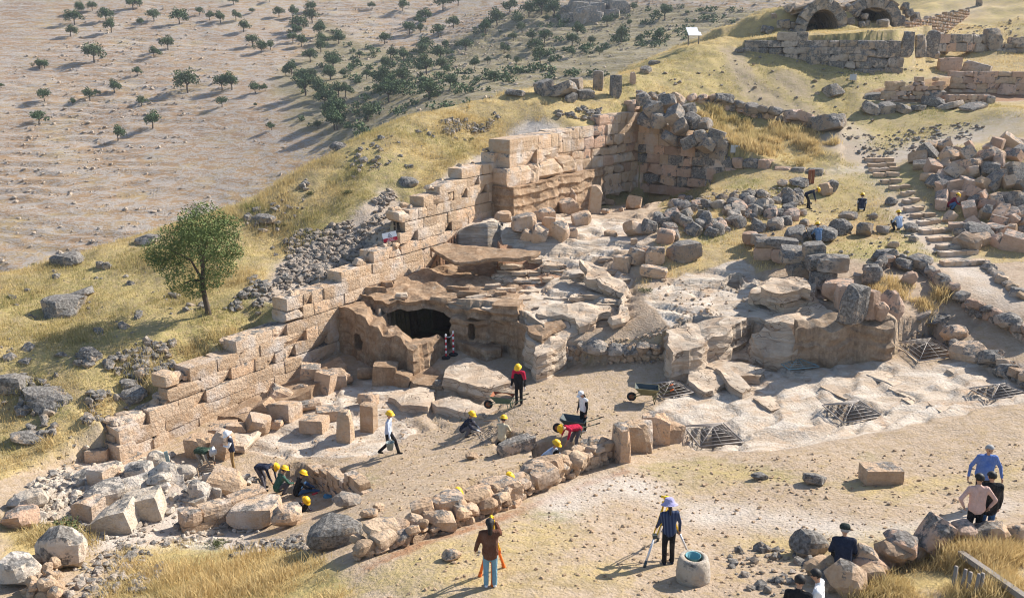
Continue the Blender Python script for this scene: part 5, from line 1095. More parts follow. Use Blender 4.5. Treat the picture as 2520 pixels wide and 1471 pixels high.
bm = bmesh.new(); add_tube(bm, (-.02, -.013, .275), (.02, -.013, .34), .012, n=6); add_tube(bm, (.0, -.013, .31), (.035, -.013, .30), .007, n=6); bmesh.ops.create_icosphere(bm, subdivisions=1, radius=.016, matrix=Matrix.Translation((.03, -.013, .36))); mesh_obj('falling_figure', bm_mesh('figure', bm), M['navyline'], sg)
text('lettering', 'DÜŞME', .085, (.0, -.018, .11), 'white', sg); text('lettering', 'TEHLİKESİ', .085, (.0, -.018, .03), 'white', sg)
for dx, lab in ((-.05, 'pale stone under the left of the warning board'), (.28, 'pale stone under the right of the warning board')):
    o = stone('prop_stone', 'hull', 'rubble', sp + Vector((dx, -.1, -.18)), (.4, .35, .3), (rnd.random(), rnd.random(), 0)); tag(o, lab, 'stone', 'stones propping the warning board')
ip_ = at_hit('information_panel', 1706, 112, R(8)); tag(ip_, 'white information panel on two posts at the hilltop', 'sign')
for s in (-.48, .48): bm = bmesh.new(); add_box(bm, (s, 0, .45), (.09, .09, .95)); mesh_obj('post', bm_mesh('post', bm), M['greywood'], ip_)
bm = bmesh.new(); add_box(bm, (-.06, .12, 1.18), (1.05, 1.15, .04), Matrix.Rotation(R(38), 3, 'X')); mesh_obj('board', bm_mesh('board', bm), M['white'], ip_)
bm = bmesh.new(); add_box(bm, (0, -.22, .99), (1.2, .5, .03), Matrix.Rotation(R(38), 3, 'X')); mesh_obj('tray', bm_mesh('tray', bm), M['white'], ip_)
for (u, v, lab, w) in ((1808,386,'small grey sign seen from behind at the edge of the yellow grass',.62), (2098,206,'small grey sign seen from behind on the plateau',.55)):
    r_ = at_hit('back_turned_sign', u, v, R(-8)); tag(r_, lab, 'sign', 'small signs seen from behind'); panel(r_, 'plate', -w / 2, w / 2, .28, .28 + w * .85, 'backsign'); bar(r_, 'post', (0, .03, -.1), (0, .03, .85), .03, 'dsteel')
r_ = empty('back_turned_sign', Vector(aty(2108, 700, 41.6)), R(-14)); r_.rotation_euler = (R(-8), R(12), R(-14)); tag(r_, 'small grey sign seen from behind on the dark upright block', 'sign', 'small signs seen from behind'); panel(r_, 'plate', -.28, .28, .1, .55, 'backsign'); bar(r_, 'post', (0, .03, -.1), (0, .03, .56), .03, 'dsteel')
r_ = at_hit('rusty_posts', 1995, 452, R(10)); tag(r_, 'pair of rusty steel profiles standing among the boulders', 'post')
for s in (-.12, .12): bm = bmesh.new(); add_box(bm, (s, 0, .4), (.17, .1, 1.0)); mesh_obj('profile', bm_mesh('profile', bm), M['rust'], r_)
r_ = at_hit('grey_post', 418, 1152, R(20)); r_.rotation_euler[1] = R(-7); tag(r_, 'short grey metal post stuck in a cairn at the lower left', 'post'); bm = bmesh.new(); add_box(bm, (0, 0, .3), (.13, .07, .85)); mesh_obj('post', bm_mesh('post', bm), M['teal_steel'], r_)
for i in range(6):
    p = hit(418, 1152); stone('cairn_stone', 'hull', 'rubble', (rnd.uniform(-.25, .25), rnd.uniform(-.2, .2), .02), (.3, .25, .26), (rnd.random(), 0, rnd.random() * 3), r_)
# ---- wellhead
wl = at_hit('wellhead', 1705, 1425); tag(wl, 'round worn stone wellhead in the foreground', 'wellhead')
bm = bmesh.new(); add_lathe(bm, [(.38, -.1), (.39, .15), (.37, .42), (.33, .58), (.30, .60), (.22, .60), (.20, .5), (.20, .0)], 22, None)
for w in bm.verts: w.co.x *= 1 + .05 * nz(w.co.x * 4, w.co.z * 4, 8); w.co.y *= 1 + .05 * nz(w.co.y * 4, w.co.z * 4, 9)
mesh_obj('ring', bm_mesh('ring', bm, True), M['chalk'], wl)
bk = empty('bucket', wl.location + Vector((-.02, .02, .30)), 0); tag(bk, 'teal bucket sitting in the wellhead', 'bucket'); bm = bmesh.new(); add_lathe(bm, [(.12, 0), (.17, .31), (.18, .32), (.165, .31), (.115, .02), (.001, .02)], 18); mesh_obj('pail', bm_mesh('pail', bm, True), M['tealb'], bk)
# ---- tripods
def tripod(u0, v0, z0, feet, name, label, m_up, m_lo, head, tip='dsteel', rr=.028):
    foot = [hit(*f) for f in feet]; cen = sum(foot, Vector()) / len(foot); apex = Vector((cen.x, cen.y, cen.z + z0)); root = empty(name, cen); tag(root, label, 'tripod')
    A = apex - cen
    for f in foot:
        f = f - cen; mid = A.lerp(f, .52); e = empty('leg', (0, 0, 0)); e.parent = root
        sd = Vector((-f.y, f.x, 0)).normalized() * .045
        for sgn in (-1, 1): bar(e, 'rail', A + sd * sgn * 1.3, mid + sd * sgn, rr * .6, m_up)
        bm = bmesh.new(); add_box(bm, mid, (.11, .11, .09)); mesh_obj('clamp', bm_mesh('clamp', bm), M[tip], e); bar(e, 'lower_tube', mid, f + (A - f) * .06, rr, m_lo); bar(e, 'spike', f + (A - f) * .1, f - Vector((0, 0, .03)), rr * 1.3, tip)
    bm = bmesh.new(); add_lathe(bm, [(.1, -.04), (.11, 0), (.08, .02)], 14, Matrix.Translation(A)); mesh_obj('head_plate', bm_mesh('head', bm, True), M[m_up], root)
    return root, apex
t1, ap1 = tripod(0, 0, 1.42, [(1585,1395), (1697,1368), (1618,1330)], 'survey_tripod', 'tall aluminium and yellow tripod beside the woman in the purple hat', 'yellow', 'alu', None)
lv = empty('level_instrument', ap1, R(150)); tag(lv, 'small yellow optical level on the aluminium tripod', 'instrument')
bm = bmesh.new(); add_lathe(bm, [(.06, .02), (.06, .06), (.045, .08)], 12); mesh_obj('base', bm_mesh('base', bm), M['dsteel'], lv); bm = bmesh.new(); add_box(bm, (0, 0, .13), (.14, .10, .10), bev=.02); mesh_obj('body', bm_mesh('body', bm), M['yellow'], lv); bar(lv, 'telescope', (-.12, 0, .14), (.14, 0, .14), .032, 'yellow', 10); bar(lv, 'eyepiece', (.14, 0, .14), (.18, 0, .14), .022, 'dsteel', 8)
t2, ap2 = tripod(0, 0, 1.16, [(1180,1418), (1241,1395), (1212,1442)], 'survey_tripod', 'orange and yellow tripod in front of the woman in the brown jacket', 'yellow', 'orange', None, 'orange', .035)
ts = empty('total_station', ap2, R(95)); tag(ts, 'yellow total station hidden by the head of the woman in brown', 'instrument')
bm = bmesh.new(); add_lathe(bm, [(.07, .02), (.075, .07), (.06, .09)], 12); mesh_obj('base', bm_mesh('base', bm), M['dsteel'], ts)
for s in (-.085, .085): bm = bmesh.new(); add_box(bm, (s, 0, .22), (.04, .12, .26), bev=.01); mesh_obj('yoke_arm', bm_mesh('yoke', bm), M['yellow'], ts)
bar(ts, 'telescope', (0, -.1, .24), (0, .1, .24), .045, 'dsteel', 12); bm = bmesh.new(); add_box(bm, (0, 0, .37), (.21, .04, .03)); mesh_obj('carry_handle', bm_mesh('ch', bm), M['yellow'], ts); bm = bmesh.new(); add_box(bm, (0, -.09, .12), (.16, .03, .09)); mesh_obj('keypad', bm_mesh('kp', bm), M['dsteel'], ts)
# ---- smaller things
def tool(u, v, L, rz, label, dz=.06, pick=False, pitch=0.0):
    r_ = at_hit('digging_tool', u, v, rz, dz); r_.rotation_euler[1] = pitch; tag(r_, label, 'tool', 'hand tools'); bar(r_, 'handle', (0, 0, 0), (L, 0, 0), .018, 'wood', 7)
    bm = bmesh.new(); add_box(bm, (L, 0, 0), (.06, .38 if pick else .14, .03), bev=.01); mesh_obj('blade', bm_mesh('blade', bm), M['dsteel'], r_)
tool(1190, 1056, .6, R(12), 'short mattock held over the pebble patch', .35, True); tool(1330, 1155, .5, R(70), 'wooden tool handle leaning by the rubble wall', .1, pitch=R(-25)); tool(1250, 1085, .6, R(60), 'tool handle beside the kneeling man in beige', .4, pitch=R(25)); tool(2178, 553, .6, R(175), 'stick-like tool left of the kneeling digger by the stairs', .2); tool(2362, 512, .45, R(-20), 'steel bar of the digger in the maroon shirt', .25)
r_ = at_hit('wire_rack', 520, 1172, R(25)); tag(r_, 'small slatted frame lying beside the bending person', 'rack')
for x in (-.45, .45): bar(r_, 'rail', (x, -.25, .12), (x, .25, .32), .025, 'wood')
for i in range(6): bar(r_, 'slat', (-.45, -.24 + .095 * i, .13 + .038 * i), (.45, -.24 + .095 * i, .13 + .038 * i), .016, 'greywood')
bm = bmesh.new(); bmesh.ops.create_icosphere(bm, subdivisions=2, radius=.2)
for w in bm.verts: w.co = Vector((w.co.x, w.co.y * .7, max(0, w.co.z) * .45 + .06 * nz(w.co.x * 14, w.co.y * 14, 4)))
p = hit(808, 1222); o = mesh_obj('blue_rag', bm_mesh('rag', bm), M['blue_rag']); o.location = p; tag(o, 'crumpled blue rag in the digging hollow', 'rag')
bm = bmesh.new(); add_box(bm, (0, 0, .02), (.22, .08, .05), bev=.01); o = mesh_obj('red_tool', bm_mesh('rt', bm), M['red']); o.location = hit(775, 1215); o.rotation_euler[2] = .7; tag(o, 'small red brush lying in the digging hollow', 'brush')
# timber edging and stakes of the covered cutting at the lower right
A, B = hit(2365, 1392), hit(2475, 1471); D = B - A
tb = empty('timber_beam', A); tag(tb, 'weathered timber beam edging the dark cutting at the lower right', 'beam'); bm = bmesh.new(); add_box(bm, D * .75 + Vector((0, 0, .28)), (D.length * 1.6, .14, .12), D.to_track_quat('X', 'Z').to_matrix()); mesh_obj('plank', bm_mesh('plank', bm), M['greywood'], tb)
for i, (u, v) in enumerate(((2345,1450), (2362,1458), (2380,1465), (2395,1470), (2410,1468))):
    p = hit(u, v); o = bar(None, 'stake', p - Vector((0, 0, .3)), p + Vector((.05 * (i % 2), 0, .55)), .04, 'greywood'); tag(o, ('first','second','third','fourth','fifth')[i] + ' wooden stake from the left under the timber beam', 'stake', 'stakes under the timber beam')
# ================================================================== people
def cloth(name, c, var=.25):
    b = NB(name); f = b.noise(6, 4, .6, dist=1.5); lo = tuple(q * (1 - var) for q in c); hi = tuple(min(1, q * (1 + var) + .012) for q in c)
    col = b.mix(f, lo, hi); col = b.mix(b.ramp(b.noise(2.5, 4), [(.55, 0), (.8, .22)]), col, (.38, .29, .21))   # dust
    M[name] = b.done(col, .92, b.bump(b.noise(11, 3, .55, stretch=(1, 1, .55), dist=1.2), .8, .06), .1); return name
M['skin'] = plain('skin', (.42, .235, .15), .6, .3, 0, .05); M['hair'] = plain('black_hair', (.014, .011, .010), .6, .3, 0, .2); M['greyhair'] = plain('grey_hair', (.30, .29, .28), .7, .2); M['helmet'] = plain('helmet_plastic', (.78, .44, .008), .5, .4, 0, .14); M['glove'] = plain('white_glove', (.66, .66, .64), .8)
for n_, c_ in (('navy', (.016, .022, .042)), ('black', (.011, .011, .013)), ('skyblue', (.36, .45, .60)), ('paleblue', (.42, .47, .58)), ('blue', (.10, .17, .40)), ('steelblue', (.11, .19, .32)), ('denim', (.16, .30, .38)), ('darkdenim', (.05, .12, .24)), ('pinkish', (.56, .36, .30)), ('brown', (.11, .045, .025)), ('crimson', (.42, .012, .045)),
               ('maroon', (.14, .012, .03)), ('beige', (.52, .46, .32)), ('green', (.035, .10, .075)), ('dgreen', (.03, .055, .035)), ('khaki', (.30, .19, .08)), ('greytr', (.10, .095, .11)), ('whitecloth', (.72, .72, .72)), ('purplehat', (.33, .31, .50)), ('greycap', (.02, .03, .025)), ('greytrouser', (.22, .20, .17))): cloth(n_, c_)
b = NB('striped_shirt'); wv = b.n('ShaderNodeTexWave', wave_type='BANDS', bands_direction='X'); wv.inputs['Scale'].default_value = 9; b.l(b.P(), wv.inputs['Vector']); M['striped'] = b.done(b.mix(b.ramp(wv.outputs[1], [(.75, 0), (.85, 1)]), (.014, .022, .06), (.09, .12, .19)), .85)
b = NB('plaid_shirt'); w1 = b.n('ShaderNodeTexWave', bands_direction='X'); w1.inputs['Scale'].default_value = 8; w2 = b.n('ShaderNodeTexWave', bands_direction='Z'); w2.inputs['Scale'].default_value = 8; b.l(b.P(), w1.inputs[0]); b.l(b.P(), w2.inputs[0]); M['plaid'] = b.done(b.mix(b.math('MULTIPLY', w1.outputs[1], w2.outputs[1]), (.10, .06, .08), (.62, .58, .58)), .85)

def caps(bm, p, q, r0, r1, sub=2):
    """tapered capsule as the hull of two balls"""
    t = bmesh.new()
    for c, r in ((p, r0), (q, r1)): bmesh.ops.create_icosphere(t, subdivisions=sub - 1 if sub > 1 else 1, radius=r, matrix=Matrix.Translation(Vector(c)))
    res = bmesh.ops.convex_hull(t, input=t.verts); dead = [g_ for g_ in res['geom_interior'] if isinstance(g_, bmesh.types.BMVert)]
    if dead: bmesh.ops.delete(t, geom=dead, context='VERTS')
    mp = {v: bm.verts.new(v.co) for v in t.verts}
    for f in t.faces:
        try: bm.faces.new([mp[v] for v in f.verts])
        except ValueError: pass
    t.free()
REMESH = []
def skin_obj(name, bm, mat, parent, vox, extra=None):
    o = mesh_obj(name, bm_mesh(name, bm), M[mat], parent); md = o.modifiers.new('r', 'REMESH'); md.mode = 'VOXEL'; md.voxel_size = vox; md.use_smooth_shade = True
    sm = o.modifiers.new('s', 'SMOOTH'); sm.iterations = 3; sm.factor = .5; REMESH.append((o, extra)); return o
def pose(kind, **k):
    """joints in metres for a 1.72 m person: x = forward, y = left, z = up"""
    hip, b_, kn, an = (0, 0, .93), k.get('b', 4), [(.02, .1, .5), (.02, -.1, .5)], [(-.02, .1, .08), (-.02, -.1, .08)]
    if kind == 'walk': kn, an = [(.24, .1, .53), (.02, -.1, .5)], [(.36, .1, .1), (-.34, -.1, .14)]; b_ = 6
    if kind == 'squat': hip, b_, kn, an = (-.16, 0, .30), k.get('b', 38), [(.26, .2, .50), (.26, -.2, .48)], [(.02, .16, .08), (.02, -.16, .08)]
    if kind == 'kneel': hip, b_, kn, an = (-.18, 0, .36), k.get('b', 25), [(.2, .17, .08), (.2, -.17, .08)], [(-.24, .14, .07), (-.24, -.14, .07)]
    if kind == 'bend': hip, b_, kn, an = (-.22, 0, .90), k.get('b', 92), [(-.06, .13, .5), (-.02, -.13, .5)], [(-.08, .14, .08), (.06, -.14, .08)]
    if kind == 'sit': hip, b_, kn, an = (0, 0, .12), k.get('b', 12), [(.40, .13, .12), (.40, -.13, .12)], [(.44, .13, -.36), (.44, -.13, -.36)]
    if kind == 'ground': hip, b_, kn, an = (-.15, 0, .14), k.get('b', 22), [(.28, .22, .30), (.35, -.15, .16)], [(.55, .15, .06), (.62, -.2, .06)]
    kn = k.get('kn', kn); an = k.get('an', an); hip = Vector(hip); br = R(b_); t = Vector((math.sin(br), 0, math.cos(br)))
    nk = hip + t * .50; sh = [nk - t * .05 + Vector((0, .19, 0)), nk - t * .05 + Vector((0, -.19, 0))]
    hb = R(k.get('head', b_ * .45 + 8)); ht = Vector((math.sin(hb), 0, math.cos(hb))); hd = nk + ht * .19
    arms = k.get('arms')
    if arms is None:
        if kind in ('stand', 'walk'): arms = [((.0, .06, -.29), (.06, .07, -.55)), ((.0, -.06, -.29), (.06, -.07, -.55))]
        elif kind == 'bend': arms = [((.10, .04, -.27), (.16, -.02, -.52)), ((.10, -.04, -.27), (.18, .02, -.52))]
        elif kind == 'sit': arms = [((.02, .08, -.28), (.22, .0, -.40)), ((.02, -.08, -.28), (.22, .0, -.40))]
        else: arms = [((.14, .06, -.23), (.36, -.02, -.36)), ((.14, -.06, -.23), (.38, .02, -.34))]
    A = [(sh[i], sh[i] + Vector(arms[i][0]), sh[i] + Vector(arms[i][1])) for i in (0, 1)]
    return dict(hip=hip, t=t, neck=nk, head=hd, ht=ht, arms=A, legs=[(hip + Vector((0, .09 * s, -.02)), Vector(kn[i]), Vector(an[i])) for i, s in ((0, 1), (1, -1))])
def person(u, v, face, P, label, shirt='navy', trousers='black', hat='helmet', sleeves=True, gloves=False, vest=None, shoes='black', H=1.72, fat=1.0, at=None, dz=0.0, hair='hair', jacket=0.0, yoke=None, group=None, hatmat=None, toes=True):
    p = hit(u, v) if at is None else Vector(at); root = empty('person', p + Vector((0, 0, dz)), R(face)); s_ = H / 1.72; root.scale = (s_,) * 3; tag(root, label, 'person', group)
    hip, t, nk, hd, ht = P['hip'], P['t'], P['neck'], P['head'], P['ht']; fwd = Vector((ht.z, 0, -ht.x))
    bm = bmesh.new()
    def torso(bm, g):
        caps(bm, hip + Vector((0, .075 * fat, 0)), hip + Vector((0, -.075 * fat, 0)), .115 * fat + g, .115 * fat + g)
        for s in (-1, 1): caps(bm, hip + Vector((0, .06 * s * fat, .02)), nk - t * .15 + Vector((0, .085 * s * fat, 0)), .105 * fat + g, .095 * fat + g)
        if fat > 1.1: caps(bm, hip + t * .14 + Vector((.07, 0, 0)), hip + t * .2 + Vector((.05, 0, 0)), .15 + g, .14 + g)
        caps(bm, P['arms'][0][0] + t * .0, P['arms'][1][0], .068 + g, .068 + g)
    def arm(bm, g, full=True):
        for sh, el, ha in P['arms']:
            caps(bm, sh, el, .056 + g, .043 + g)
            caps(bm, el, ha if full else el.lerp(ha, .25), .041 + g, .03 + g)
    def leg(bm, g):
        for h, kn, an in P['legs']: caps(bm, h, kn, .092 * (fat * .5 + .5) + g, .064 + g * 1.4); caps(bm, kn, an, .062 + g * 1.4, .044 + g * 2.2)
    # body: one continuous figure
    torso(bm, -.02); arm(bm, -.004); leg(bm, -.012); caps(bm, nk - t * .03, hd - ht * .06, .058, .052)
    caps(bm, hd + ht * .025 - fwd * .015, hd - ht * .015, .094, .088); caps(bm, hd + fwd * .03 - ht * .055, hd - ht * .04, .058, .065)
    caps(bm, hd + fwd * .088 + ht * .0, hd + fwd * .102 - ht * .03, .012, .017)
    for s in (-1, 1): caps(bm, hd + Vector((0, .088 * s, 0)) + ht * .02, hd + Vector((0, .088 * s, 0)) - ht * .025, .02, .016)
    fing = []
    for i, (sh, el, ha) in enumerate(P['arms']):
        d = (ha - el).normalized(); pal = ha + d * .05; caps(bm, ha, pal, .032, .036)
        side = Vector((0, 1 if i == 0 else -1, 0)); a2 = d.cross(side); a2 = a2.normalized() if a2.length > .1 else Vector((1, 0, 0))
        for j, L in enumerate((.062, .072, .068, .052)):
            b0 = pal + a2 * (.027 - .018 * j) + d * .018; b1 = b0 + d * L * .55; b2 = b1 + (d * .8 - side * .5) * L * .5; fing.append((b0, b1, b2, .010 if L > .06 else .0085))
        b0 = ha + a2 * .03 + d * .02; b1 = b0 + (a2 * .8 + d * .6) * .035; fing.append((b0, b1, b1 + d * .03, .011))
    skin_obj('body', bm, 'skin', root, .022, fing)
    bm = bmesh.new(); torso(bm, .014 + jacket); arm(bm, .012 + jacket * .7, sleeves); caps(bm, hip + Vector((0, .05, -.06 - jacket * 2.2)), hip + Vector((0, -.05, -.06 - jacket * 2.2)), .125 * fat + jacket, .125 * fat + jacket); caps(bm, nk - t * .04, nk + t * .02, .085, .07)
    skin_obj('shirt' if jacket == 0 else 'jacket', bm, shirt, root, .026)
    if yoke: bm = bmesh.new(); caps(bm, P['arms'][0][0] + t * .02, P['arms'][1][0] + t * .02, .088 + jacket, .088 + jacket); [caps(bm, sh, sh.lerp(el, .75), .076 + jacket, .064 + jacket) for sh, el, ha in P['arms']]; skin_obj('coloured_yoke', bm, yoke, root, .026)
    if vest: bm = bmesh.new(); torso(bm, .028); skin_obj('vest', bm, vest, root, .026)
    bm = bmesh.new(); leg(bm, .012); caps(bm, hip + Vector((0, .08, .0)), hip + Vector((0, -.08, .0)), .118 * fat, .118 * fat); skin_obj('trousers', bm, trousers, root, .026)
    for h, kn, an in P['legs']:
        dirv = Vector((1, 0, 0)) if an.z < .3 and kn.z > .15 or an.z < 0 else Vector((-.4, 0, -.6)); bm = bmesh.new(); c0 = an + Vector((-.03, 0, -.035)); caps(bm, c0, c0 + dirv * .16 + Vector((0, 0, -.008)), .045, .038); caps(bm, an, c0, .05, .044)
        mesh_obj('shoe', bm_mesh('shoe', bm, True), M[shoes], root)
    if gloves:
        for sh, el, ha in P['arms']: d = (ha - el).normalized(); bm = bmesh.new(); caps(bm, ha - d * .03, ha + d * .06, .04, .042); caps(bm, ha + d * .06, ha + d * .12, .035, .02); mesh_obj('glove', bm_mesh('glove', bm, True), M['glove'], root)
    q = Vector((0, 0, 1)).rotation_difference(ht); Mh = Matrix.Translation(hd + ht * .025) @ q.to_matrix().to_4x4()
    # hair, then what is worn over it
    bm = bmesh.new(); bmesh.ops.create_icosphere(bm, subdivisions=3, radius=.107)
    for w in list(bm.verts):
        if w.co.z < -.02 and w.co.x > -.02 or w.co.z < -.075 or (w.co.x > .062 and w.co.z < .045): bm.verts.remove(w)
    if hat == 'long': caps(bm, Vector((-.06, 0, .0)), Vector((-.085, 0, -.24)), .085, .05)
    if hat in ('bucket', 'cap') : caps(bm, Vector((-.07, 0, -.02)), Vector((-.09, .02, -.26)), .05, .025)
    bmesh.ops.transform(bm, matrix=Mh, verts=bm.verts); mesh_obj('hair', bm_mesh('hair', bm, True), M[hair], root)
    for s in (-1, 1):
        bm = bmesh.new(); bmesh.ops.create_icosphere(bm, subdivisions=1, radius=.012, matrix=Mh @ Matrix.Translation((.083, .034 * s, -.012))); mesh_obj('eye', bm_mesh('eye', bm, True), M['hair'], root)
    if hat == 'helmet':
        bm = bmesh.new(); add_lathe(bm, [(.150, .018), (.155, .024), (.136, .035), (.130, .075), (.108, .125), (.066, .158), (.02, .168)], 20)
        for w in bm.verts: w.co.x *= 1.12; w.co.x += .035 * max(0, w.co.x) * (w.co.z < .04) / .15
        caps(bm, (-.1, 0, .12), (.1, 0, .125), .032, .03); bmesh.ops.transform(bm, matrix=Mh, verts=bm.verts); mesh_obj('helmet', bm_mesh('helmet', bm, True), M['helmet'], root)
    if hat in ('bucket', 'sun'):
        bm = bmesh.new(); add_lathe(bm, [(.215, -.035), (.21, -.03), (.125, .03), (.118, .10), (.09, .135), (.01, .142)], 20); bmesh.ops.transform(bm, matrix=Mh, verts=bm.verts); mesh_obj('hat', bm_mesh('hat', bm, True), M[hatmat or 'whitecloth'], root)
    if hat in ('cap', 'flatcap'):
        bm = bmesh.new(); add_lathe(bm, [(.118, .01), (.116, .07), (.085, .115), (.01, .13)], 20); add_box(bm, (.15, 0, .018), (.13, .16, .012), Matrix.Rotation(R(12), 3, 'Y')); bmesh.ops.transform(bm, matrix=Mh, verts=bm.verts); mesh_obj('cap', bm_mesh('cap', bm, True), M[hatmat or 'whitecloth'], root)
    return root, P
def hand_world(rp, i):
    root, P = rp; return Matrix.Translation(root.location) @ Matrix.Rotation(root.rotation_euler[2], 4, 'Z') @ (P['arms'][i][2] * root.scale[0])
dn = ((.0, .06, -.29), (.06, .07, -.55)); dn2 = ((.0, -.06, -.29), (.06, -.07, -.55))
# the front terrace
person(1207,1442,95,pose('stand',arms=[((.05,.1,-.28),(.14,.14,-.5)),((.22,-.06,-.14),(.40,.02,.02))],head=8),'woman in a brown jacket and light jeans seen from behind at the orange tripod','brown','denim','long',shoes='whitecloth',H=1.66,jacket=.018)
person(1643,1386,100,pose('stand',arms=[((.06,.06,-.28),(.2,.06,-.46)),((.02,-.1,-.28),(.08,-.12,-.54))],head=14),'woman in a purple bucket hat and striped shirt beside the aluminium tripod','striped','black','bucket',H=1.66,hatmat='purplehat',shoes='navy')
person(2410,1246,262,pose('stand',arms=[((-.02,.16,-.27),(.04,.2,-.52)),((-.02,-.16,-.27),(.04,-.2,-.52))],head=16),'stout man in a blue shirt walking towards the camera on the right','blue','black','none',H=1.80,fat=1.25,hair='greyhair')
person(2390,1336,85,pose('stand',arms=[((-.05,.2,-.25),(-.02,.1,-.44)),((-.05,-.2,-.25),(-.02,-.1,-.44))],head=10),'man in a pink shirt with hands on hips seen from behind','pinkish','black','none',H=1.72,fat=1.08)
person(2421,1330,88,pose('stand',head=12),'man in a black hooded jacket beside the one in pink','black','darkdenim','none',H=1.72,jacket=.03)
person(0,0,80,pose('sit',b=14),'old man in a dark jacket and green cap sitting on the slab, seen from behind','navy','black','flatcap',H=1.68,hatmat='greycap',hair='greyhair',jacket=.02,at=SEAT + Vector((-.12, -.02, .26)))
person(1950,1620,70,pose('stand',head=20),'man in a black shirt cut off by the lower edge of the picture','black','black','none',H=1.75)
person(2003,1600,150,pose('stand',head=20,arms=[((.1,.05,-.25),(.3,.05,-.35)),((.05,-.05,-.27),(.2,-.05,-.45))]),'man in a white shirt cut off by the lower edge of the picture','whitecloth','black','none',H=1.75)
# the dig
person(1277,995,250,pose('stand',head=24,arms=[((.05,.1,-.28),(.16,.12,-.5)),((.0,-.08,-.29),(.06,-.1,-.55))]),'helmeted man in a black jacket with red shoulders standing behind the green wheelbarrow','black','black',gloves=True,jacket=.02,yoke='crimson')
person(1435,1060,215,pose('stand',head=30),'woman in a white cap and black open jacket standing behind the rusty wheelbarrow','black','black','cap',H=1.62,shoes='whitecloth',vest='whitecloth')
person(1410,1098,205,pose('bend',b=82,head=80),'man in a crimson shirt bending over the trench','crimson','greytr',sleeves=False,dz=-.2)
person(1350,1142,-25,pose('squat',b=42),'man in a pale blue shirt squatting in the trench behind the rubble wall','skyblue','black',gloves=True,dz=-.05)
person(1240,1092,65,pose('kneel',b=12,head=18),'man in a beige T-shirt kneeling seen from behind','beige','black',sleeves=False)
person(1148,1072,-8,pose('squat',b=34,head=26),'man in a navy sweater squatting over the pebble patch','navy','greytr',gloves=True)
wk = person(957,1118,-12,pose('walk',arms=[((-.08,.06,-.27),(-.02,.07,-.53)),((.06,-.08,-.28),(.12,-.09,-.55))],head=10),'man in a pale blue shirt and helmet walking with a bucket','paleblue','black',H=1.74,gloves=True)
bk = empty('bucket', hand_world(wk, 1) - Vector((0, 0, .48)), 0); tag(bk, 'grey bucket carried by the walking man', 'bucket'); bm = bmesh.new(); add_lathe(bm, [(.11, 0), (.155, .30), (.165, .31), (.15, .30), (.105, .02), (.001, .02)], 18); mesh_obj('pail', bm_mesh('pail', bm, True), M['bucketgrey'], bk)
bm = bmesh.new(); pr = None
for i in range(9):
    q = Vector((.15 * math.cos(math.pi * i / 8), 0, .30 + .15 * math.sin(math.pi * i / 8)))
    if pr is not None: add_tube(bm, pr, q, .006, n=5)
    pr = q
mesh_obj('bail', bm_mesh('bail', bm), M['dsteel'], bk)
p = aty(1122, 1195, 23.5); person(0,0,-60,pose('stand',head=20),'man in a black T-shirt standing in the trench, only head and shoulders above the wall','black','black',sleeves=False,at=(p[0], p[1], p[2] - 1.80))
p = aty(1238, 1155, 24.4); person(0,0,-50,pose('bend',b=40,head=62),'man bent down behind the rubble wall with only his helmet and shoulder showing','black','black',at=(p[0], p[1], p[2] - 1.52))
person(575,1156,200,pose('stand',head=30,arms=[((.1,.04,-.26),(.28,-.06,-.2)),((.0,-.08,-.28),(.05,-.1,-.52))]),'person in a white hat and open white shirt standing with papers','whitecloth','khaki','sun',H=1.62,vest='navy')
person(503,1160,-15,pose('bend',b=84,head=92),'person in a dark green vest and grey hat bending over the wooden frame','greytrouser','greytrouser','sun',vest='dgreen',H=1.62,hatmat='backsign')
person(652,1203,-12,pose('bend',b=84,head=84),'helmeted man in a navy sweater bending over the hollow','navy','greytr')
person(692,1214,40,pose('squat',b=30,head=28),'man in a green sweater squatting seen from behind','green','greytr')
person(740,1216,30,pose('ground',b=20,head=30),'man in a black sweater sitting on the ground of the hollow','black','darkdenim')
person(733,1262,-20,pose('squat',b=45,head=48),'man in a plaid shirt and dark vest squatting low behind the block','plaid','black',vest='black',dz=-.25)
# the slope on the right
person(1990,514,-20,pose('bend',b=62,head=70),'man in navy overalls bending with orange gloves by the pale triangular rock','navy','black')
person(2119,520,70,pose('squat',b=26,head=20),'man in a navy vest over a pale shirt squatting with his back turned','paleblue','black',vest='navy')
person(2010,598,100,pose('squat',b=18,head=22),'man in a steel blue shirt squatting in front of the broad boulder','steelblue','black')
person(2207,567,110,pose('squat',b=14,head=14),'man in a light blue shirt squatting beside the stairs','skyblue','black')
person(2340,516,-15,pose('squat',b=38,head=36),'man in a maroon shirt and jeans squatting at the block heap','maroon','darkdenim',gloves=True)
# turn the assembled figures into single smooth surfaces and add the fingers
dg = bpy.context.evaluated_depsgraph_get()
new = [(o, ex, bpy.data.meshes.new_from_object(o.evaluated_get(dg))) for o, ex in REMESH]
for o, ex, me in new:
    o.modifiers.clear(); o.data = me
    if ex:
        bm = bmesh.new(); bm.from_mesh(me)
        for b0, b1, b2, r_ in ex: add_tube(bm, b0, b1, r_ * 1.1, r_, 6); add_tube(bm, b1, b2, r_, r_ * .75, 6)
        bm.to_mesh(me); bm.free()
    me.polygons.foreach_set('use_smooth', [True] * len(me.polygons)); me.update()
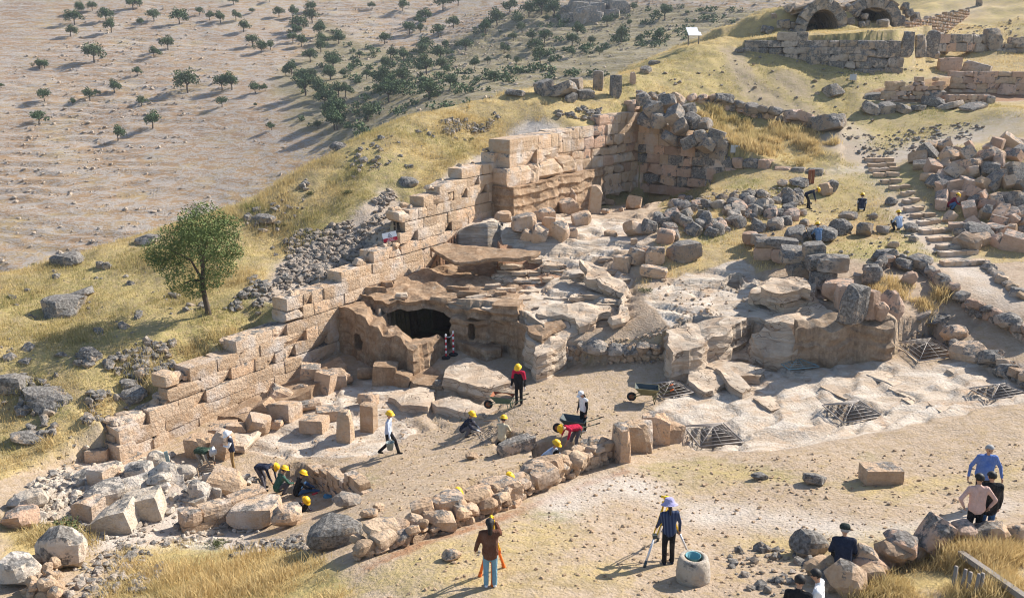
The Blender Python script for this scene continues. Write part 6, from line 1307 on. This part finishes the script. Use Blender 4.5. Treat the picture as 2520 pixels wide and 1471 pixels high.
# ================================================================== trees, bushes, grass, loose stones
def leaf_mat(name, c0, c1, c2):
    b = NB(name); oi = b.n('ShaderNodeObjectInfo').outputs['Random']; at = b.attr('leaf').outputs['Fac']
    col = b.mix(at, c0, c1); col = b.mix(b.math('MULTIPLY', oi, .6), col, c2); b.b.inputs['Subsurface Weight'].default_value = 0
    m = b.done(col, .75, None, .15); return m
M['oak'] = leaf_mat('oak_leaves', (.035, .062, .026), (.10, .15, .058), (.11, .125, .062)); M['oliveleaf'] = leaf_mat('olive_leaves', (.055, .09, .025), (.175, .215, .07), (.125, .16, .055)); M['bushleaf'] = leaf_mat('bush_leaves', (.04, .06, .018), (.12, .14, .05), (.10, .10, .05)); M['bark'] = plain('bark', (.085, .065, .05), .95, .1, 0, .3)
def leaves(cent, rad, n, size, seed, aspect=.5, shell=.55):
    """small leaf faces spread through lobes; returns verts, faces, per-face shade"""
    r = np.random.default_rng(seed); cent = np.asarray(cent, float); rad = np.asarray(rad, float)
    w = rad ** 2; k = r.choice(len(cent), n, p=w / w.sum()); d = r.normal(size=(n, 3)); d /= np.linalg.norm(d, axis=1)[:, None]
    q = cent[k] + d * rad[k][:, None] * (shell + (1 - shell) * r.random(n) ** .6)[:, None] * np.array([1, 1, .8]); q += r.normal(size=(n, 3)) * size * .8
    a = r.normal(size=(n, 3)); a /= np.linalg.norm(a, axis=1)[:, None]; b_ = np.cross(a, r.normal(size=(n, 3))); b_ /= np.linalg.norm(b_, axis=1)[:, None] + 1e-9
    s = size * r.uniform(.6, 1.4, n)[:, None]
    V = np.stack([q - a * s, q + b_ * s * aspect, q + a * s, q - b_ * s * aspect], 1).reshape(-1, 3); Fc = np.arange(4 * n).reshape(n, 4)
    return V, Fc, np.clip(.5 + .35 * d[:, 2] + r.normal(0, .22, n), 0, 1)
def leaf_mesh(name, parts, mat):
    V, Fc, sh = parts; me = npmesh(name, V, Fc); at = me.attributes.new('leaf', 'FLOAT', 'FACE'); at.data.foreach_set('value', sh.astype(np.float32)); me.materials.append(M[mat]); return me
def limb(bm, pts, r0, r1):
    for i in range(len(pts) - 1):
        n = len(pts) - 1; add_tube(bm, pts[i], pts[i + 1], r0 + (r1 - r0) * i / n, r0 + (r1 - r0) * (i + 1) / n, 7, cap=False)
# hillside oaks: unit width
OAK = []
for k in range(7):
    r = random.Random(k + 40); lob = []; nl = r.randint(10, 15)
    for i in range(nl):
        a = r.uniform(0, 6.28); d = r.uniform(.05, .36); lob.append((d * math.cos(a) * 1.15, d * math.sin(a) * 1.15, .25 + .34 * (1 - d * 2) * r.uniform(.5, 1.1) + r.uniform(-.06, .10)))
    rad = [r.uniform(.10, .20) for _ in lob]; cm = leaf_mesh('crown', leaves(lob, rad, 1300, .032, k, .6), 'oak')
    bm = bmesh.new(); limb(bm, [(0, 0, -.1), (r.uniform(-.03, .03), 0, .10), (r.uniform(-.05, .05), 0, .25)], .035, .022)
    for c in lob[:5]: limb(bm, [(0, 0, .22), (c[0] * .5, c[1] * .5, .36), c], .018, .006)
    OAK.append((bm_mesh('trunk', bm, True), cm)); OAK[-1][0].materials.append(M['bark'])
rg0 = np.random.default_rng(8)
T1 = [(665,80,80),(570,100,95),(540,180,130),(765,160,110),(805,240,110),(960,75,120),(510,265,95),(1110,160,110),(1020,190,65),(1290,180,130),(1440,115,65),(1510,150,80),(1590,170,110),(1700,150,90),(1815,100,50),(1755,235,110),(1680,35,70),(2010,130,90),(2105,130,90),(1210,365,125),(1110,415,100),(680,455,155),(285,500,90),(325,500,90),
      (990,550,75),(825,680,110),(650,730,100),(700,690,60),(320,730,100),(525,760,60),(1355,670,180),(1600,655,130),(1670,650,130),(1840,675,110),(1910,660,60),(1600,770,100),(1835,770,36),(1020,775,100),(285,900,135),(850,1015,110),(1100,925,145),(1955,940,65),(1820,340,110),(1880,390,110),(1950,360,80),(10,640,45),(2290,930,70),(2410,940,180),(1940,20,60),
      (2240,90,90),(2250,170,120),(2150,230,130),(2130,265,100),(2300,265,120),(2320,320,110),(2440,320,90),(2110,310,90),(2170,340,100),(2310,380,110),(2235,450,120),(2100,540,120),(2060,550,80),(2165,590,100),(2240,580,90),(2380,570,120),(2400,480,130),(2200,690,180),(2290,720,160),(2340,780,160),(2440,700,120),(2430,860,170),(2480,560,80)]
T2 = [(560,80,90),(850,80,140),(960,45,100),(725,160,120),(690,190,90),(610,250,110),(690,240,80),(925,210,115),(815,270,110),(1155,250,120),(1240,190,140),(1330,100,130),(1390,190,100),(1420,240,90),(1470,120,130),(1560,110,160),(1650,130,150),(1590,160,70),(1905,140,120),(2030,190,110),(2195,190,60),(2225,80,80),(2445,150,120),(2410,300,90),(2130,310,140),(1815,270,120),
      (1780,340,110),(1910,330,80),(1520,380,130),(1580,310,110),(1495,300,90),(1355,300,80),(1290,390,90),(1015,370,120),(875,350,70),(720,370,120),(700,410,120),(830,440,120),(570,450,120),(475,430,100),(430,320,100),(1550,460,130),(1380,470,70),(1315,440,60),(1080,500,100),(1170,460,60),(730,540,160),(840,500,90),(430,510,110),(300,570,80),(560,610,170),(440,640,200),(460,740,200),
      (500,680,160),(750,720,180),(900,640,110),(1220,590,100),(310,880,160),(70,860,180),(90,940,160),(150,700,120),(60,500,120),(40,580,110),(230,480,70),(250,420,60),(100,320,90),(340,70,60),(1975,400,70),(1780,410,60)]
trees = [(x / 2.926, y / 2.926, w / 2.926, 0) for x, y, w in T1] + [((1300 + x / 1.8) / 1.6254, y / 2.926, w / 2.926, 1) for x, y, w in T2]
for i, (u, v, w, side) in enumerate(trees):
    p = hhit(u, v); dep = p.y * CT - (p.z - CAMZ) * ST; wm = w * dep / F * 1.12; tm, cm = OAK[i % 7]
    root = empty('oak_tree', p, rnd.uniform(0, 6.28)); sc = wm * rnd.uniform(.95, 1.05); root.scale = (sc, sc, sc * rnd.uniform(.95, 1.2))
    gully = u > 715; big = 'broad' if w > 40 else ('small' if w < 28 else 'round')
    row = 'near the top edge' if v < 45 else ('halfway up' if v < 160 else 'low down'); col_ = ('far left' if u < 180 else 'left' if u < 400 else 'right') if not gully else ('left' if u < 950 else 'middle' if u < 1250 else 'right')
    tag(root, f'{big} dark oak {row} on the bare stony hillside, {col_} part' if not gully else f'{big} oak {row} in the wooded gully, {col_} part', 'tree', 'oaks on the bare hillside' if not gully else 'oaks in the wooded gully')
    a = bpy.data.objects.new('trunk', tm); link(a, root); c_ = bpy.data.objects.new('crown', cm); link(c_, root)
# scrub filling the gully
gp = np.array(gpoly); xs_ = rg0.uniform(gp[:, 0].min(), gp[:, 0].max(), 900); ys_ = rg0.uniform(gp[:, 1].min(), gp[:, 1].max(), 900); ok_ = inside(gpoly, xs_, ys_) & (fbm(xs_ * .03, ys_ * .03, 93, 3) > -.15); xs_, ys_ = xs_[ok_][:260], ys_[ok_][:260]
VV, FF, SS = [], [], []; off_ = 0
for i in range(len(xs_)):
    sz_ = rg0.uniform(.7, 2.0); V_, F_, s__ = leaves([(xs_[i] + rg0.normal(0, .5 * sz_), ys_[i] + rg0.normal(0, .5 * sz_), 0) for _ in range(3)], [sz_ * .6] * 3, 90, .14 * sz_ + .08, 400 + i, .6); V_[:, 2] += float(hzat(xs_[i:i + 1], ys_[i:i + 1])[0]) + sz_ * .35; VV.append(V_); FF.append(F_ + off_); SS.append(s__); off_ += len(V_)
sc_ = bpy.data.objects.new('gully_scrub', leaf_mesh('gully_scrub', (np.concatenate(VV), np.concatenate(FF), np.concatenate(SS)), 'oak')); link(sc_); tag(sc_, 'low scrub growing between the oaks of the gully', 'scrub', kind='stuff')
# rock cliff among the far trees
cl = empty('far_cliff', hhit(1470, 50)); tag(cl, 'grey rock cliff among the trees at the top of the gully', 'cliff')
for i in range(22):
    p = hhit(1395 + 130 * rnd.random(), 20 + 35 * rnd.random()); s = rnd.uniform(3.0, 6.5); stone('crag', 'worn', 'lichen', p + Vector((0, 0, s * .2)) - cl.location, (s * 1.2, s, s * .8), (0, rnd.gauss(0, .1), rnd.uniform(-.4, .4)), cl)
# the almond-shaped tree on the left slope
tb = hit(515, 772); TY = tb.y; px2m = (TY * CT + (CAMZ - tb.z) * ST) / F
root = empty('evergreen_tree', tb); tag(root, 'dense evergreen tree leaning on the grassy slope at the left', 'tree')
def tl(u, v, dy=0): q = aty(u, v, TY + dy); return Vector(q) - tb
lobes = [(500,545,62,.3),(440,585,50,-.5),(400,622,50,0),(470,610,60,.8),(545,605,52,0),(560,560,40,.6),(450,690,42,-.4),(540,655,45,.5),(480,712,30,-.2),(505,600,60,-.9),(420,655,40,.5),(520,690,30,0),(480,560,50,-.8),(385,635,26,0),(575,620,26,.2)]
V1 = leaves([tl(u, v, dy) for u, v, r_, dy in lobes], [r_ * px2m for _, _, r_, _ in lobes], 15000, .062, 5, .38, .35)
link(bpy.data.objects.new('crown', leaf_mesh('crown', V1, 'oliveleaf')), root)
bm = bmesh.new(); limb(bm, [(0, 0, -.2), tl(505, 735), tl(498, 700), tl(500, 660)], .14, .09)
for path in ([tl(500,660), tl(497,620), tl(505,560)], [tl(498,690), tl(470,640), tl(420,615)], [tl(500,650), tl(525,620), tl(550,590)], [tl(499,690), tl(470,690), tl(450,700)], [tl(500,665), tl(485,600), tl(450,585)], [tl(500,660), tl(505,600,.5), tl(520,560,.6)]): limb(bm, path, .07, .02)
mesh_obj('trunk', bm_mesh('trunk', bm, True), M['bark'], root)
# bushes
BUSH = [leaf_mesh('foliage', leaves([(rnd.uniform(-.3, .3), rnd.uniform(-.3, .3), rnd.uniform(.1, .3)) for _ in range(7)], [rnd.uniform(.14, .24) for _ in range(7)], 420, .045, 90 + k, .35), 'bushleaf') for k in range(4)]
for i, (u, v, w, lab) in enumerate(((80,655,1.6,'dark thorny bush at the left ridge edge'), (1345,345+0,.9,'small bush above the ashlar pier'), (160,1325,1.6,'leafy green weed at the lower left'), (2355,385,1.9,'grey-green bush growing in the block heap'), (1640,300,1.0,'weed on the ridge by the stone row'), (1830,300,1.5,'flowering weed beside the crooked stone row'), (1160,345,.6,'low green tuft on the mound above the long wall'),
    (760,480,.8,'dark shrub on the ridge slope, upper'), (850,480,.9,'green shrub on the slope above the long wall'), (690,560,.7,'dark shrub on the slope beside the tree'), (1590,720,.8,'green weed at the rock edge'), (760,580,.9,'small shrub on the rubble slope, left'), (530,1345,.8,'green weed beside the white spoil'), (1010,565,.6,'green tuft by the warning board'), (1745,470,.7,'weed over the dark recess'), (690,270+20,.0,'x'))):
    if w == 0: continue
    p = hit(u, v); r_ = empty('bush', p, rnd.uniform(0, 6)); r_.scale = (w, w, w * .8); tag(r_, lab, 'bush', 'bushes and weeds'); link(bpy.data.objects.new('foliage', BUSH[i % 4]), r_)

# ---- grass
b = NB('grass_blades'); at = b.attr('tone'); sx = b.n('ShaderNodeSeparateColor'); b.l(at.outputs['Color'], sx.inputs[0])
col = b.mix(sx.outputs[0], (.46, .32, .13), (.70, .55, .29)); col = b.mix(sx.outputs[1], col, (.17, .19, .055)); M['grass'] = b.done(col, .8, None, .1)
tr = b.n('ShaderNodeBsdfTranslucent'); b.l(col, tr.inputs[0]); mx = b.n('ShaderNodeMixShader'); mx.inputs[0].default_value = .35; b.l(b.b.outputs[0], mx.inputs[1]); b.l(tr.outputs[0], mx.inputs[2]); b.l(mx.outputs[0], b.t.nodes['Material Output'].inputs[0])
def grass(name, label, pts, hts, green, nb=6, spread=.16, wid=.018, seed=0, lean=.5):
    r = np.random.default_rng(seed); n = len(pts); pts = np.asarray(pts)
    if n == 0: return
    P0 = np.repeat(pts, nb, 0); H = np.repeat(np.asarray(hts), nb) * r.uniform(.55, 1.2, n * nb); m = n * nb
    P0 = P0 + np.c_[r.normal(0, spread, m), r.normal(0, spread, m), np.zeros(m) - .03]; a = r.uniform(0, 2 * np.pi, m); ln = H * r.uniform(.1, lean, m)
    off = np.c_[np.cos(a) * wid * (.6 + H), np.sin(a) * wid * (.6 + H), np.zeros(m)]; a2 = r.uniform(0, 2 * np.pi, m)
    tip = P0 + np.c_[np.cos(a2) * ln, np.sin(a2) * ln - .03, H]; midp = (P0 + tip) / 2 + np.c_[np.zeros(m), np.zeros(m), H * .12]
    V = np.stack([P0 - off, P0 + off, midp + off * .7, tip, midp - off * .7], 1).reshape(-1, 3); i0 = np.arange(m) * 5
    Fc = np.concatenate([np.c_[i0, i0 + 1, i0 + 2], np.c_[i0, i0 + 2, i0 + 4], np.c_[i0 + 4, i0 + 2, i0 + 3]]); me = npmesh(name, V, Fc)
    tone = np.zeros((m, 4), np.float32); tone[:, 0] = np.clip(np.repeat(r.uniform(0, 1, n), nb) * .6 + r.uniform(0, .4, m), 0, 1); tone[:, 1] = np.clip(np.repeat(np.asarray(green), nb) * r.uniform(.3, 1.5, m), 0, 1); tone[:, 3] = 1
    A = me.attributes.new('tone', 'FLOAT_COLOR', 'POINT'); A.data.foreach_set('color', np.repeat(tone, 5, 0).ravel())
    o = mesh_obj(name, me, M['grass']); tag(o, label, 'grass', kind='stuff'); return o
rg = np.random.default_rng(3)
def cand(x0, x1, y0, y1, n):
    x, y = rg.uniform(x0, x1, n), rg.uniform(y0, y1, n); ok = np.abs(x) < y * .62 + 3; x, y = x[ok], y[ok]
    gx_, gy_, k_ = zat(x, y, CH['grass']), zat(x, y, CH['green']), zat(x, y, CH['rock']) + zat(x, y, CH['pale']); z = zat(x, y)
    sl = np.abs(zat(x + .25, y) - zat(x - .25, y)) + np.abs(zat(x, y + .25) - zat(x, y - .25)); cl_ = fbm(x * .5, y * .5, 88, 3)
    return x, y, z, gx_, gy_, k_, sl, cl_
def keepers(c, lo, base):
    x, y, z, g_, gn_, k_, sl, cl_ = c; pr = np.clip((g_ + .55 * cl_ - lo) * base, 0, 1) * (k_ < .35) * (sl < .75); return rg.random(len(x)) < pr
c = cand(-34, 2, 20, 64, 60000); isw = ~inside(POLY_E, c[0], c[1]); k = keepers(c, .42, 1.7) & isw
x, y, z, g_, gn_, _, _, cl_ = c; grass('dry_grass', 'dry yellow grass covering the slope left of the wall', np.c_[x, y, z][k], (.21 + .15 * cl_ + .0 * x)[k], (gn_ * .9 + .10)[k], 7, .19, .013, 1)
c = cand(-4, 60, 56, 100, 40000); k = keepers(c, .30, 1.4); x, y, z, g_, gn_, _, _, cl_ = c; grass('plateau_grass', 'short straw-coloured grass on the upper plateau', np.c_[x, y, z][k], (.13 + .08 * cl_)[k], gn_[k], 5, .2, .022, 2)
c = cand(3, 30, 36, 57, 16000); k = keepers(c, .38, 1.3) & inside(POLY_U, c[0], c[1]); x, y, z, g_, gn_, _, _, cl_ = c; grass('bank_grass', 'patchy grass on the bank among the boulders', np.c_[x, y, z][k], (.16 + .1 * cl_)[k], gn_[k] * 1.3, 5, .15, .017, 3)
c = cand(-16, 22, 14, 31, 26000); k = keepers(c, .42, 1.0); x, y, z, g_, gn_, _, _, cl_ = c; grass('terrace_grass', 'sparse trodden grass on the front terrace', np.c_[x, y, z][k], (.07 + .05 * cl_)[k], gn_[k], 5, .14, .010, 4, 1.2)
def patch_grass(name, label, pts, n, h, green=.05, nb=9, wid=.012, seed=0, spread=.14, lean=.8):
    poly = hp(*pts); xs = [q[0] for q in poly]; ys = [q[1] for q in poly]; x = rg.uniform(min(xs), max(xs), n); y = rg.uniform(min(ys), max(ys), n); ok = inside(poly, x + .3 * vnoise(x * 2, y * 2, 5), y + .3 * vnoise(x * 2, y * 2, 6)); x, y = x[ok], y[ok]; cl_ = fbm(x * .9, y * .9, 99 + seed, 3); kk = cl_ > -.12 - .3 * rg.random(len(x)); x, y, cl_ = x[kk], y[kk], cl_[kk]
    grass(name, label, np.c_[x, y, zat(x, y)], h * np.clip(.8 + 1.5 * cl_, .25, 1.6), np.clip(green + .5 * fbm(x * .4, y * .4, 130 + seed, 2), 0, 1), nb, spread, wid, seed + 50, lean)
patch_grass('tall_dry_grass', 'tall yellow grass inside the ruin on the plateau', [(1590,250),(1760,275),(2000,320),(2060,345),(2050,380),(1960,410),(1830,395),(1760,370),(1740,300)], 3000, .5, .0, 9, .022, 1)
patch_grass('tall_dry_grass', 'golden grass clump in the lower left foreground', [(300,1360),(480,1330),(740,1340),(800,1400),(900,1471),(250,1480)], 2000, .30, .05, 12, .010, 2, .16)
patch_grass('tall_dry_grass', 'golden grass at the left edge of the foreground', [(0,1270),(90,1280),(240,1320),(230,1390),(0,1400)], 700, .32, .08, 10, .012, 3)
patch_grass('tall_dry_grass', 'tall golden grass behind the boundary wall at the lower right', [(2100,1480),(2150,1440),(2250,1395),(2340,1370),(2420,1358),(2525,1352),(2525,1490)], 2600, .34, .02, 11, .009, 4, .12)
patch_grass('tall_dry_grass', 'yellow grass pocket below the stairs', [(2130,690),(2240,690),(2330,740),(2310,790),(2240,790),(2160,740)], 700, .45, .02, 9, .016, 5)
patch_grass('tall_dry_grass', 'yellow grass between the ridge stones', [(1040,300),(1200,240),(1330,210),(1540,240),(1500,270),(1250,310)], 1500, .38, .03, 8, .02, 6)
patch_grass('tall_dry_grass', 'yellow grass band along the top of the long wall', [(20,1130),(250,990),(420,880),(600,790),(700,800),(560,880),(420,960),(250,1060),(60,1170)], 1500, .36, .06, 9, .014, 7)
# ---- loose stones
def scatter(name, label, polys, n, size, mat, dz=.2, seed=0, clump=.0):
    Ps, Ss = [], []
    for pts in polys:
        poly = hp(*pts); xs = [q[0] for q in poly]; ys = [q[1] for q in poly]; x = rg.uniform(min(xs), max(xs), n); y = rg.uniform(min(ys), max(ys), n); ok = inside(poly, x + .4 * vnoise(x, y, 7), y + .4 * vnoise(x, y, 8)); x, y = x[ok], y[ok]
        if clump: kk = fbm(x * .8, y * .8, 140 + seed, 3) > clump - rg.uniform(0, .25, len(x)); x, y = x[kk], y[kk]
        s = size[0] + (size[1] - size[0]) * rg.random(len(x)) ** 3; Ps.append(np.c_[x, y, zat(x, y) + s * dz]); Ss.append(s)
    return rubble_cloud(name, np.concatenate(Ps), mat, np.concatenate(Ss), .75, 'stuff', None, label, seed)
scatter('rubble', 'grey rubble spilling down the slope above the long wall', [[(640,730),(700,650),(800,590),(880,560),(960,520),(975,590),(900,640),(800,700),(720,760)], [(700,600),(860,540),(960,470),(980,500),(840,580),(720,650)]], 3600, (.10, .46), 'grey', seed=1, clump=-.2)
scatter('rubble', 'dark rubble on the ridge slope and above the wall', [[(600,540),(760,440),(900,360),(980,330),(960,400),(800,500),(640,600)], [(1080,300),(1240,280),(1240,310),(1100,330)], [(1330,290),(1480,270),(1480,300),(1350,310)], [(540,760),(680,640),(740,680),(640,780)]], 800, (.10, .5), 'lichen', seed=2, clump=-.02)
scatter('rubble', 'collapsed dark rubble on the grass at the left', [[(260,900),(330,840),(420,840),(440,900),(360,930),(280,930)], [(0,930),(70,920),(160,960),(140,1060),(60,1080),(0,1050)], [(180,880),(240,870),(230,900),(190,900)], [(180,1020),(300,960),(340,990),(220,1060)]], 420, (.12, .5), 'lichen', seed=3, clump=-.15)
scatter('rubble', 'tan pebbles strewn over the dig and terrace', [[(860,940),(1600,960),(1700,1120),(1540,1120),(1000,1320),(620,1120)], [(900,1471),(1540,1140),(2520,1080),(2520,1300),(2000,1471)]], 3200, (.02, .13), 'rubble', .1, 4)
scatter('rubble', 'white spoil stones at the lower left', [[(60,1260),(150,1130),(300,1080),(560,1180),(560,1340),(150,1360)], [(160,1400),(330,1340),(420,1400),(330,1471),(160,1471)], [(560,1340),(760,1310),(760,1360),(560,1370)]], 600, (.05, .32), 'grey', .15, 5)
scatter('rubble', 'small pale stones along the top of the long wall', [[(300,1070),(430,980),(560,860),(700,790),(840,690),(940,610),(985,560),(1090,480),(1230,400),(1230,375),(1080,450),(960,570),(840,660),(700,750),(560,840),(420,950),(290,1060)]], 1500, (.05, .28), 'rubble', .15, 17)
scatter('rubble', 'chalky broken stones at the lower left', [[(150,1330),(200,1130),(420,1120),(640,1190),(620,1330),(400,1350)], [(20,1240),(150,1150),(200,1220),(100,1300)]], 900, (.06, .4), 'chalk', .15, 15)
scatter('rubble', 'dark stones half sunk in the grass of the left slope', [[(0,700),(350,600),(600,520),(700,600),(480,760),(300,880),(0,960)], [(850,370),(1050,300),(1300,240),(1200,330),(1000,420),(850,440)]], 420, (.1, .6), 'lichen', .0, 16, .05)
scatter('rubble', 'rubble fill on top of the boulder bank', [[(1640,500),(1780,470),(1960,470),(1970,500),(1800,520),(1660,520)]], 700, (.08, .3), 'grey', .2, 6)
scatter('rubble', 'stones lying on the upper plateau', [[(1560,190),(1780,130),(2080,160),(2350,170),(2200,300),(2080,330),(1800,260)], [(2050,330),(2350,300),(2450,320),(2150,400)], [(2230,60),(2520,40),(2520,110),(2300,110)]], 500, (.08, .4), 'lichen', .15, 7)
scatter('rubble', 'stones on the bank around the diggers', [[(1870,480),(2300,500),(2330,640),(2120,640),(1900,600)], [(2150,780),(2330,770),(2330,830),(2220,830)]], 420, (.06, .3), 'lichen', .15, 8)
scatter('rubble', 'rubble on the rock terraces', [[(1040,640),(1560,620),(1550,780),(1100,760)], [(1400,840),(1640,800),(1640,890),(1440,900)], [(1610,680),(2000,680),(2000,780),(1650,800)]], 500, (.04, .22), 'rubble', .15, 9)
scatter('rubble', 'half-buried rocks on the front terrace beside the wellhead', [[(1780,1360),(1960,1340),(2000,1400),(1960,1471),(1800,1471)]], 130, (.08, .36), 'lichen', .1, 10)
scatter('rubble', 'dark pebbles heaped before the squatting man', [[(1170,1060),(1230,1045),(1245,1080),(1200,1095)]], 500, (.03, .10), 'grey', .2, 11)
# broken ledges of the far hillside
n = 42000; x = rg.uniform(-150, 100, n); y = rg.uniform(142, 345, n); t = terrace(HILL(x, y) + 1.2 * fbm(x * .03, y * .03, 71, 4), x, y); dens = np.clip(.5 + 1.2 * fbm(x * .018, y * .018, 75, 3), .12, 1)
w_ = HILL(x, y) + 1.2 * fbm(x * .03, y * .03, 71, 4) + 2.6 * fbm(x * .02, y * .02, 73, 3) + .9 * fbm(x * .11, y * .11, 74, 3); f_ = (w_ / 1.3) % 1
kk = ((f_ > .70) | (rg.random(n) < .03)) & (rg.random(n) < dens) & (np.abs(x) < y * .60); x, y = x[kk], y[kk]; s = .28 + .8 * rg.random(len(x)) ** 4
M['hillrock'] = stone_mat('hillside_rock', (.46, .37, .29), (.56, .47, .38), (.32, .26, .21), .55)
rubble_cloud('hillside_rocks', np.c_[x, y, hzat(x, y) + .1 * s], 'hillrock', s, .7, 'stuff', None, 'grey limestone rocks along the ledges of the far hillside', 12)
# ================================================================== lettering as real faces, labels that tell look-alikes apart
dg = bpy.context.evaluated_depsgraph_get()
for o in [o for o in COL.objects if o.type == 'FONT']:
    me = bpy.data.meshes.new_from_object(o.evaluated_get(dg)); q = bpy.data.objects.new('lettering', me); par = o.parent; mw = o.matrix_basis.copy(); bpy.data.objects.remove(o); link(q, par); q.matrix_basis = mw
    if not me.materials: me.materials.append(M['white'])
ORD = 'first second third fourth fifth sixth seventh eighth ninth tenth eleventh twelfth thirteenth fourteenth fifteenth sixteenth seventeenth eighteenth nineteenth twentieth'.split()
same = {}
for o in COL.objects:
    if o.parent is None and 'label' in o and 'category' in o: same.setdefault(o['label'], []).append(o)
for lab, os_ in same.items():
    if 1 < len(os_) <= 20:
        os_.sort(key=lambda o: o.location.x / max(1, o.location.y))
        for i, o in enumerate(os_):
            new_ = f'{lab}, {ORD[i]} from the left'
            if len(new_.split()) > 16: new_ = f'{lab}, {ORD[i]} along'
            if len(new_.split()) <= 16: o['label'] = new_
# ---- the air between here and the far hillside
bm = bmesh.new(); add_box(bm, (0, 250, 40), (760, 680, 170)); hz_o = mesh_obj('haze', bm_mesh('haze', bm), None); tag(hz_o, 'thin blue summer haze over the valley', kind='stuff')
hm = bpy.data.materials.new('haze_air'); hm.use_nodes = True; ht_ = hm.node_tree; ht_.nodes.clear(); ou = ht_.nodes.new('ShaderNodeOutputMaterial'); pv = ht_.nodes.new('ShaderNodeVolumePrincipled')
pv.inputs['Color'].default_value = (.80, .88, 1.0, 1); pv.inputs['Density'].default_value = .00020; pv.inputs['Anisotropy'].default_value = .2
ht_.links.new(pv.outputs[0], ou.inputs['Volume']); hz_o.data.materials.append(hm)
